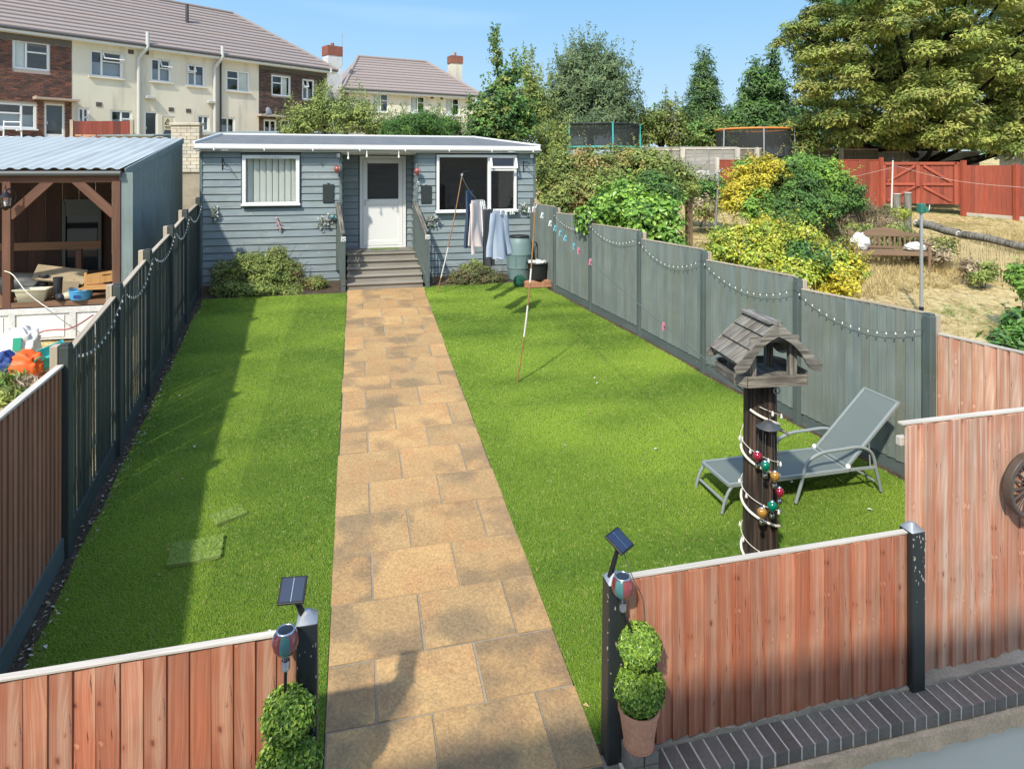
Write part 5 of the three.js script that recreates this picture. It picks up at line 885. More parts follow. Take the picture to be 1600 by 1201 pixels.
{ // clutter on the deck
  const D = 1.622, on = (px, z) => { const p = onZ(px, 460, z); return V(p.x, D, z); };
  { const t = thing('plastic_trough', 'cream plastic trough lying on the shelter deck', 'trough', null, on(52, -11.75)); part('body', lathe([[0, 0], [0.2, 0], [0.24, 0.17], [0.26, 0.18], [0.26, 0.2], [0.235, 0.2], [0.19, 0.02], [0, 0.02]], 4).rotateY(Math.PI / 4).scale(1.25, 1, 0.7), mat([0.62, 0.58, 0.44], 0.5), t); part('rim', beam(V(-0.24, 0.2, 0.14), V(0.24, 0.2, 0.14), 0.02, 0.02), mat([0.62, 0.58, 0.44], 0.5), t); }
  { const t = thing('cardboard_box', 'flattened tan cardboard box propped on the shelter deck', 'box', null, on(92, -12.2)); const m = mat([0.55, 0.43, 0.27], 0.85, { map: T.noise }); const a = part('panel', rbox(0.72, 0.03, 0.5, 0.006), m, t); a.position.set(0, 0.33, -0.05); a.rotation.set(0.35, 0.2, -0.30); const b = part('flap', rbox(0.3, 0.22, 0.02, 0.004), m, t); b.position.set(0.2, 0.15, 0.2); b.rotation.set(-0.1, 0.3, -0.1); const c = part('side', rbox(0.5, 0.26, 0.3, 0.01), m, t); c.position.set(-0.02, 0.13, -0.1); }
  { const m = mat([0.025, 0.026, 0.03], 0.6); const boot = (label, px, z, turn, up) => { const t = thing('rubber_boot', label, 'boot', null, on(px, z)); t.rotation.set(0, turn, up); part('shaft', lathe([[0, 0.1], [0.055, 0.1], [0.06, 0.25], [0.07, 0.36], [0.062, 0.36], [0.05, 0.24], [0, 0.14]], 14), m, t); part('foot', (() => { const g = new THREE.CapsuleGeometry(0.055, 0.16, 4, 12); g.rotateX(Math.PI / 2); g.translate(0, 0.06, 0.07); return g; })(), m, t); part('sole', rbox(0.1, 0.02, 0.3, 0.01, 0, 0.01, 0.06), M.blackMetal, t); }; boot('black rubber boot standing by the blue basin', 90, -11.78, 0.6, 0); boot('black rubber boot standing behind the cream trough', 68, -12.05, -1.2, 0); }
  { const t = thing('basin', 'round bright blue plastic basin on the shelter deck', 'basin', null, on(126, -11.72)); part('bowl', lathe([[0, 0], [0.13, 0], [0.15, 0.02], [0.165, 0.14], [0.175, 0.145], [0.175, 0.16], [0.158, 0.16], [0.14, 0.03], [0, 0.02]], 28), mat([0.07, 0.34, 0.62], 0.4), t); part('label', box(0.1, 0.05, 0.004, 0.0, 0.07, 0.162), mat([0.02, 0.05, 0.2], 0.5), t); }
  { const t = thing('wooden_chair', 'small orange wooden chair folded against the shelter post', 'chair', null, on(160, -11.9)); const m = mat([0.66, 0.38, 0.14], 0.55, { map: T.plainwood }); part('back_slat', (() => { const s = new THREE.Shape([[-0.24, 0], [0.24, 0.06], [0.24, 0.24], [-0.24, 0.17]].map((p) => new THREE.Vector2(...p))); s.holes.push(new THREE.Path([[0.0, 0.14], [0.13, 0.155], [0.13, 0.175], [0.0, 0.16]].map((p) => new THREE.Vector2(...p)))); const g = new THREE.ExtrudeGeometry(s, { depth: 0.025, bevelEnabled: false }); g.translate(0, 0.2, 0); return uvm(g); })(), m, t); for (const [x, h] of [[-0.25, 0.4], [0.25, 0.48]]) part('leg', rbox(0.04, h, 0.03, 0.004, x, h / 2, 0), m, t); part('seat', rbox(0.5, 0.03, 0.3, 0.006, 0, 0.18, 0.16), m, t); for (const x of [-0.22, 0.22]) part('leg', rbox(0.035, 0.17, 0.035, 0.004, x, 0.085, 0.28), m, t); }
  { const t = thing('cloth_bundle', 'cream cloth bundle between the boot and the blue basin', 'cloth', null, on(105, -11.75)); const g = new THREE.SphereGeometry(0.1, 18, 12), p = g.attributes.position; for (let i = 0; i < p.count; i++) { const k = 1 + 0.3 * (free(p.getX(i) * 20, p.getY(i) * 20 + p.getZ(i) * 13, 3) - 0.5); p.setXYZ(i, p.getX(i) * 1.4 * k, Math.max(-0.05, p.getY(i) * 0.6 * k), p.getZ(i) * k); } g.computeVertexNormals(); g.translate(0, 0.055, 0); part('cloth', g, mat([0.6, 0.5, 0.36], 0.9), t); }
  { const t = thing('dark_sack', 'black bin sack slumped at the back of the shelter deck', 'sack', null, on(40, -12.3)); const g = new THREE.SphereGeometry(0.3, 24, 16), p = g.attributes.position; for (let i = 0; i < p.count; i++) { const k = 1 + 0.35 * (free(p.getX(i) * 7, p.getY(i) * 7 + p.getZ(i) * 5, 8) - 0.5); p.setXYZ(i, p.getX(i) * 1.5 * k, Math.max(-0.17, p.getY(i) * 0.7 * k), p.getZ(i) * 0.8 * k); } g.computeVertexNormals(); g.translate(0, 0.17, 0); part('sack', g, mat([0.03, 0.035, 0.035], 0.5), t); }
  srand(421); const bgm = rbox(0.215, 0.065, 0.1, 0.004), bm = variants([0.36, 0.15, 0.09], 3, 0.2, 0.9, { map: T.noise }); const bt = thing('brick_pile', 'loose heap of red bricks on the shelter deck behind the blue basin', 'bricks', null, on(118, -12.35)); for (let i = 0; i < 16; i++) { const m = part('brick', bgm, pick(bm), bt); m.position.set(rr(-0.35, 0.45), 0.035 + Math.floor(i / 7) * 0.066, rr(-0.15, 0.15)); m.rotation.y = rr(-0.6, 0.6); }
}
{ // bags on the ground behind the fence
  const bag = (name, label, px, py, Z, w, h, c, sd, extra) => {
    const p = at(px, py, Z), t = thing(name, label, 'bag', null, V(p.x, gy(p.x, p.z), p.z)); const g = new THREE.SphereGeometry(1, 56, 40), q = g.attributes.position;
    for (let i = 0; i < q.count; i++) { const x = q.getX(i), y = q.getY(i), z = q.getZ(i), cr = 0.13 * Math.sin(6 * x + 5 * y + sd) * Math.sin(7 * z + 3 * y) + 0.3 * (free(x * 3 + sd, y * 4 + z * 3, 5) - 0.5) + 0.16 * (free(x * 9 + sd, y * 9 + z * 8, 6) - 0.5), k = 1 + cr, sq = (v) => Math.sign(v) * Math.pow(Math.abs(v), 0.7); q.setXYZ(i, sq(x) * w * k, Math.max(-h * 0.98, sq(y) * h * (1 + 0.5 * cr) + (y > 0.6 ? 0.12 * Math.sin(9 * x + sd) * h : 0)), sq(z) * w * 0.6 * k); }
    g.computeVertexNormals(); g.translate(0, h, 0); part('bag', g, mat(c, 0.55), t); if (extra) extra(t, w, h); return t; };
  bag('shopping_bag', 'bright orange plastic shopping bag on the ground beyond the left fence', 38, 575, 8.6, 0.24, 0.2, [0.80, 0.13, 0.02], 2);
  bag('shopping_bag', 'dark blue shopping bag beside the orange bag', -6, 575, 8.5, 0.22, 0.22, [0.015, 0.05, 0.22], 5);
  bag('carrier_bag', 'white carrier bag with green print behind the orange bag', 30, 545, 9.3, 0.24, 0.24, [0.72, 0.72, 0.70], 7, (t, w, h) => part('print', box(0.1, 0.18, 0.012, 0.04, h * 1.2, w * 0.6 + 0.02, 0.1, -0.12), mat([0.03, 0.36, 0.22], 0.6), t));
  bag('carrier_bag', 'pink and white carrier bag beyond the dark fence', 104, 545, 8.9, 0.14, 0.2, [0.74, 0.6, 0.62], 9);
  { const p = at(78, 545, 8.8), t = thing('storage_crate', 'teal plastic crate tipped on its side by the orange bag', 'crate', null, V(p.x, gy(p.x, p.z) + 0.22, p.z)); t.rotation.set(0.3, 0.4, 0.25); const m = mat([0.05, 0.42, 0.40], 0.5); part('base', rbox(0.42, 0.02, 0.3, 0.006), m, t); for (const s of [-1, 1]) { part('side', rbox(0.42, 0.14, 0.015, 0.004, 0, 0.075, s * 0.15), m, t); part('end', rbox(0.015, 0.14, 0.3, 0.004, s * 0.21, 0.075, 0), m, t); } part('net', tube([V(-0.2, 0.1, 0.16), V(-0.05, 0.2, 0.18), V(0.05, 0.02, 0.2), V(-0.1, -0.08, 0.18), V(-0.15, 0.1, 0.17)], 0.014, 40, 6), mat([0.02, 0.2, 0.12], 0.7), t); part('stack', rbox(0.36, 0.22, 0.26, 0.02, 0, -0.13, 0), mat([0.55, 0.52, 0.46], 0.6), t); }
  single('garden_hose', tube([at(55, 525, 9.6), at(65, 518, 9.7), at(85, 515, 9.7), at(105, 514, 9.7), at(120, 508, 9.8), at(145, 492, 10.2)], 0.012, 40, 6), mat([0.42, 0.12, 0.12], 0.6), 'thin red hose looping in front of the white boarding', 'hose');
  single('tie_rope', tube([at(6, 423, 10.05), at(18, 428, 10.0), at(40, 455, 9.9), at(58, 470, 9.9), at(85, 488, 9.85)], 0.008, 40, 5), M.rope, 'cream rope tied slantwise from the shelter post', 'rope');
}

// =====================================================================
// HOUSES
// =====================================================================
const pvc = mat([0.74, 0.75, 0.74], 0.4), creamRender = mat([0.74, 0.69, 0.575], 0.9, { map: T.render }), pinkRender = mat([0.73, 0.665, 0.57], 0.9, { map: T.render });
const houseGlass = new THREE.MeshPhysicalMaterial({ color: lin(0.05, 0.06, 0.065), roughness: 0.04, ior: 1.6, side: THREE.DoubleSide });
const tileM = variants([0.30, 0.245, 0.22], 6, 0.06, 0.8, { bumpMap: T.fine, bumpScale: 0.004 });
class Front {   // the front of a building through a point, running along dir
  constructor(name, label, category, p, dir, yBase) { this.d = dir.clone().setY(0).normalize(); this.o = V(p.x, yBase, p.z); this.n = V(-this.d.z, 0, this.d.x); if (this.n.dot(this.o) > 0) this.n.negate(); this.g = thing(name, label, category, null, this.o); this.g.rotation.y = Math.atan2(-this.d.z, this.d.x); }
  hit(px, py) { const r = ray(px, py), e = V(0, EYE, 0), t = this.o.clone().sub(e).dot(this.n) / r.dot(this.n), p = r.multiplyScalar(t).add(e).sub(this.o); return [p.dot(this.d), p.y]; }
  rect(x0, x1, y0, y1) { const m = (x0 + x1) / 2; return [this.hit(x0, (y0 + y1) / 2)[0], this.hit(x1, (y0 + y1) / 2)[0], this.hit(m, y1)[1], this.hit(m, y0)[1]]; }
  wall(name, x0, x1, y0, y1, holes, m, z = 0, depth = 0.22) {
    const s = new THREE.Shape([[x0, y0], [x1, y0], [x1, y1], [x0, y1]].map((p) => new THREE.Vector2(...p)));
    for (const [a, b, c, d] of holes) if (a > x0 && b < x1) s.holes.push(new THREE.Path([[a, Math.max(c, y0 + 0.01)], [a, d], [b, d], [b, Math.max(c, y0 + 0.01)]].map((p) => new THREE.Vector2(...p))));
    const g = new THREE.ExtrudeGeometry(s, { depth, bevelEnabled: false }); g.translate(0, 0, z - depth); uvm(g); return part(name, g, m, this.g);
  }
  bricks(x0, x1, y0, y1, holes, cols, sd) {
    srand(sd); const gs = [];
    for (let r = 0, y = y0; y < y1 - 0.03; y += 0.077, r++) for (let x = x0 - (r % 2 ? 0.114 : 0); x < x1; x += 0.227) {
      let runs = [[Math.max(x, x0), Math.min(x + 0.214, x1)]];
      for (const [p, q, c, d] of holes) if (y + 0.065 > c && y < d) runs = runs.flatMap(([a, b]) => [[a, Math.min(b, p)], [Math.max(a, q), b]]);
      for (const [a, b] of runs) if (b - a > 0.03) gs.push(tint(new THREE.BoxGeometry(b - a, 0.064, 0.02).translate((a + b) / 2, y + 0.034, 0.006), shadeCol(cols, 0.3)));
    }
    part('bricks', gs, brickPaint, this.g).userData.kind = 'stuff';
  }
  window([a, b, c, d], o = {}) {
    const w = part('window', [box(0.085, d - c, 0.07, a + 0.043, (c + d) / 2, -0.08), box(0.085, d - c, 0.07, b - 0.043, (c + d) / 2, -0.08), box(b - a - 0.17, 0.085, 0.07, (a + b) / 2, d - 0.043, -0.08), box(b - a - 0.17, 0.085, 0.07, (a + b) / 2, c + 0.043, -0.08)], pvc, this.g);
    part('pane', box(b - a - 0.08, d - c - 0.08, 0.01, (a + b) / 2, (c + d) / 2, -0.10), M.glass, w);
    if (o.mull !== undefined) { const m = lerp(a, b, o.mull); part('mullion', box(0.07, d - c - 0.12, 0.066, m, (c + d) / 2, -0.078), pvc, w); if (o.transom) { const [p, q] = o.side > 0 ? [m, b] : [a, m], y = lerp(c, d, o.transom); part('transom', box(q - p - 0.09, 0.06, 0.064, (p + q) / 2, y, -0.077), pvc, w); if (o.open) { const h = d - y - 0.02, f = part('opening_light', [box(q - p - 0.02, 0.05, 0.03, 0, -0.025, 0), box(q - p - 0.02, 0.05, 0.03, 0, -h, 0), box(0.05, h, 0.03, -(q - p) / 2 + 0.03, -h / 2, 0), box(0.05, h, 0.03, (q - p) / 2 - 0.03, -h / 2, 0)], pvc, w); f.position.set((p + q) / 2, d - 0.02, -0.02); f.rotation.x = -o.open; } } }
    if (o.sill !== false) part('sill', box(b - a + 0.12, 0.06, 0.16, (a + b) / 2, c - 0.03, 0.02), o.sillMat || pvc, w);
    if (!o.blind) part('net_curtain', box(b - a - 0.1, (d - c) * 0.55, 0.01, (a + b) / 2, lerp(c, d, 0.3), -0.3), netM, w); if (o.blind) part('curtain', box((b - a) * o.blind, d - c - 0.1, 0.01, lerp(a, b, o.blindAt ?? 0.75), (c + d) / 2, -0.16), M.curtain, w);
    return w;
  }
  door([a, b, c, d], m) { const w = part('door', [box(0.07, d - c, 0.08, a + 0.035, (c + d) / 2, -0.07), box(0.07, d - c, 0.08, b - 0.035, (c + d) / 2, -0.07), box(b - a - 0.14, 0.07, 0.08, (a + b) / 2, d - 0.035, -0.07), box(b - a - 0.14, 0.35, 0.05, (a + b) / 2, c + 0.18, -0.07)], m || pvc, this.g); part('pane', box(b - a - 0.1, d - c - 0.3, 0.012, (a + b) / 2, (c + d) / 2 + 0.1, -0.09), houseGlass, w); part('handle', rbox(0.03, 0.12, 0.03, 0.006, a + 0.1, (c + d) / 2, -0.03), M.silver, w); return w; }
}
const netM = mat([0.30, 0.34, 0.36], 0.9);
const brickPaint = mat([1, 1, 1], 0.9, { vertexColors: true });
// a roof of overlapping tile courses: eave from x0 to x1 at y, rising back; hips at the ends
function tiled(group, x0, x1, y, zEave, depth, rise, hip0, hip1, n) {
  for (let k = 0; k < n; k++) {
    const a = k / n, b = (k + 1.12) / n, P = (u, e, lift) => [e ? x1 - hip1 * u : x0 + hip0 * u, y + rise * u + lift, zEave - depth * u];
    const bb = Math.min(1, b); part('tile_course', slabOf([P(a, 0, 0.085), P(a, 1, 0.085), P(bb, 1, 0.01), P(bb, 0, 0.01)], 0.05), tileM[(k * 5) % 6], group);
  }
}
{ // the long terrace on the left
  const dir = FW.clone().addScaledVector(RT, 0.86), P = at(165, 65, 29.5), base = 4.45, f = new Front('terrace_house', 'long terraced house of brown brick and cream render with tiled roof', 'building', P, dir, base), g = f.g;
  const EV = f.hit(165, 66)[1], sA = f.hit(-90, 130)[0], sB = f.hit(112, 130)[0], sC = f.hit(404, 130)[0], sD = f.hit(511, 130)[0], y0 = -0.4;
  const R = (...a) => f.rect(...a);
  const W = [R(19, 77, 64, 109), R(-30, 56, 160, 200), R(69, 100, 162, 222)];
  const U = [R(140, 191, 80, 121), R(235, 267, 92, 128), R(292, 320, 101, 135), R(353, 390, 110, 143)], Lw = [R(121, 139, 168, 205), R(172, 206, 172, 205)], Dr = [R(225, 246, 174, 226), R(253, 273, 181, 228)], Lw2 = [R(282, 303, 182, 205), R(308, 327, 180, 205), R(344, 367, 183, 212)];
  const E = [R(424, 454, 118, 150), R(472, 491, 124, 156), R(412, 432, 187, 212), R(438, 452, 187, 225), R(456, 476, 188, 212)];
  const sM = f.hit(282, 130)[0];
  f.wall('brick_wall', sA, sB - 0.001, y0, EV, W, mat([0.42, 0.36, 0.30], 0.95), -0.012); f.bricks(sA, sB - 0.02, 0.5, EV - 0.42, W.map(([a, b, c, d]) => [a - 0.02, b + 0.02, c - 0.08, d + 0.03]), [[0.15, 0.07, 0.05], [0.12, 0.06, 0.045], [0.20, 0.08, 0.05], [0.09, 0.05, 0.042]], 11);
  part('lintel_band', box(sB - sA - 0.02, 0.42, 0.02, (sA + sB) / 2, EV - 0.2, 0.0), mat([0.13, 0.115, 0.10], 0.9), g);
  f.wall('render_wall', sB, sM, y0, EV, [...U.slice(0, 2), ...Lw, ...Dr], creamRender); f.wall('render_wall', sM + 0.001, sC, y0, EV, [...U.slice(2), ...Lw2], pinkRender);
  f.wall('brick_wall', sC + 0.001, sD, y0, EV, E, mat([0.26, 0.22, 0.18], 0.95), -0.012); f.bricks(sC + 0.02, sD, 0.5, EV - 0.35, E.map(([a, b, c, d]) => [a - 0.02, b + 0.02, c - 0.08, d + 0.03]), [[0.095, 0.058, 0.046], [0.075, 0.052, 0.042], [0.12, 0.066, 0.05], [0.06, 0.044, 0.038]], 12);
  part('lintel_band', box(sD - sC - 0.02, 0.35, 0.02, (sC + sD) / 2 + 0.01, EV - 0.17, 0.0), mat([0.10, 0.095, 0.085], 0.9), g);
  f.window(W[0], { mull: 0.36, transom: 0.62, side: 1, sill: false, blind: 0.3, blindAt: 0.18 }); f.window(W[1], { mull: 0.72, transom: 0.6, side: -1 }); f.door(W[2]);
  f.window(U[0], { mull: 0.36, transom: 0.62, side: 1, open: 0.7, sillMat: creamRender }); f.window(U[1], { mull: 0.42, transom: 0.6, side: 1, open: 0.6, sillMat: creamRender }); f.window(U[2], { mull: 0.45, transom: 0.62, side: -1, open: 0.5, sillMat: pinkRender }); f.window(U[3], { mull: 0.52, transom: 0.6, side: -1, sillMat: pinkRender, blind: 0.4 });
  for (const w of Lw) f.window(w, { mull: 0.5, transom: 0.6, side: 1, sillMat: creamRender }); for (const w of Lw2) f.window(w, { mull: 0.5, sillMat: pinkRender }); f.door(Dr[0]); f.door(Dr[1]);
  f.window(E[0], { mull: 0.55, transom: 0.62, side: -1, sill: false, blind: 0.3, blindAt: 0.7 }); f.window(E[1], { mull: 0.45, transom: 0.6, side: -1, open: 0.4, sill: false }); f.window(E[2], { mull: 0.5, sill: false }); f.door(E[3]); f.window(E[4], { mull: 0.5, sill: false });
  { const [a, b] = f.hit(262, 193), m = part('warning_sign', box(0.5, 0.62, 0.01, a, b, -0.03), mat([0.62, 0.55, 0.36], 0.6), g); const s = new THREE.Shape([[-0.17, -0.1], [0.17, -0.1], [0, 0.2]].map((p) => new THREE.Vector2(...p))); s.holes.push(new THREE.Path([[-0.11, -0.065], [0.11, -0.065], [0, 0.13]].map((p) => new THREE.Vector2(...p)))); part('triangle', new THREE.ExtrudeGeometry(s, { depth: 0.006, bevelEnabled: false }).translate(a, b + 0.05, -0.022), M.blackMetal, m); part('mark', [box(0.02, 0.08, 0.006, a, b + 0.06, -0.02), box(0.3, 0.03, 0.006, a, b - 0.16, -0.02), box(0.24, 0.025, 0.006, a, b - 0.22, -0.02)], M.blackMetal, m); }
  // sides, back, roof
  part('side_wall', box(0.25, EV - y0, 7.6, sD - 0.126, (EV + y0) / 2, -4.05), mat([0.14, 0.11, 0.09], 0.95, { map: T.noise }), g); part('back_wall', box(sD - sA, EV - y0, 0.2, (sA + sD) / 2, (EV + y0) / 2, -7.95), creamRender, g);
  part('partition', box(sD - sA - 0.5, EV - y0 - 0.2, 0.1, (sA + sD) / 2, (EV + y0) / 2, -3.2), M.darkRoom, g); part('floor_slab', box(sD - sA - 0.5, 0.15, 7.5, (sA + sD) / 2, 2.5, -4.0), M.darkRoom, g);
  const over = 0.42; tiled(g, sA, sD + 0.45, EV + 0.06, over, 4.6, 3.35, 0, 4.2, 15);
  part('back_slope', slabOf([[sA, EV + 3.42, -4.18], [sD - 3.75, EV + 3.42, -4.18], [sD + 0.45, EV + 0.06, -8.4], [sA, EV + 0.06, -8.4]], 0.05), tileM[0], g); part('hip_slope', slabOf([[sD + 0.45, EV + 0.06, over], [sD + 0.45, EV + 0.06, -8.4], [sD - 3.75, EV + 3.42, -4.18]], 0.05), tileM[1], g);
  part('ridge_tiles', [rod(V(sD + 0.45, EV + 0.1, over), V(sD - 3.75, EV + 3.46, -4.18), 0.09), rod(V(sA, EV + 3.46, -4.18), V(sD - 3.75, EV + 3.46, -4.18), 0.1)], tileM[2], g);
  part('fascia', box(sD + 0.45 - sA, 0.2, 0.03, (sA + sD + 0.45) / 2, EV - 0.03, over - 0.06), pvc, g); part('gutter', rod(V(sA, EV + 0.03, over - 0.0), V(sD + 0.45, EV + 0.03, over), 0.06), mat([0.08, 0.08, 0.085], 0.5), g); part('soffit', box(sD + 0.45 - sA, 0.02, over, (sA + sD + 0.45) / 2, EV - 0.12, over / 2 - 0.05), pvc, g);
  const pipe = (px, top, bot, r, m, el) => { const s = f.hit(px, 150)[0], yt = f.hit(px, top)[1], yb = f.hit(px, bot)[1]; const pts = [V(s, yb, 0.1), V(s, EV - 0.6, 0.1)]; const gs = [rod(pts[0], pts[1], r)]; if (el) { gs.push(rod(pts[1], V(s + el, EV - 0.05, 0.42), r), rod(V(s + el, EV - 0.08, 0.42), V(s + el, yt, 0.42), r * 1.05)); } else gs.push(rod(pts[1], V(s, yt, 0.12), r)); part('soil_pipe', gs, m, g); };
  pipe(215, 50, 222, 0.085, mat([0.52, 0.53, 0.50], 0.6), 0.28); pipe(334, 72, 222, 0.085, mat([0.52, 0.53, 0.50], 0.6), 0.25); pipe(343, 95, 222, 0.05, M.blackMetal, 0); pipe(508, 108, 175, 0.07, pvc, 0.1);
  for (const [px, py] of [[204, 81], [228, 82], [154, 163], [267, 171], [294, 173]]) { const [a, b] = f.hit(px, py); part('air_vent', rbox(0.24, 0.2, 0.03, 0.01, a, b, 0.012), mat([0.10, 0.075, 0.06], 0.8), g); }
  for (const [px, py] of [[226, 152], [332, 160]]) { const [a, b] = f.hit(px, py); part('overflow_hopper', rbox(0.42, 0.14, 0.2, 0.03, a + (px < 300 ? 0.2 : -0.1), b, 0.12), mat([0.48, 0.47, 0.44], 0.6), g); }
  { const [a, b] = f.hit(410, 177); const d = part('satellite_dish', (() => { const q = new THREE.SphereGeometry(0.42, 20, 8, 0, 6.283, 0, 0.75); q.rotateX(Math.PI / 2 - 0.2); q.rotateY(0.5); q.translate(a, b, 0.15); return q; })(), mat([0.28, 0.29, 0.30], 0.5), g); part('dish_arm', [rod(V(a, b - 0.2, 0.5), V(a + 0.25, b - 0.1, 0.95), 0.02), rod(V(a, b - 0.1, 0.02), V(a, b, 0.5), 0.03)], M.steel, d); }
  { const [a, b] = f.hit(85, 156); part('door_canopy', [box(1.6, 0.08, 0.6, a, b, 0.3), box(0.04, 0.05, 0.6, a - 0.78, b + 0.06, 0.3)], mat([0.42, 0.33, 0.27], 0.8), g); const [c, e] = f.hit(435, 182); part('door_canopy', [box(2.6, 0.1, 0.5, c, e, 0.25)], mat([0.4, 0.36, 0.31], 0.8), g); }
  { const u = f.hit(385, 50); part('roof_vent', rod(V(u[0] - 2.2, EV + 2.0, -2.2), V(u[0] - 2.2, EV + 3.0, -2.2), 0.09), mat([0.06, 0.05, 0.05], 0.7), g); }
  { const s = f.hit(298, 30)[0] - 3.3; part('chimney', box(0.8, 0.9, 0.6, s, EV + 3.75, -4.2), mat([0.22, 0.10, 0.07], 0.9, { map: T.noise }), g); }
}
{ // the hipped house behind
  const dir = FW.clone().addScaledVector(RT, 1.9), P = at(620, 144, 42), base = 4.3, f = new Front('hipped_house', 'cream rendered house with hipped brown tiled roof behind the trees', 'building', P, dir, base), g = f.g;
  const EV = f.hit(620, 145)[1], s0 = f.hit(545, 150)[0], s1 = f.hit(742, 150)[0], R = (...a) => f.rect(...a);
  const W = [R(582, 607, 146, 175), R(641, 664, 150, 177), R(696, 718, 153, 180)];
  f.wall('wall', s0, s1, -0.5, EV, W, creamRender); for (const w of W) f.window(w, { mull: 0.5, transom: 0.62, side: 1, blind: 0.3, blindAt: 0.3 });
  part('side_wall', box(0.22, EV + 0.5, 7.2, s0 + 0.112, (EV - 0.5) / 2, -3.85), creamRender, g); part('side_wall', box(0.22, EV + 0.5, 7.2, s1 - 0.112, (EV - 0.5) / 2, -3.85), creamRender, g); part('back_wall', box(s1 - s0, EV + 0.5, 0.2, (s0 + s1) / 2, (EV - 0.5) / 2, -7.6), creamRender, g);
  tiled(g, s0 - 0.45, s1 + 0.45, EV + 0.05, 0.4, 4.2, 2.75, 2.0, 2.6, 12);
  const z0 = 0.4, z1 = -8.0, zr = -3.8, yr = EV + 2.8, xa = s0 - 0.45, xb = s1 + 0.45;
  part('hip_slope', slabOf([[xa, EV + 0.05, z1], [xa, EV + 0.05, z0], [xa + 2.0, yr, zr]], 0.05), tileM[1], g); part('hip_slope', slabOf([[xb, EV + 0.05, z0], [xb, EV + 0.05, z1], [xb - 2.6, yr, zr]], 0.05), tileM[2], g); part('back_slope', slabOf([[xb, EV + 0.05, z1], [xa, EV + 0.05, z1], [xa + 2.0, yr, zr], [xb - 2.6, yr, zr]], 0.05), tileM[0], g);
  part('ridge_tiles', [rod(V(xa, EV + 0.1, z0), V(xa + 2.0, yr + 0.05, zr), 0.1), rod(V(xb, EV + 0.1, z0), V(xb - 2.6, yr + 0.05, zr), 0.1), rod(V(xa + 2.0, yr + 0.05, zr), V(xb - 2.6, yr + 0.05, zr), 0.11)], tileM[3], g);
  part('fascia', box(xb - xa, 0.2, 0.03, (xa + xb) / 2, EV - 0.05, 0.36), pvc, g); part('gutter', rod(V(xa, EV + 0.03, 0.44), V(xb, EV + 0.03, 0.44), 0.06), mat([0.08, 0.08, 0.085], 0.5), g); part('soffit', box(xb - xa, 0.02, 0.4, (xa + xb) / 2, EV - 0.14, 0.17), pvc, g);
  for (const [px, py] of [[675, 152], [690, 153]]) { const [a, b] = f.hit(px, py); part('air_vent', rbox(0.2, 0.2, 0.03, 0.01, a, b, 0.012), mat([0.10, 0.075, 0.06], 0.8), g); }
  const [ca] = f.hit(749, 115); const ch = part('chimney', box(0.85, 3.2, 0.7, ca - 0.5, EV + 1.2, -3.2), creamRender, g); part('chimney_cap', box(0.95, 0.55, 0.8, ca - 0.5, EV + 3.05, -3.2), mat([0.30, 0.12, 0.08], 0.9, { map: T.noise }), ch); part('chimney_pot', [rod(V(ca - 0.5, EV + 3.3, -3.2), V(ca - 0.5, EV + 3.6, -3.2), 0.1)], mat([0.35, 0.15, 0.09], 0.9), ch);
}
{ // white chimney stack between the two houses, with an aerial
  const a = at(519, 140, 41), y0 = gy(a.x, a.z), yt = at(519, 88, 41).y, t = thing('chimney_stack', 'tall white rendered chimney stack with red brick top between the houses', 'chimney', null, V(a.x, y0, a.z));
  part('stack', box(0.95, yt - y0, 0.8, 0, (yt - y0) / 2, 0, 0.5), M.whiteMatt, t); const h = yt - y0; part('brick_top', box(1.02, 0.62, 0.86, 0, h + 0.31, 0, 0.5), mat([0.32, 0.11, 0.07], 0.9, { map: T.noise }), t); part('pot', rod(V(0, h + 0.62, 0), V(0, h + 0.85, 0), 0.11), mat([0.3, 0.12, 0.08], 0.9), t);
  part('aerial', [rod(V(0.6, h - 0.6, 0), V(0.6, h + 1.5, 0), 0.025), rod(V(0.5, h + 1.4, 0), V(0.75, h + 1.4, 0), 0.015)], M.steel, t);
}
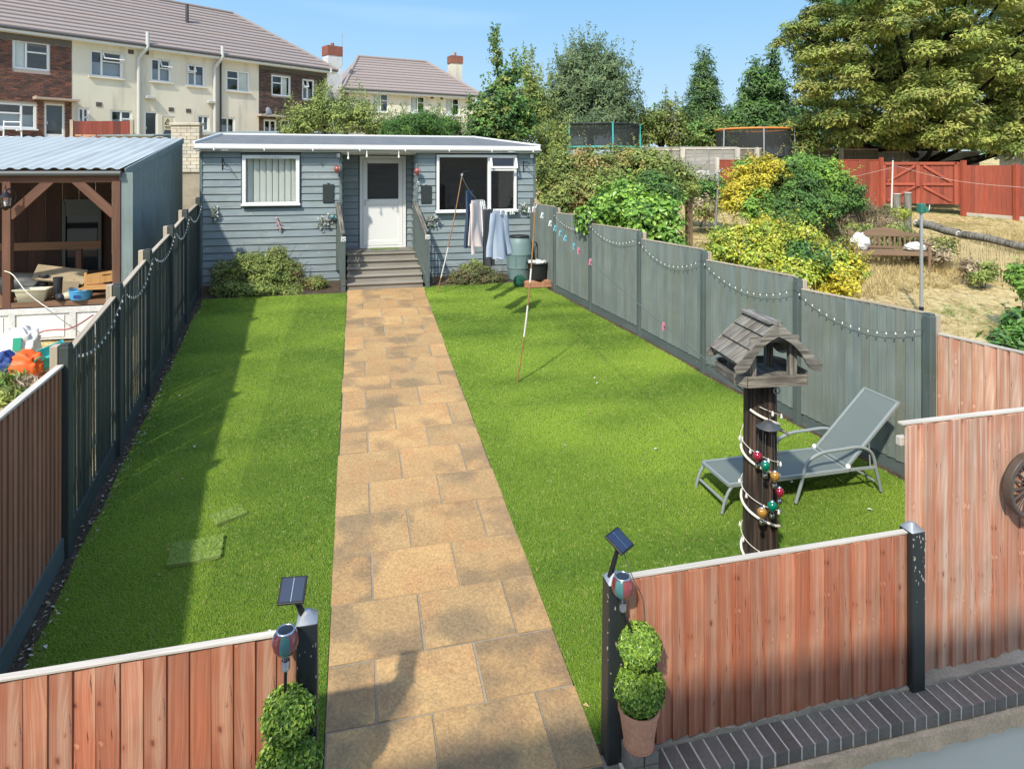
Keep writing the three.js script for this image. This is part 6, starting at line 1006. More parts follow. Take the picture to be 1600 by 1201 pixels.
{ // outbuildings between shelter and cabin
  const mk = (name, label, cat, px0, px1, pyTop, Z, d, m, roofM, over, tilt) => { const a = at(px0, pyTop, Z), b = at(px1, pyTop, Z), c = a.clone().add(b).multiplyScalar(0.5), w = a.distanceTo(b), g0 = gy(c.x, c.z), h = a.y - g0, t = thing(name, label, cat, null, V(c.x, g0, c.z)); t.rotation.y = -YAW; part('wall', box(w, h, d, 0, h / 2, -d / 2), m, t); const r = part('roof', rbox(w + over, 0.06, d + 0.2, 0.01, 0, 0, 0), roofM, t); r.position.set(0, h + 0.03 + tilt * d / 2, -d / 2); r.rotation.x = tilt; return [t, w, h]; };
  const pale = mat([0.58, 0.53, 0.42], 0.9, { map: T.noise });
  const greenFelt = mat([0.27, 0.31, 0.29], 0.9, { map: T.noise });
  { const a = at(268, 200, 20), b = at(312, 200, 20), g0 = gy(a.x, a.z), t = thing('block_wall', 'end wall of pale cream painted blocks beyond the shelter', 'wall', null, V(a.x, g0, a.z)); t.rotation.y = -YAW; const w = a.distanceTo(b), h = at(268, 196, 20).y - g0; part('core', box(w, h - 0.02, 0.16, w / 2, h / 2, -0.09), M.mortar, t); srand(431); const bm = variants([0.58, 0.52, 0.41], 4, 0.14, 0.9, { map: T.noise }); for (let r = 0, y = h - 0.11; y > h - 1.5; y -= 0.112, r++) for (let x = r % 2 ? -0.12 : 0; x < w; x += 0.31) { const x0 = Math.max(0, x), x1 = Math.min(w, x + 0.3); if (x1 - x0 < 0.05) continue; part('block', rbox(x1 - x0, 0.104, 0.1, 0.006, (x0 + x1) / 2, y + 0.055, 0.0), pick(bm), t); } part('coping', rbox(w + 0.08, 0.09, 0.3, 0.02, w / 2, h + 0.045, -0.05), pale, t); }
  mk('felt_shed', 'low shed with green felt roof behind the cabin roof', 'shed', 312, 480, 211, 22.5, 3.5, pale, greenFelt, 0.3, 0.08);
  mk('flat_shed', 'low flat roofed store behind the corrugated shelter roof', 'shed', 160, 236, 213, 23, 3, pale, greenFelt, 0.3, 0.06);
  { const a = at(112, 200, 25.5), b = at(206, 200, 25.5), g0 = gy(a.x, a.z), top = at(112, 189, 25.5).y, t = thing('board_fence', 'short dark red board fence in front of the terrace', 'fence'); srand(441); boards(t, [a.x, a.z], [b.x, b.z], g0, top, [0, 1], variants([0.22, 0.05, 0.035], 4, 0.3, 0.8, { map: T.plainwood }), 0.15); for (const p of [a, b]) part('post', rbox(0.12, top - g0 + 0.1, 0.12, 0.01, p.x, (top + g0) / 2, p.z), M.paleWood, t); }
  { const p = at(15, 213, 26), t = thing('garden_chair', 'white metal garden chair in front of the terrace windows', 'chair', null, V(p.x, p.y - 0.75, p.z)); for (const [x, z] of [[-0.3, 0.2], [0.3, 0.2], [-0.3, -0.2], [0.3, -0.2]]) part('leg', rod(V(x * 1.15, 0, z), V(x, z < 0 ? 1.4 : 0.75, z), 0.03), M.white, t); part('seat', rbox(0.65, 0.04, 0.45, 0.01, 0, 0.72, 0), M.white, t); part('armrest', [rod(V(-0.3, 1.0, -0.2), V(-0.34, 1.0, 0.25), 0.03), rod(V(0.3, 1.0, -0.2), V(0.34, 1.0, 0.25), 0.03)], M.white, t); for (const y of [1.15, 1.35]) part('back_bar', rod(V(-0.3, y, -0.2), V(0.3, y, -0.2), 0.025), M.white, t); part('base_block', rbox(0.9, 0.5, 0.6, 0.02, 0, -0.25, 0), pale, t); }
  { const p = at(135, 212, 24), t = thing('brick_stack', 'stack of pale orange bricks beside the dark red fence', 'bricks', null, V(p.x, p.y - 0.5, p.z)); const m = variants([0.62, 0.36, 0.22], 3, 0.2, 0.9, { map: T.noise }); srand(451); const bgm = rbox(0.215, 0.065, 0.1, 0.004); for (let r = 0; r < 8; r++) for (let i = 0; i < 3; i++) { const b = part('brick', bgm, pick(m), t); b.position.set(-0.25 + i * 0.23, 0.04 + r * 0.067, rr(-0.02, 0.02)); b.rotation.y = rr(-0.1, 0.1); } }
}

// =====================================================================
// THE GARDENS ON THE RIGHT
// =====================================================================
const redPaint = variants([0.38, 0.08, 0.042], 5, 0.22, 0.75, { map: T.plainwood, ...woodB }), redPost = mat([0.50, 0.11, 0.06], 0.7, { map: T.plainwood });
{
  const A = at(1120, 250, 27.4), B = at(1376, 250, 27), C = at(1503, 250, 25.9), D = at(1640, 255, 24.6), xz = (p) => [p.x, p.z], gB = (p) => gy(p.x, p.z) - 0.05;
  const t = thing('red_fence', 'bright red stained board fence across the far garden left of the gate', 'fence'); srand(461); const top = at(1376, 250, 27).y;
  boards(t, xz(A), xz(B), (k) => lerp(gB(A), gB(B), k), top, [0, 1], redPaint, 0.15); for (const p of [A, B]) part('post', rbox(0.13, top - gB(p) + 0.15, 0.13, 0.01, p.x, (top + gB(p)) / 2 + 0.04, p.z + 0.05), p === A ? M.capWood : redPost, t); bar(t, 'capping', xz(A), xz(B), [top + 0.01, top + 0.01], 0.06, 0.03, redPost);
  const u = thing('red_fence', 'bright red stained board fence across the far garden right of the gate', 'fence'); const top2 = at(1560, 258, 25.3).y;
  boards(u, xz(C), xz(D), (k) => lerp(gB(C), gB(D), k) + 0.15, top2, [0, 1], redPaint, 0.15); for (const [p, h] of [[C, 0.2], [at(1585, 260, 25.1), 0.05], [D, 0]]) part('post', rbox(0.16, top2 - gB(p) + h, 0.16, 0.012, p.x, (top2 + gB(p) + h) / 2, p.z + 0.08), redPost, u); bar(u, 'gravel_board', xz(C), xz(D), [gB(C) + 0.08, gB(D) + 0.08], 0.05, 0.2, M.concrete);
  // double gate with braces
  const v = thing('garden_gate', 'red stained double board gate with diagonal braces in the far fence', 'gate'); const gt = at(1440, 254, 26.4).y, gb = at(1440, 318, 26.4).y; srand(471);
  const dir = C.clone().sub(B).setY(0).normalize(), n = V(-dir.z, 0, dir.x); if (n.z < 0) n.negate(); const L = Math.hypot(C.x - B.x, C.z - B.z), pt = (s, y, off = 0.05) => V(B.x + dir.x * s + n.x * off, y, B.z + dir.z * s + n.z * off);
  boards(v, xz(B), xz(C), gb, gt, [n.x, n.z], redPaint, 0.15); const half = L * 0.47, bm = (a, b, w) => part('brace', beam(a, b, 0.03, w, V(0, 1, 0)), redPost, v);
  part('top_rail', beam(pt(0.1, gt - 0.03), pt(L - 0.1, gt - 0.03), 0.05, 0.12), redPost, v); const ym = lerp(gb, gt, 0.48);
  part('middle_rail', beam(pt(0.2, ym), pt(half - 0.1, ym), 0.05, 0.11), redPost, v); part('middle_rail', beam(pt(half + 0.15, ym), pt(L - 0.3, ym), 0.05, 0.11), redPost, v);
  bm(pt(0.25, ym + 0.1, 0.06), pt(half - 0.1, gt - 0.12, 0.06), 0.1); bm(pt(0.25, gb + 0.1, 0.06), pt(half - 0.1, ym - 0.1, 0.06), 0.1); bm(pt(L - 0.35, ym + 0.1, 0.06), pt(half + 0.2, gt - 0.12, 0.06), 0.1); bm(pt(L - 0.35, gb + 0.12, 0.06), pt(half + 0.2, ym - 0.1, 0.06), 0.1);
  for (const s of [0.12, half, L - 0.2]) part('stile', beam(pt(s, gb - 0.02), pt(s, gt), 0.13, 0.05, n), redPost, v); part('latch', rbox(0.2, 0.04, 0.04, 0.008, pt(half, gb + 0.7, 0.12).x, gb + 0.7, pt(half, gb + 0.7, 0.12).z), M.blackMetal, v);
}
{ // weathered panels and pale posts behind the red fence
  const mkPanel = (label, px0, px1, pyT, pyB, Z0, Z1, m, horiz, w = 0.15) => { const a = at(px0, pyT, Z0), b = at(px1, pyT, Z1), t = thing('weathered_fence', label, 'fence'); const yt = (a.y + b.y) / 2, yb = Math.min(at(px0, pyB, Z0).y, at(px1, pyB, Z1).y); srand(px0);
    if (horiz) { for (let y = yb; y < yt; y += 0.16) part('board', beam(V(a.x, y + 0.08, a.z), V(b.x, y + 0.08, b.z), 0.02 + (Math.round(y * 10) % 2) * 0.006, 0.175), pick(m), t); for (const k of [0.02, 0.26, 0.5, 0.74, 0.98]) { const p = a.clone().lerp(b, k); part('batten', rbox(0.05, yt - yb, 0.05, 0.005, p.x, (yt + yb) / 2, p.z + 0.03), m[0], t); } } else boards(t, [a.x, a.z], [b.x, b.z], yb, yt, [0, 1], m, w);
    part('capping', beam(V(a.x, yt + 0.03, a.z), V(b.x, yt + 0.03, b.z), 0.09, 0.06), M.capWood, t); return t; };
  const grey = variants([0.46, 0.45, 0.42], 4, 0.12, 0.85, { map: T.plainwood }), brown = variants([0.33, 0.28, 0.22], 4, 0.15, 0.85, { map: T.plainwood }), dk = variants([0.22, 0.05, 0.04], 4, 0.2, 0.85, { map: T.plainwood });
  mkPanel('weathered grey lapped panel between white posts behind the yellow shrub', 1062, 1152, 233, 290, 29, 29, grey, true);
  mkPanel('grey lapped panel half hidden by the olive shrub', 985, 1064, 235, 290, 29.2, 29.1, grey, true);
  mkPanel('short brown weathered panel below the orange trampoline', 1155, 1190, 233, 270, 28.8, 28.8, brown, false);
  mkPanel('pale topped weathered panel behind the red fence', 1232, 1372, 234, 270, 31, 31, brown, true);
  mkPanel('bleached vertical board fence behind the red gate', 1368, 1530, 238, 275, 31.5, 30.5, variants([0.52, 0.48, 0.40], 4, 0.12, 0.85, { map: T.plainwood }), false);
  mkPanel('dark red board fence under the chestnut tree', 1310, 1470, 229, 262, 35, 35, dk, false);
  for (const [px, y, Z] of [[1067, 231, 28.9], [1153, 231, 28.8], [1183, 231, 28.7], [1315, 231, 30.8]]) { const p = at(px, y, Z), g0 = gy(p.x, p.z), t = single('concrete_post', join([rbox(0.17, p.y - g0, 0.15, 0.01, 0, (p.y - g0) / 2, 0), box(0.12, 0.03, 0.1, 0, p.y - g0 + 0.01, 0)]), M.capWood, { 1067: 'pale concrete fence post left of the grey lapped panel', 1153: 'pale concrete fence post right of the grey lapped panel', 1183: 'pale concrete fence post beside the short brown panel', 1315: 'pale concrete fence post in the pale topped panel' }[px], 'post', 'pale posts'); t.position.set(p.x, g0, p.z); }
  { const a = at(1092, 262, 28.4), t = thing('rendered_block', 'low pale rendered wall below the grey lapped panel', 'wall', null, V(a.x, gy(a.x, a.z), a.z)); part('wall', rbox(0.9, at(1092, 266, 28.4).y - gy(a.x, a.z), 0.3, 0.02, 0, (at(1092, 266, 28.4).y - gy(a.x, a.z)) / 2, 0), M.whiteMatt, t); }
  { const a = at(1600, 240, 27), t = thing('white_shed', 'corner of a small white gabled shed beyond the red fence', 'shed', null, V(a.x + 0.3, gy(a.x, a.z), a.z)); const h = at(1600, 246, 27).y - gy(a.x, a.z); part('wall', box(1.2, h, 1.6, 0, h / 2, 0), M.white, t); part('roof', slabOf([[-0.7, h, 0.9], [0.0, h + 0.5, 0.9], [0.0, h + 0.5, -0.9], [-0.7, h, -0.9]], 0.06), M.white, t); part('roof', slabOf([[0.0, h + 0.5, 0.9], [0.7, h, 0.9], [0.7, h, -0.9], [0.0, h + 0.5, -0.9]], 0.06), M.white, t); }
}
{ // trampolines with safety nets
  const net = (c, o) => new THREE.MeshStandardMaterial({ color: lin(...c), roughness: 0.9, side: THREE.DoubleSide, transparent: true, opacity: o });
  const mk = (label, px, pyT, pyM, Z, wpx, poleM, padM, topM, netM, np, ph) => {
    const c = at(px, pyM, Z), r = wpx * Z / 2000, yt = at(px, pyT, Z).y - c.y, g0 = gy(c.x, c.z) - c.y, t = thing('trampoline', label, 'trampoline', null, c);
    part('net', new THREE.CylinderGeometry(r, r * 0.97, yt, 40, 1, true).translate(0, yt / 2, 0), netM, t); part('pad', (() => { const g = new THREE.TorusGeometry(r * 0.95, 0.12, 8, 40); g.rotateX(Math.PI / 2); g.scale(1, 0.4, 1); return g; })(), padM, t); part('mat', new THREE.CylinderGeometry(r * 0.9, r * 0.9, 0.03, 36), M.blackMetal, t);
    part('top_ring', (() => { const g = new THREE.TorusGeometry(r, 0.045, 8, 44); g.rotateX(Math.PI / 2); g.translate(0, yt, 0); return g; })(), topM, t);
    for (let k = 0; k < np; k++) { const a = k / np * 6.2832 + ph, x = Math.cos(a), z = Math.sin(a); part('pole', rod(V(x * (r + 0.1), g0, z * (r + 0.1)), V(x * (r + 0.03), yt + 0.05, z * (r + 0.03)), 0.04), poleM, t); }
  };
  const teal = mat([0.05, 0.40, 0.36], 0.5), orange = mat([0.72, 0.24, 0.05], 0.6);
  mk('trampoline with teal poles and dark net behind the olive shrub', 934, 197, 231, 29, 128, teal, teal, M.blackMetal, net([0.025, 0.03, 0.028], 0.72), 6, 0.55);
  mk('trampoline with orange top ring and dark net behind the grey fence', 1179, 203, 246, 31, 116, M.steel, M.blackMetal, orange, net([0.03, 0.032, 0.03], 0.8), 6, 0.9);
}
{ // bench with white bags
  const p0 = at(1388, 424, 16.4), p = V(p0.x, gy(p0.x, p0.z), p0.z), t = thing('garden_bench', 'weathered wooden garden bench with curved slatted back on dry grass', 'bench', null, p); t.rotation.y = -0.42; const m = M.benchWood || mat([0.30, 0.20, 0.13], 0.8, { map: T.plainwood, ...woodB }), w = 0.86;
  for (const [x, z, h] of [[-w, 0.24, 0.62], [w, 0.24, 0.62], [-w, -0.24, 0.95], [w, -0.24, 0.95]]) part('leg', rbox(0.06, h, 0.06, 0.006, x, h / 2, z), m, t);
  for (let k = 0; k < 5; k++) part('seat_slat', rbox(2 * w, 0.025, 0.08, 0.005, 0, 0.43, -0.2 + k * 0.1), m, t); part('apron', rbox(2 * w, 0.08, 0.03, 0.005, 0, 0.38, 0.23), m, t);
  part('top_rail', (() => { const s = new THREE.Shape(); s.moveTo(-w - 0.03, 0.86); s.quadraticCurveTo(-w * 0.6, 0.86, -w * 0.4, 0.95); s.quadraticCurveTo(0, 1.06, w * 0.4, 0.95); s.quadraticCurveTo(w * 0.6, 0.86, w + 0.03, 0.86); s.lineTo(w + 0.03, 0.78); s.lineTo(-w - 0.03, 0.78); s.closePath(); const g = new THREE.ExtrudeGeometry(s, { depth: 0.04, bevelEnabled: false }); g.translate(0, 0, -0.26); return uvm(g, 0, 0, true); })(), m, t);
  part('lower_rail', rbox(2 * w, 0.06, 0.03, 0.005, 0, 0.5, -0.24), m, t); for (let k = 0; k < 13; k++) part('back_slat', rbox(0.05, 0.3, 0.02, 0.004, -w + 0.13 + k * (2 * w - 0.26) / 12, 0.65, -0.24), m, t);
  for (const s of [-1, 1]) part('armrest', rbox(0.08, 0.035, 0.55, 0.008, s * w, 0.635, 0.02), m, t);
  const bag = (label, x, sx, sy, sz, sd) => { const q = V(x, 0.44, 0.02).applyAxisAngle(V(0, 1, 0), -0.42).add(p), b = thing('white_bag', label, 'bag', null, q); b.rotation.y = -0.42; const g = new THREE.SphereGeometry(1, 28, 20), v = g.attributes.position; for (let i = 0; i < v.count; i++) { const X = v.getX(i), Y = v.getY(i), Z = v.getZ(i), k = 1 + 0.35 * (free(X * 3 + sd, Y * 4 + Z * 3, 5) - 0.5); v.setXYZ(i, X * sx * k, Math.max(-sy * 0.9, Y * sy * k + (Y > 0 ? 0.1 * Math.sin(4 * X + sd) * sy : 0)), Z * sz * k); } g.computeVertexNormals(); g.translate(0, sy * 0.92, 0); part('plastic', g, M.white, b); part('knot', ball(0.03, sx * 0.2, sy * 1.9, 0), M.white, b); };
  bag('crumpled white plastic bag heaped at the shrub end of the bench', -0.66, 0.23, 0.22, 0.18, 3); bag('flat white plastic bag at the pole end of the bench', 0.62, 0.26, 0.11, 0.17, 8);
}
{ // posts, stumps and the log edging
  const base = (px, py, Z) => { const p = at(px, py, Z); return V(p.x, gy(p.x, p.z), p.z); };
  { const b = V(10.73, gy(10.73, -10.26), -10.26), t = thing('dryer_post', 'grey metal rotary dryer post with green head in the dry grass', 'post', null, b), h = at(1441, 330, 12.52).y - b.y; part('tube', rod(V(0, 0, 0), V(0, h, 0), 0.034, 0.03, 12), M.steel, t); part('socket', rod(V(0, 0, 0), V(0, 0.14, 0), 0.042, 0.042, 12), M.blackMetal, t); part('head', [rbox(0.12, 0.19, 0.12, 0.02, 0, h + 0.06, 0), rbox(0.07, 0.09, 0.05, 0.01, 0.05, h + 0.03, 0.07)], mat([0.03, 0.16, 0.12], 0.5), t); part('line_end', tube([V(0.05, h, 0.05), V(0.12, h + 0.02, 0.05), V(0.2, h + 0.12, 0.0)], 0.008, 12, 5), M.rope, t); }
  { const b = base(1116, 372, 18.6), t = thing('washing_post', 'leaning pale metal washing line post beside the yellow shrub', 'post', null, b); const top = at(1124, 268, 18.4).sub(b); part('tube', rod(V(0, 0, 0), top, 0.035, 0.03), M.steel, t); part('cross_head', [rod(top.clone().add(V(-0.12, -0.05, 0)), top.clone().add(V(0.12, 0.08, 0)), 0.02), ball(0.05, top.x, top.y, top.z)], M.steel, t); part('bracket', rbox(0.1, 0.05, 0.05, 0.01, top.x * 0.8, top.y * 0.8, top.z * 0.8), M.blackMetal, t); }
  { const b = base(1393, 322, 25), t = thing('washing_post', 'straight pale washing line post in front of the red gate', 'post', null, b), h = at(1396, 249, 25).y - b.y; part('tube', rod(V(0, 0, 0), V(0.08, h, 0), 0.034, 0.03), mat([0.62, 0.58, 0.52], 0.7), t); part('cap', ball(0.06, 0.08, h + 0.02, 0), M.blackMetal, t); }
  for (const [px, y0, y1, l] of [[1402, 332, 303, 'short weathered timber stump before the red gate beside the pale pole'], [1419, 327, 301, 'short weathered timber stump before the middle of the red gate']]) { const b = base(px, y0, 21), t = thing('timber_stump', l, 'post', null, b); const h = at(px, y1, 21).y - b.y; part('stump', new THREE.CylinderGeometry(0.11, 0.12, h, 12).translate(0, h / 2, 0), M.oldWood[0], t); part('top', new THREE.CylinderGeometry(0.1, 0.11, 0.02, 12).translate(0, h + 0.01, 0), M.capWood, t); }
  const log = (label, a, b, r) => { const t = thing('log_edging', label, 'log', 'log edging of the upper dry lawn', V((a.x + b.x) / 2, (a.y + b.y) / 2, (a.z + b.z) / 2)); const d = b.clone().sub(a).multiplyScalar(0.5); part('log', woody([d.clone().negate(), d.clone().multiplyScalar(-0.3).add(V(0, 0.03, 0)), d.clone().multiplyScalar(0.4).add(V(0, -0.02, 0)), d], r, r * 0.85), M.oldWood[1], t); part('cut_end', ball(r * 0.95, -d.x, -d.y, -d.z), M.capWood, t); };
  log('weathered log rail edging the upper dry lawn beside the dryer post', at(1434, 349, 17.4), at(1500, 364, 16.3), 0.12); log('long weathered log rail edging the upper dry lawn', at(1500, 366, 16.2), at(1640, 392, 14.2), 0.1);
  { const t = thing('cane_screen', 'low screen of dry canes below the long log rail', 'screen'); srand(481); const c = mat([0.60, 0.50, 0.30], 0.8); for (let k = 0; k < 60; k++) { const u = k / 60 + rr(-0.006, 0.006), a = at(lerp(1500, 1640, u), lerp(370, 396, u), lerp(16.15, 14.15, u)); part('cane', rod(V(a.x, gy(a.x, a.z) - 0.02, a.z + 0.08), V(a.x + rr(-0.01, 0.01), a.y, a.z + 0.02), 0.009, 0.008, 5), c, t); } }
  single('garden_wire', tube([at(1124, 268, 18.4), at(1260, 285, 20), at(1396, 262, 25)], 0.004, 40, 5), M.rope, 'pale washing wire from the leaning post to the gate pole', 'wire');
  single('garden_wire', tube([at(1397, 258, 25), at(1500, 283, 22), at(1640, 296, 20)], 0.004, 40, 5), M.rope, 'pale washing wire from the gate pole across the red fence', 'wire');
  { const a = base(1072, 378, 15.4), t = thing('trellis', 'brown diamond trellis panel with thick post beside the olive shrub', 'trellis', null, a), m = mat([0.27, 0.19, 0.11], 0.85, { map: T.plainwood }); const h = at(1072, 305, 15.4).y - a.y; part('post', rbox(0.14, h, 0.14, 0.01, 0.08, h / 2, 0), m, t); for (let k = 0; k < 7; k++) { part('lath', beam(V(-0.75 + k * 0.14, 0.1, 0.02), V(-0.75 + k * 0.14 + 0.5, 0.75, 0.02), 0.01, 0.03, V(0, 0, 1)), m, t); part('lath', beam(V(-0.25 + k * 0.14, 0.1, 0.0), V(-0.75 + k * 0.14, 0.75, 0.0), 0.01, 0.03, V(0, 0, 1)), m, t); } }
}

// =====================================================================
// TREES AND SHRUBS
// =====================================================================
const pb = (px, py, Z, rx, ry, dz = 1, cols) => { const c = at(px, py, Z), k = Z / FOCAL; return [c.x, c.y, c.z, rx * k, ry * k, rx * k * dz, cols]; };
const barkM = mat([0.15, 0.12, 0.09], 0.95, { map: T.darkwood, bumpMap: T.darkwood, bumpScale: 0.02 });
function tree(label, px, Z, blobs, o, group) {
  const b = at(px, HORIZON, Z), base = V(b.x, gy(b.x, b.z) - 0.05, b.z), t = thing(o.name || 'tree', label, o.cat || 'tree', group, base); srand(o.seed || 1);
  const rel = blobs.map((q) => [q[0] - base.x, q[1] - base.y, q[2] - base.z, ...q.slice(3)]); let top = V(0, 0, 0); for (const q of rel) if (q[1] > top.y) top = V(q[0], q[1], q[2]);
  const r = o.trunk || 0.16; part('trunk', woody([V(0, 0, 0), V(top.x * 0.1 + rr(-0.1, 0.1), top.y * 0.35, top.z * 0.1), V(top.x * 0.5, top.y * 0.7, top.z * 0.5), top], r, r * 0.12), barkM, t);
  for (const q of rel) { if (o.limbs && rnd() > o.limbs) continue; const y0 = Math.min(q[1] * 0.6, top.y * 0.6); part('limb', woody([V(top.x * 0.2, y0, top.z * 0.2), V(q[0] * 0.55, lerp(y0, q[1], 0.45), q[2] * 0.55), V(q[0], q[1] + q[4] * 0.3, q[2])], r * 0.4, r * 0.07), barkM, t); }
  const L = new Leaves(); fillBlobs(L, rel, o);
  if (o.wisps) for (const q of rel) for (let k = 0; k < o.wisps; k++) {   // long upright shoots that break the outline
    const d = dirRnd(); d[1] = Math.abs(d[1]) * 0.8 + 0.5; const len = rr(0.35, 0.8) * (o.wispLen || 1), sx = q[0] + d[0] * q[3] * 0.9, sy = q[1] + d[1] * q[4] * 0.75, sz = q[2] + d[2] * q[5] * 0.9;
    for (let m = 0; m < 26; m++) { const u = m / 26 * len, c = pick(o.cols); L.leaf(sx + d[0] * u * 0.3 + rr(-0.05, 0.05), sy + u * 1.3, sz + d[2] * u * 0.3 + rr(-0.05, 0.05), rr(-1, 1), rr(-0.3, 0.8), rr(-1, 1), o.size * rr(0.6, 1), o.size * (o.aspect || 0.5) * 0.9, c); } }
  part('crown', L.build(), o.mat || leafMat, t); return t;
}
const G = {
  olive: [[0.23, 0.29, 0.06], [0.32, 0.37, 0.08], [0.16, 0.22, 0.045]], green: [[0.09, 0.21, 0.0375], [0.135, 0.27, 0.045], [0.0675, 0.15, 0.03]], bright: [[0.195, 0.375, 0.045], [0.285, 0.465, 0.06], [0.135, 0.27, 0.0375]],
  yellow: [[0.572, 0.484, 0.033], [0.682, 0.572, 0.055], [0.462, 0.418, 0.033]], lime: [[0.39, 0.465, 0.045], [0.51, 0.54, 0.06], [0.24, 0.345, 0.0375], [0.462, 0.44, 0.044]], blue: [[0.14, 0.21, 0.09], [0.19, 0.255, 0.105], [0.10, 0.165, 0.07]], conifer: [[0.11, 0.21, 0.06], [0.15, 0.26, 0.07], [0.08, 0.165, 0.05]],
  orange: [[0.40, 0.27, 0.09], [0.32, 0.31, 0.08], [0.26, 0.31, 0.08]], chestnut: [[0.30, 0.36, 0.06], [0.42, 0.44, 0.09], [0.20, 0.27, 0.045], [0.30, 0.30, 0.07]], twig: [[0.384, 0.3, 0.192], [0.288, 0.216, 0.132], [0.6, 0.495, 0.33]], soft: [[0.255, 0.323, 0.075], [0.33, 0.39, 0.09], [0.18, 0.247, 0.06]],
};
// behind the cabin
tree('feathery yellow green shrub before the brick end of the terrace', 515, 21.5, [pb(480, 190, 21.5, 32, 26), pb(520, 178, 21.8, 34, 32), pb(560, 180, 22, 38, 34), pb(590, 200, 22, 26, 22), pb(500, 160, 21.6, 16, 16), pb(455, 205, 21.4, 22, 14)], { name: 'shrub', cat: 'shrub', seed: 1, sprays: 13, spray: 0.24, leaves: 26, size: 0.105, aspect: 0.42, cols: G.soft, up: 0.5, trunk: 0.08, shell: 0.6, wisps: 10, wispLen: 0.6 }, 'trees behind the cabin');
tree('dark green upright hedge shrub behind the cabin roof', 660, 21, [pb(630, 205, 20.8, 30, 22), pb(660, 198, 21, 34, 24), pb(695, 202, 21.2, 32, 22), pb(612, 212, 20.6, 18, 12)], { name: 'shrub', cat: 'shrub', seed: 2, sprays: 22, spray: 0.2, leaves: 34, size: 0.13, aspect: 0.22, cols: G.green, up: 0.1, trunk: 0.08, shell: 0.6, wisps: 14, wispLen: 0.5 }, 'trees behind the cabin');
tree('tall leafy tree with spire top rising behind the cabin', 785, 21.5, [pb(770, 200, 21, 42, 34), pb(785, 165, 21.3, 40, 34), pb(788, 128, 21.6, 18, 26), pb(760, 180, 20.8, 30, 30), pb(812, 185, 21.6, 28, 38), pb(776, 90, 21.8, 7, 18), pb(806, 112, 21.8, 9, 15), pb(745, 207, 20.9, 18, 20), pb(774, 64, 21.9, 3, 10)], { seed: 3, sprays: 10, spray: 0.2, leaves: 20, size: 0.14, aspect: 0.6, cols: [...G.olive, ...G.green, ...G.green], up: 0.5, trunk: 0.12, shell: 0.62, wisps: 5, wispLen: 0.6 }, 'trees behind the cabin');
tree('thin pale olive tree leaning beside the tall spire tree', 850, 24, [pb(840, 190, 24, 34, 50), pb(860, 230, 23, 36, 40), pb(830, 150, 24, 20, 34), pb(826, 118, 24.4, 10, 22), pb(850, 275, 20, 26, 36)], { seed: 4, sprays: 13, spray: 0.26, leaves: 22, size: 0.14, aspect: 0.45, cols: G.olive, up: 0.4, trunk: 0.12, shell: 0.5, wisps: 8 }, 'trees behind the cabin');
tree('large blue green bushy tree with wispy top behind the trampoline', 922, 33, [pb(920, 150, 33, 62, 52), pb(905, 110, 33.2, 40, 34), pb(950, 115, 33.2, 38, 36), pb(880, 160, 32.6, 42, 44), pb(965, 165, 32.8, 36, 40), pb(920, 90, 33.4, 26, 22), pb(925, 190, 32, 56, 22)], { seed: 5, sprays: 14, spray: 0.42, leaves: 30, size: 0.22, aspect: 0.34, cols: G.blue, up: 0.2, trunk: 0.25, shell: 0.42, wisps: 13, wispLen: 1.2 }, 'trees behind the cabin');
tree('grey green rounded tree between the trampolines', 1030, 34, [pb(1020, 195, 34, 30, 30), pb(1045, 188, 34.2, 30, 32), pb(1005, 215, 33.6, 20, 18), pb(1060, 212, 33.8, 22, 22)], { seed: 6, sprays: 13, spray: 0.42, leaves: 24, size: 0.2, aspect: 0.5, cols: [...G.olive, [0.15, 0.15, 0.07]], up: 0.5, trunk: 0.2, shell: 0.45, wisps: 4 }, 'trees behind the cabin');
{ const cone = (px, Z, yTop, yBot, w, n) => { const a = []; for (let k = 0; k < n; k++) { const u = k / (n - 1); a.push(pb(px + rr(-0.08, 0.08) * w * u, lerp(yTop, yBot, u), Z + rr(-0.3, 0.3), 5 + w * Math.pow(u, 0.8) * rr(0.85, 1.1), 14 + 6 * u)); } return a; };
  srand(61); tree('pointed dark conifer standing left of the leafy conifer', 1100, 38, cone(1100, 38, 82, 205, 36, 8), { name: 'conifer', seed: 7, sprays: 15, spray: 0.45, leaves: 30, size: 0.26, aspect: 0.28, cols: G.conifer, up: 0.5, droop: 0.9, trunk: 0.2, shell: 0.4, flat: 0.4 }, 'conifers beyond the fence');
  srand(62); tree('broad mid green conifer between the pointed conifer and chestnut', 1190, 37, [...cone(1180, 37, 95, 205, 40, 6), ...cone(1208, 36.6, 80, 200, 34, 6), pb(1150, 185, 36.5, 24, 24)], { name: 'conifer', seed: 8, sprays: 15, spray: 0.45, leaves: 28, size: 0.27, aspect: 0.35, cols: [...G.green, ...G.conifer], up: 0.5, droop: 0.8, trunk: 0.2, shell: 0.4, flat: 0.4 }, 'conifers beyond the fence'); }
tree('low yellow green shrub at the foot of the pointed conifer', 1105, 33, [pb(1090, 212, 33, 26, 20), pb(1115, 208, 33, 24, 22), pb(1140, 205, 33.2, 24, 22)], { name: 'shrub', cat: 'shrub', seed: 9, sprays: 14, spray: 0.4, leaves: 22, size: 0.2, aspect: 0.5, cols: [...G.olive, ...G.green], trunk: 0.1, shell: 0.5, wisps: 3 }, 'trees behind the cabin');
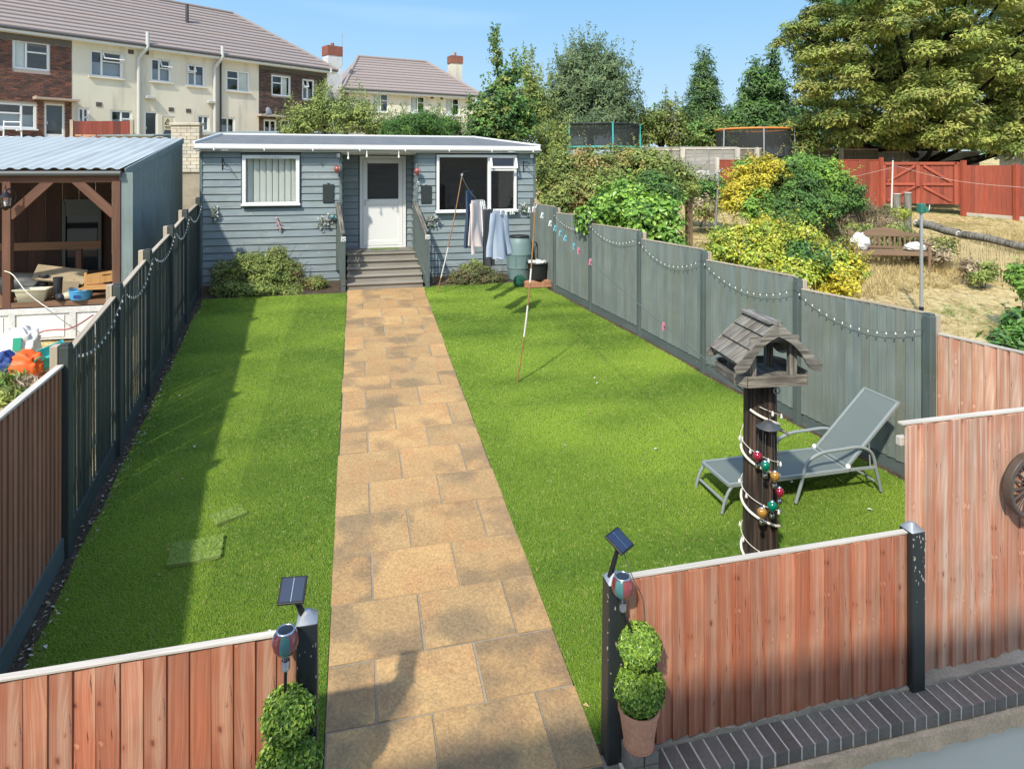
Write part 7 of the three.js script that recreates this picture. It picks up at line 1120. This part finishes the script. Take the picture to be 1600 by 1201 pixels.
{ // the great chestnut: tiers of drooping boughs
  srand(71); const bl = [];
  const rows = [[-60, 1262, 1660, 9], [-28, 1256, 1660, 10], [4, 1244, 1660, 11], [34, 1236, 1660, 11], [64, 1232, 1660, 11], [94, 1238, 1660, 11], [122, 1246, 1660, 11], [150, 1254, 1665, 11], [176, 1266, 1665, 11], [198, 1290, 1670, 10], [218, 1390, 1670, 7]];
  for (const [y, x0, x1, n] of rows) for (let k = 0; k < n; k++) { const u = (k + 0.5) / n, px = lerp(x0, x1, u) + rr(-16, 16), e = Math.sin(Math.PI * clamp(u * 0.9 + 0.05)); bl.push(pb(px, y + rr(-12, 12) + (1 - e) * 10, 31 - 4.4 * e + rr(-1.6, 2.2), rr(24, 40), rr(10, 16), 1.0)); }
  for (let k = 0; k < 26; k++) bl.push(pb(rr(1275, 1640), rr(-40, 200), 32.5 + rr(-0.6, 2), 44, 38, 0.7, G.green));
  bl.push(pb(1236, 44, 30, 22, 13), pb(1222, 62, 30, 15, 8), pb(1250, 200, 30, 26, 16), pb(1262, 222, 30, 24, 12), pb(1590, 235, 27, 30, 12), pb(1630, 225, 27, 30, 14));
  tree('huge spreading horse chestnut with tiers of yellowing leaves over the red fence', 1440, 31.5, bl, { seed: 10, sprays: 11, spray: 0.44, leaves: 46, size: 0.21, aspect: 0.36, cols: G.chestnut, up: 0.75, droop: 0.8, flat: 0.42, trunk: 0.5, limbs: 0.4, shell: 0.55 }); }
{ const bl = []; srand(72); for (let k = 0; k < 12; k++) bl.push(pb(1230 + k * 36 + rr(-8, 8), 205 + rr(-18, 14), 40 + rr(-1, 2), 34, 34)); tree('dark thicket of trees in the shade behind the chestnut', 1430, 40, bl, { name: 'thicket', seed: 11, sprays: 11, spray: 0.6, leaves: 22, size: 0.34, aspect: 0.5, cols: G.green, up: 0.5, trunk: 0.2, shell: 0.5 }); }

{ const bl = []; srand(73); for (let k = 0; k < 11; k++) bl.push(pb(985 + k * 26 + rr(-6, 6), 212 + rr(-16, 8), 42 + rr(-1, 1), 26, 24, 1, pick([G.green, G.olive, G.soft]))); tree('continuous hedge of mixed green trees far behind the two trampolines', 1110, 42, bl, { name: 'hedge', cat: 'hedge', seed: 12, sprays: 12, spray: 0.5, leaves: 22, size: 0.26, aspect: 0.5, cols: G.green, up: 0.5, trunk: 0.15, shell: 0.5, wisps: 3 }); }
// shrubs behind the grey fence
const base = (px, Z) => { const b = at(px, HORIZON, Z); return V(b.x, gy(b.x, b.z), b.z); };
srand(81); bush('shrub', 'large olive shrub with orange tinted tips between cabin and trellis', 'shrub', base(960, 15.6), [pb(880, 275, 15.8, 40, 36), pb(920, 262, 16, 46, 32, 1, G.orange), pb(970, 262, 16, 48, 34, 1, [...G.orange, ...G.olive]), pb(1020, 265, 15.8, 46, 34), pb(1060, 282, 15.4, 32, 34), pb(900, 300, 15.2, 36, 30, 1, [...G.orange, ...G.olive]), pb(950, 300, 15.4, 50, 40), pb(1030, 305, 15, 40, 40, 1, G.green), pb(870, 315, 15, 30, 26), pb(1000, 245, 16, 30, 18, 1, G.soft)], { shoots: 12, shootLen: 1.3, sprays: 17, spray: 0.19, leaves: 30, size: 0.085, aspect: 0.5, cols: G.olive, up: 0.6, shell: 0.45, stem: 0.03 }, 'shrubs behind the grey fence');
srand(82); bush('shrub', 'glossy bright green climber spilling over the grey fence top', 'shrub', base(1000, 12.6), [pb(960, 330, 12.4, 36, 34), pb(1000, 345, 12.2, 40, 40), pb(1035, 350, 12.2, 32, 40), pb(925, 345, 12.6, 28, 20), pb(1045, 385, 11.8, 20, 22), pb(985, 305, 12.8, 34, 28)], { shoots: 10, shootLen: 1.3, sprays: 15, spray: 0.18, leaves: 24, size: 0.12, aspect: 0.6, cols: G.bright, up: 0.4, shell: 0.45, stem: 0.02, mat: glossLeaf }, 'shrubs behind the grey fence');
srand(83); bush('shrub', 'green shrub with bright yellow variegated side before the red fence', 'shrub', base(1240, 18), [pb(1165, 290, 17.6, 32, 32, 1, G.yellow), pb(1195, 268, 17.8, 32, 24, 1, G.yellow), pb(1150, 310, 17.4, 20, 26, 1, G.yellow), pb(1180, 322, 17.3, 34, 26, 1, G.bright), pb(1240, 290, 18, 44, 42, 1, G.green), pb(1285, 285, 18.2, 44, 40, 1, G.bright), pb(1260, 262, 18.4, 36, 24, 1, G.bright), pb(1320, 305, 18, 32, 28, 1, G.green), pb(1255, 325, 17.6, 50, 30, 1, G.green), pb(1215, 335, 17, 36, 24, 1, G.green), pb(1170, 262, 18, 22, 14, 1, G.bright)], { shoots: 14, shootLen: 1.3, sprays: 17, spray: 0.2, leaves: 32, size: 0.095, aspect: 0.5, cols: G.green, up: 0.5, shell: 0.45, stem: 0.03 }, 'shrubs behind the grey fence');
srand(84); bush('shrub', 'golden yellow privet shrub growing over the grey fence beside the bench', 'shrub', base(1220, 11.4), [pb(1150, 385, 11.4, 40, 30), pb(1200, 378, 11.6, 46, 34), pb(1250, 392, 11.4, 50, 40), pb(1290, 415, 11, 46, 36), pb(1180, 405, 11, 44, 30, 1, G.lime), pb(1240, 425, 10.6, 44, 24), pb(1310, 445, 10.6, 30, 26, 1, G.yellow), pb(1130, 400, 11, 24, 20), pb(1330, 420, 10.8, 22, 22, 1, [...G.yellow, ...G.lime]), pb(1195, 358, 11.8, 20, 16, 1, G.yellow), pb(1265, 405, 10.8, 36, 26, 1, G.green)], { shoots: 22, shootLen: 1.5, sprays: 20, spray: 0.15, leaves: 28, size: 0.075, aspect: 0.55, cols: G.lime, up: 0.45, shell: 0.45, stem: 0.02, mat: glossLeaf }, 'shrubs behind the grey fence');
srand(85); bush('dry_shrub', 'tangled dry brown shrub between the bench and the red gate', 'shrub', base(1345, 18.6), [pb(1310, 340, 18.4, 34, 28), pb(1345, 340, 18.6, 36, 28), pb(1375, 350, 18.2, 30, 22), pb(1330, 365, 17.8, 36, 18), pb(1290, 355, 18, 24, 18, 1, [...G.twig, ...G.green])], { sprays: 18, spray: 0.22, leaves: 26, size: 0.19, aspect: 0.09, cols: [...G.twig, [0.14, 0.15, 0.06]], up: 0.0, shell: 0.6, stem: 0.02 }, 'shrubs of the dry garden');
srand(86); bush('shrub', 'low green weeds behind the bench back', 'shrub', base(1390, 17.2), [pb(1345, 362, 17.4, 22, 14), pb(1395, 362, 17.2, 24, 12), pb(1420, 372, 17, 20, 14), pb(1440, 388, 16.8, 22, 16, 1, [...G.twig, ...G.olive]), pb(1470, 385, 16.6, 26, 14, 1, [...G.twig, ...G.olive]), pb(1465, 400, 16.2, 20, 14, 1, G.twig), pb(1405, 335, 20, 16, 10, 1, G.lime), pb(1375, 335, 20, 14, 8, 1, G.olive)], { sprays: 14, spray: 0.18, leaves: 22, size: 0.10, aspect: 0.35, cols: G.soft, up: 0.3, shell: 0.6 }, 'shrubs of the dry garden');
srand(87); bush('shrub', 'broad leaved green shrub at the edge beyond the pink fence', 'shrub', base(1590, 7.6), [pb(1585, 535, 7.6, 26, 22), pb(1610, 520, 7.8, 36, 36), pb(1565, 548, 7.4, 16, 10)], { sprays: 15, spray: 0.13, leaves: 14, size: 0.12, aspect: 0.55, cols: G.green, up: 0.5, shell: 0.5, mat: glossLeaf }, 'shrubs of the dry garden');
srand(88); bush('shrub', 'small dark green shrub in the dry grass near the log rail', 'shrub', base(1600, 11.4), [pb(1595, 432, 11.4, 18, 20), pb(1612, 440, 11.2, 26, 26)], { sprays: 16, spray: 0.15, leaves: 18, size: 0.1, aspect: 0.5, cols: G.bright, up: 0.5, shell: 0.5 }, 'shrubs of the dry garden');
srand(89); bush('weed_clump', 'leafy green weed clump right of the dryer post', 'weeds', base(1540, 14.6), [pb(1540, 424, 14.6, 16, 14), pb(1532, 434, 14.4, 12, 8), pb(1515, 420, 14.8, 12, 20, 1, G.twig)], { sprays: 13, spray: 0.13, leaves: 18, size: 0.1, aspect: 0.4, cols: [...G.olive, ...G.soft], up: 0.3, shell: 0.6 }, 'shrubs of the dry garden');
srand(90); bush('shrub', 'green shrub hiding the foot of the far grey panels', 'shrub', base(1095, 22), [pb(1085, 300, 21.5, 26, 24), pb(1110, 295, 21.5, 26, 20), pb(1130, 305, 21, 20, 22), pb(1100, 325, 20.5, 26, 16, 1, [...G.twig, ...G.olive])], { sprays: 15, spray: 0.2, leaves: 20, size: 0.12, aspect: 0.4, cols: G.green, up: 0.4, shell: 0.5 }, 'shrubs behind the grey fence');
// low shrubs under the cabin wall
const cz = (px, py, z, rx, ry, dz = 1, cols) => { const c = onZ(px, py, z), k = Math.abs(z) / 960; return [c.x, c.y, c.z, rx * k, ry * k, rx * k * dz, cols]; };
srand(91); bush('garden_shrub', 'spreading olive green shrub under the blind window of the cabin', 'shrub', V(-1.9, gy(-1.9, -14.0), -14.0), [cz(360, 430, -14.1, 26, 22, 0.7, [...G.olive, [0.2, 0.12, 0.06]]), cz(395, 420, -14.1, 30, 26, 0.8), cz(430, 425, -14.1, 30, 28, 0.8), cz(432, 398, -14.2, 14, 14, 0.8, [...G.soft, [0.2, 0.16, 0.06]]), cz(455, 430, -14.1, 18, 24, 0.8, [...G.olive, [0.2, 0.15, 0.06]]), cz(405, 450, -13.8, 34, 12, 0.8), cz(355, 452, -13.8, 20, 10, 0.8), cz(455, 453, -13.8, 18, 8, 0.8)], { sprays: 22, spray: 0.11, leaves: 22, size: 0.05, aspect: 0.5, cols: [...G.soft, ...G.olive], up: 0.5, shell: 0.45 }, 'shrubs under the cabin');
srand(92); bush('garden_shrub', 'tiny olive bush left of the cabin steps', 'shrub', V(-0.7, gy(-0.7, -14.0), -14.0), [cz(494, 441, -14.0, 15, 10, 0.8, [...G.olive, [0.24, 0.17, 0.06]])], { sprays: 26, spray: 0.08, leaves: 20, size: 0.04, aspect: 0.5, cols: G.olive, up: 0.5, shell: 0.5 }, 'shrubs under the cabin');
srand(93); bush('garden_shrub', 'rounded grey green bush right of the cabin steps', 'shrub', V(2.2, gy(2.2, -14.0), -14.0), [cz(742, 430, -14.0, 36, 19, 0.7), cz(722, 437, -14.0, 22, 13, 0.7), cz(765, 436, -14.0, 24, 15, 0.7), cz(742, 418, -14.05, 22, 13, 0.7, [...G.soft, [0.26, 0.2, 0.09]])], { sprays: 24, spray: 0.09, leaves: 20, size: 0.042, aspect: 0.5, cols: [[0.15, 0.18, 0.06], [0.20, 0.21, 0.08], [0.24, 0.17, 0.08], [0.10, 0.13, 0.045]], up: 0.5, shell: 0.45 }, 'shrubs under the cabin');
srand(94); bush('weed_clump', 'untidy weeds on the bank beyond the brown fence panel', 'weeds', V(at(12, 610, 7.4).x, gy(-5, -8.4), at(12, 610, 7.4).z), [pb(0, 612, 7.6, 20, 22), pb(24, 622, 7.3, 20, 10, 1, G.olive), pb(10, 596, 7.8, 26, 10, 1, G.soft), pb(40, 602, 7.6, 16, 8, 1, G.twig)], { sprays: 16, spray: 0.12, leaves: 16, size: 0.12, aspect: 0.3, cols: [...G.bright, ...G.soft], up: 0.3, shell: 0.6 });
{ // dry grass standing in the right-hand garden
  const bl = []; srand(95); for (let k = 0; k < 9; k++) { const a = rnd() * 6.28, r = rr(0, 0.05), h = rr(0.5, 1), w = 0.006, la = rnd() * 6.28, ln = rr(0.05, 0.4), x = r * Math.cos(a), z = r * Math.sin(a); bl.push(x - w * Math.cos(la + 1.57), 0, z - w * Math.sin(la + 1.57), x + w * Math.cos(la + 1.57), 0, z + w * Math.sin(la + 1.57), x + ln * Math.cos(la), h, z + ln * Math.sin(la)); }
  const g = new THREE.BufferGeometry(); g.setAttribute('position', new THREE.Float32BufferAttribute(bl, 3)); g.computeVertexNormals();
  const N = 26000, im = new THREE.InstancedMesh(g, mat([1, 1, 1], 0.8), N), d = new THREE.Object3D(), c = new THREE.Color(); im.name = 'dry_grass'; im.castShadow = im.receiveShadow = true;
  for (let i = 0; i < N; i++) { let x, z, h; for (let k = 0; k < 30; k++) { z = -6 - 22 * Math.pow(rnd(), 0.8); x = rr(rightX(Math.max(z, -14)) + 0.3, 28); const dn = free(x * 0.7, z * 0.7, 44); h = 0.03 + 0.05 * rnd(); const nearRail = Math.abs((x - 13.6) * 0.2 + (z + 13.9)) < 2.0 && x > 10.5; if (nearRail) h = 0.08 + 0.38 * rnd() * dn; if (rnd() < dn * 0.9 || nearRail) break; }
    d.position.set(x, gy(x, z) - 0.01, z); d.rotation.y = rnd() * 6.28; const s = 0.5 + h * 1.6; d.scale.set(s, h, s); d.updateMatrix(); im.setMatrixAt(i, d.matrix); const v = rr(0.75, 1.15), gr = free(x * 0.5, z * 0.5, 55) > 0.72 ? 1 : 0; c.setRGB((gr ? 0.24 : 0.56) * v, (gr ? 0.32 : 0.44) * v, (gr ? 0.07 : 0.20) * v); im.setColorAt(i, c); }
  im.userData = { kind: 'stuff', label: 'thin straw coloured dry grass of the right hand garden', category: 'grass' }; scene.add(im);
}
renderer.render(scene, camera);
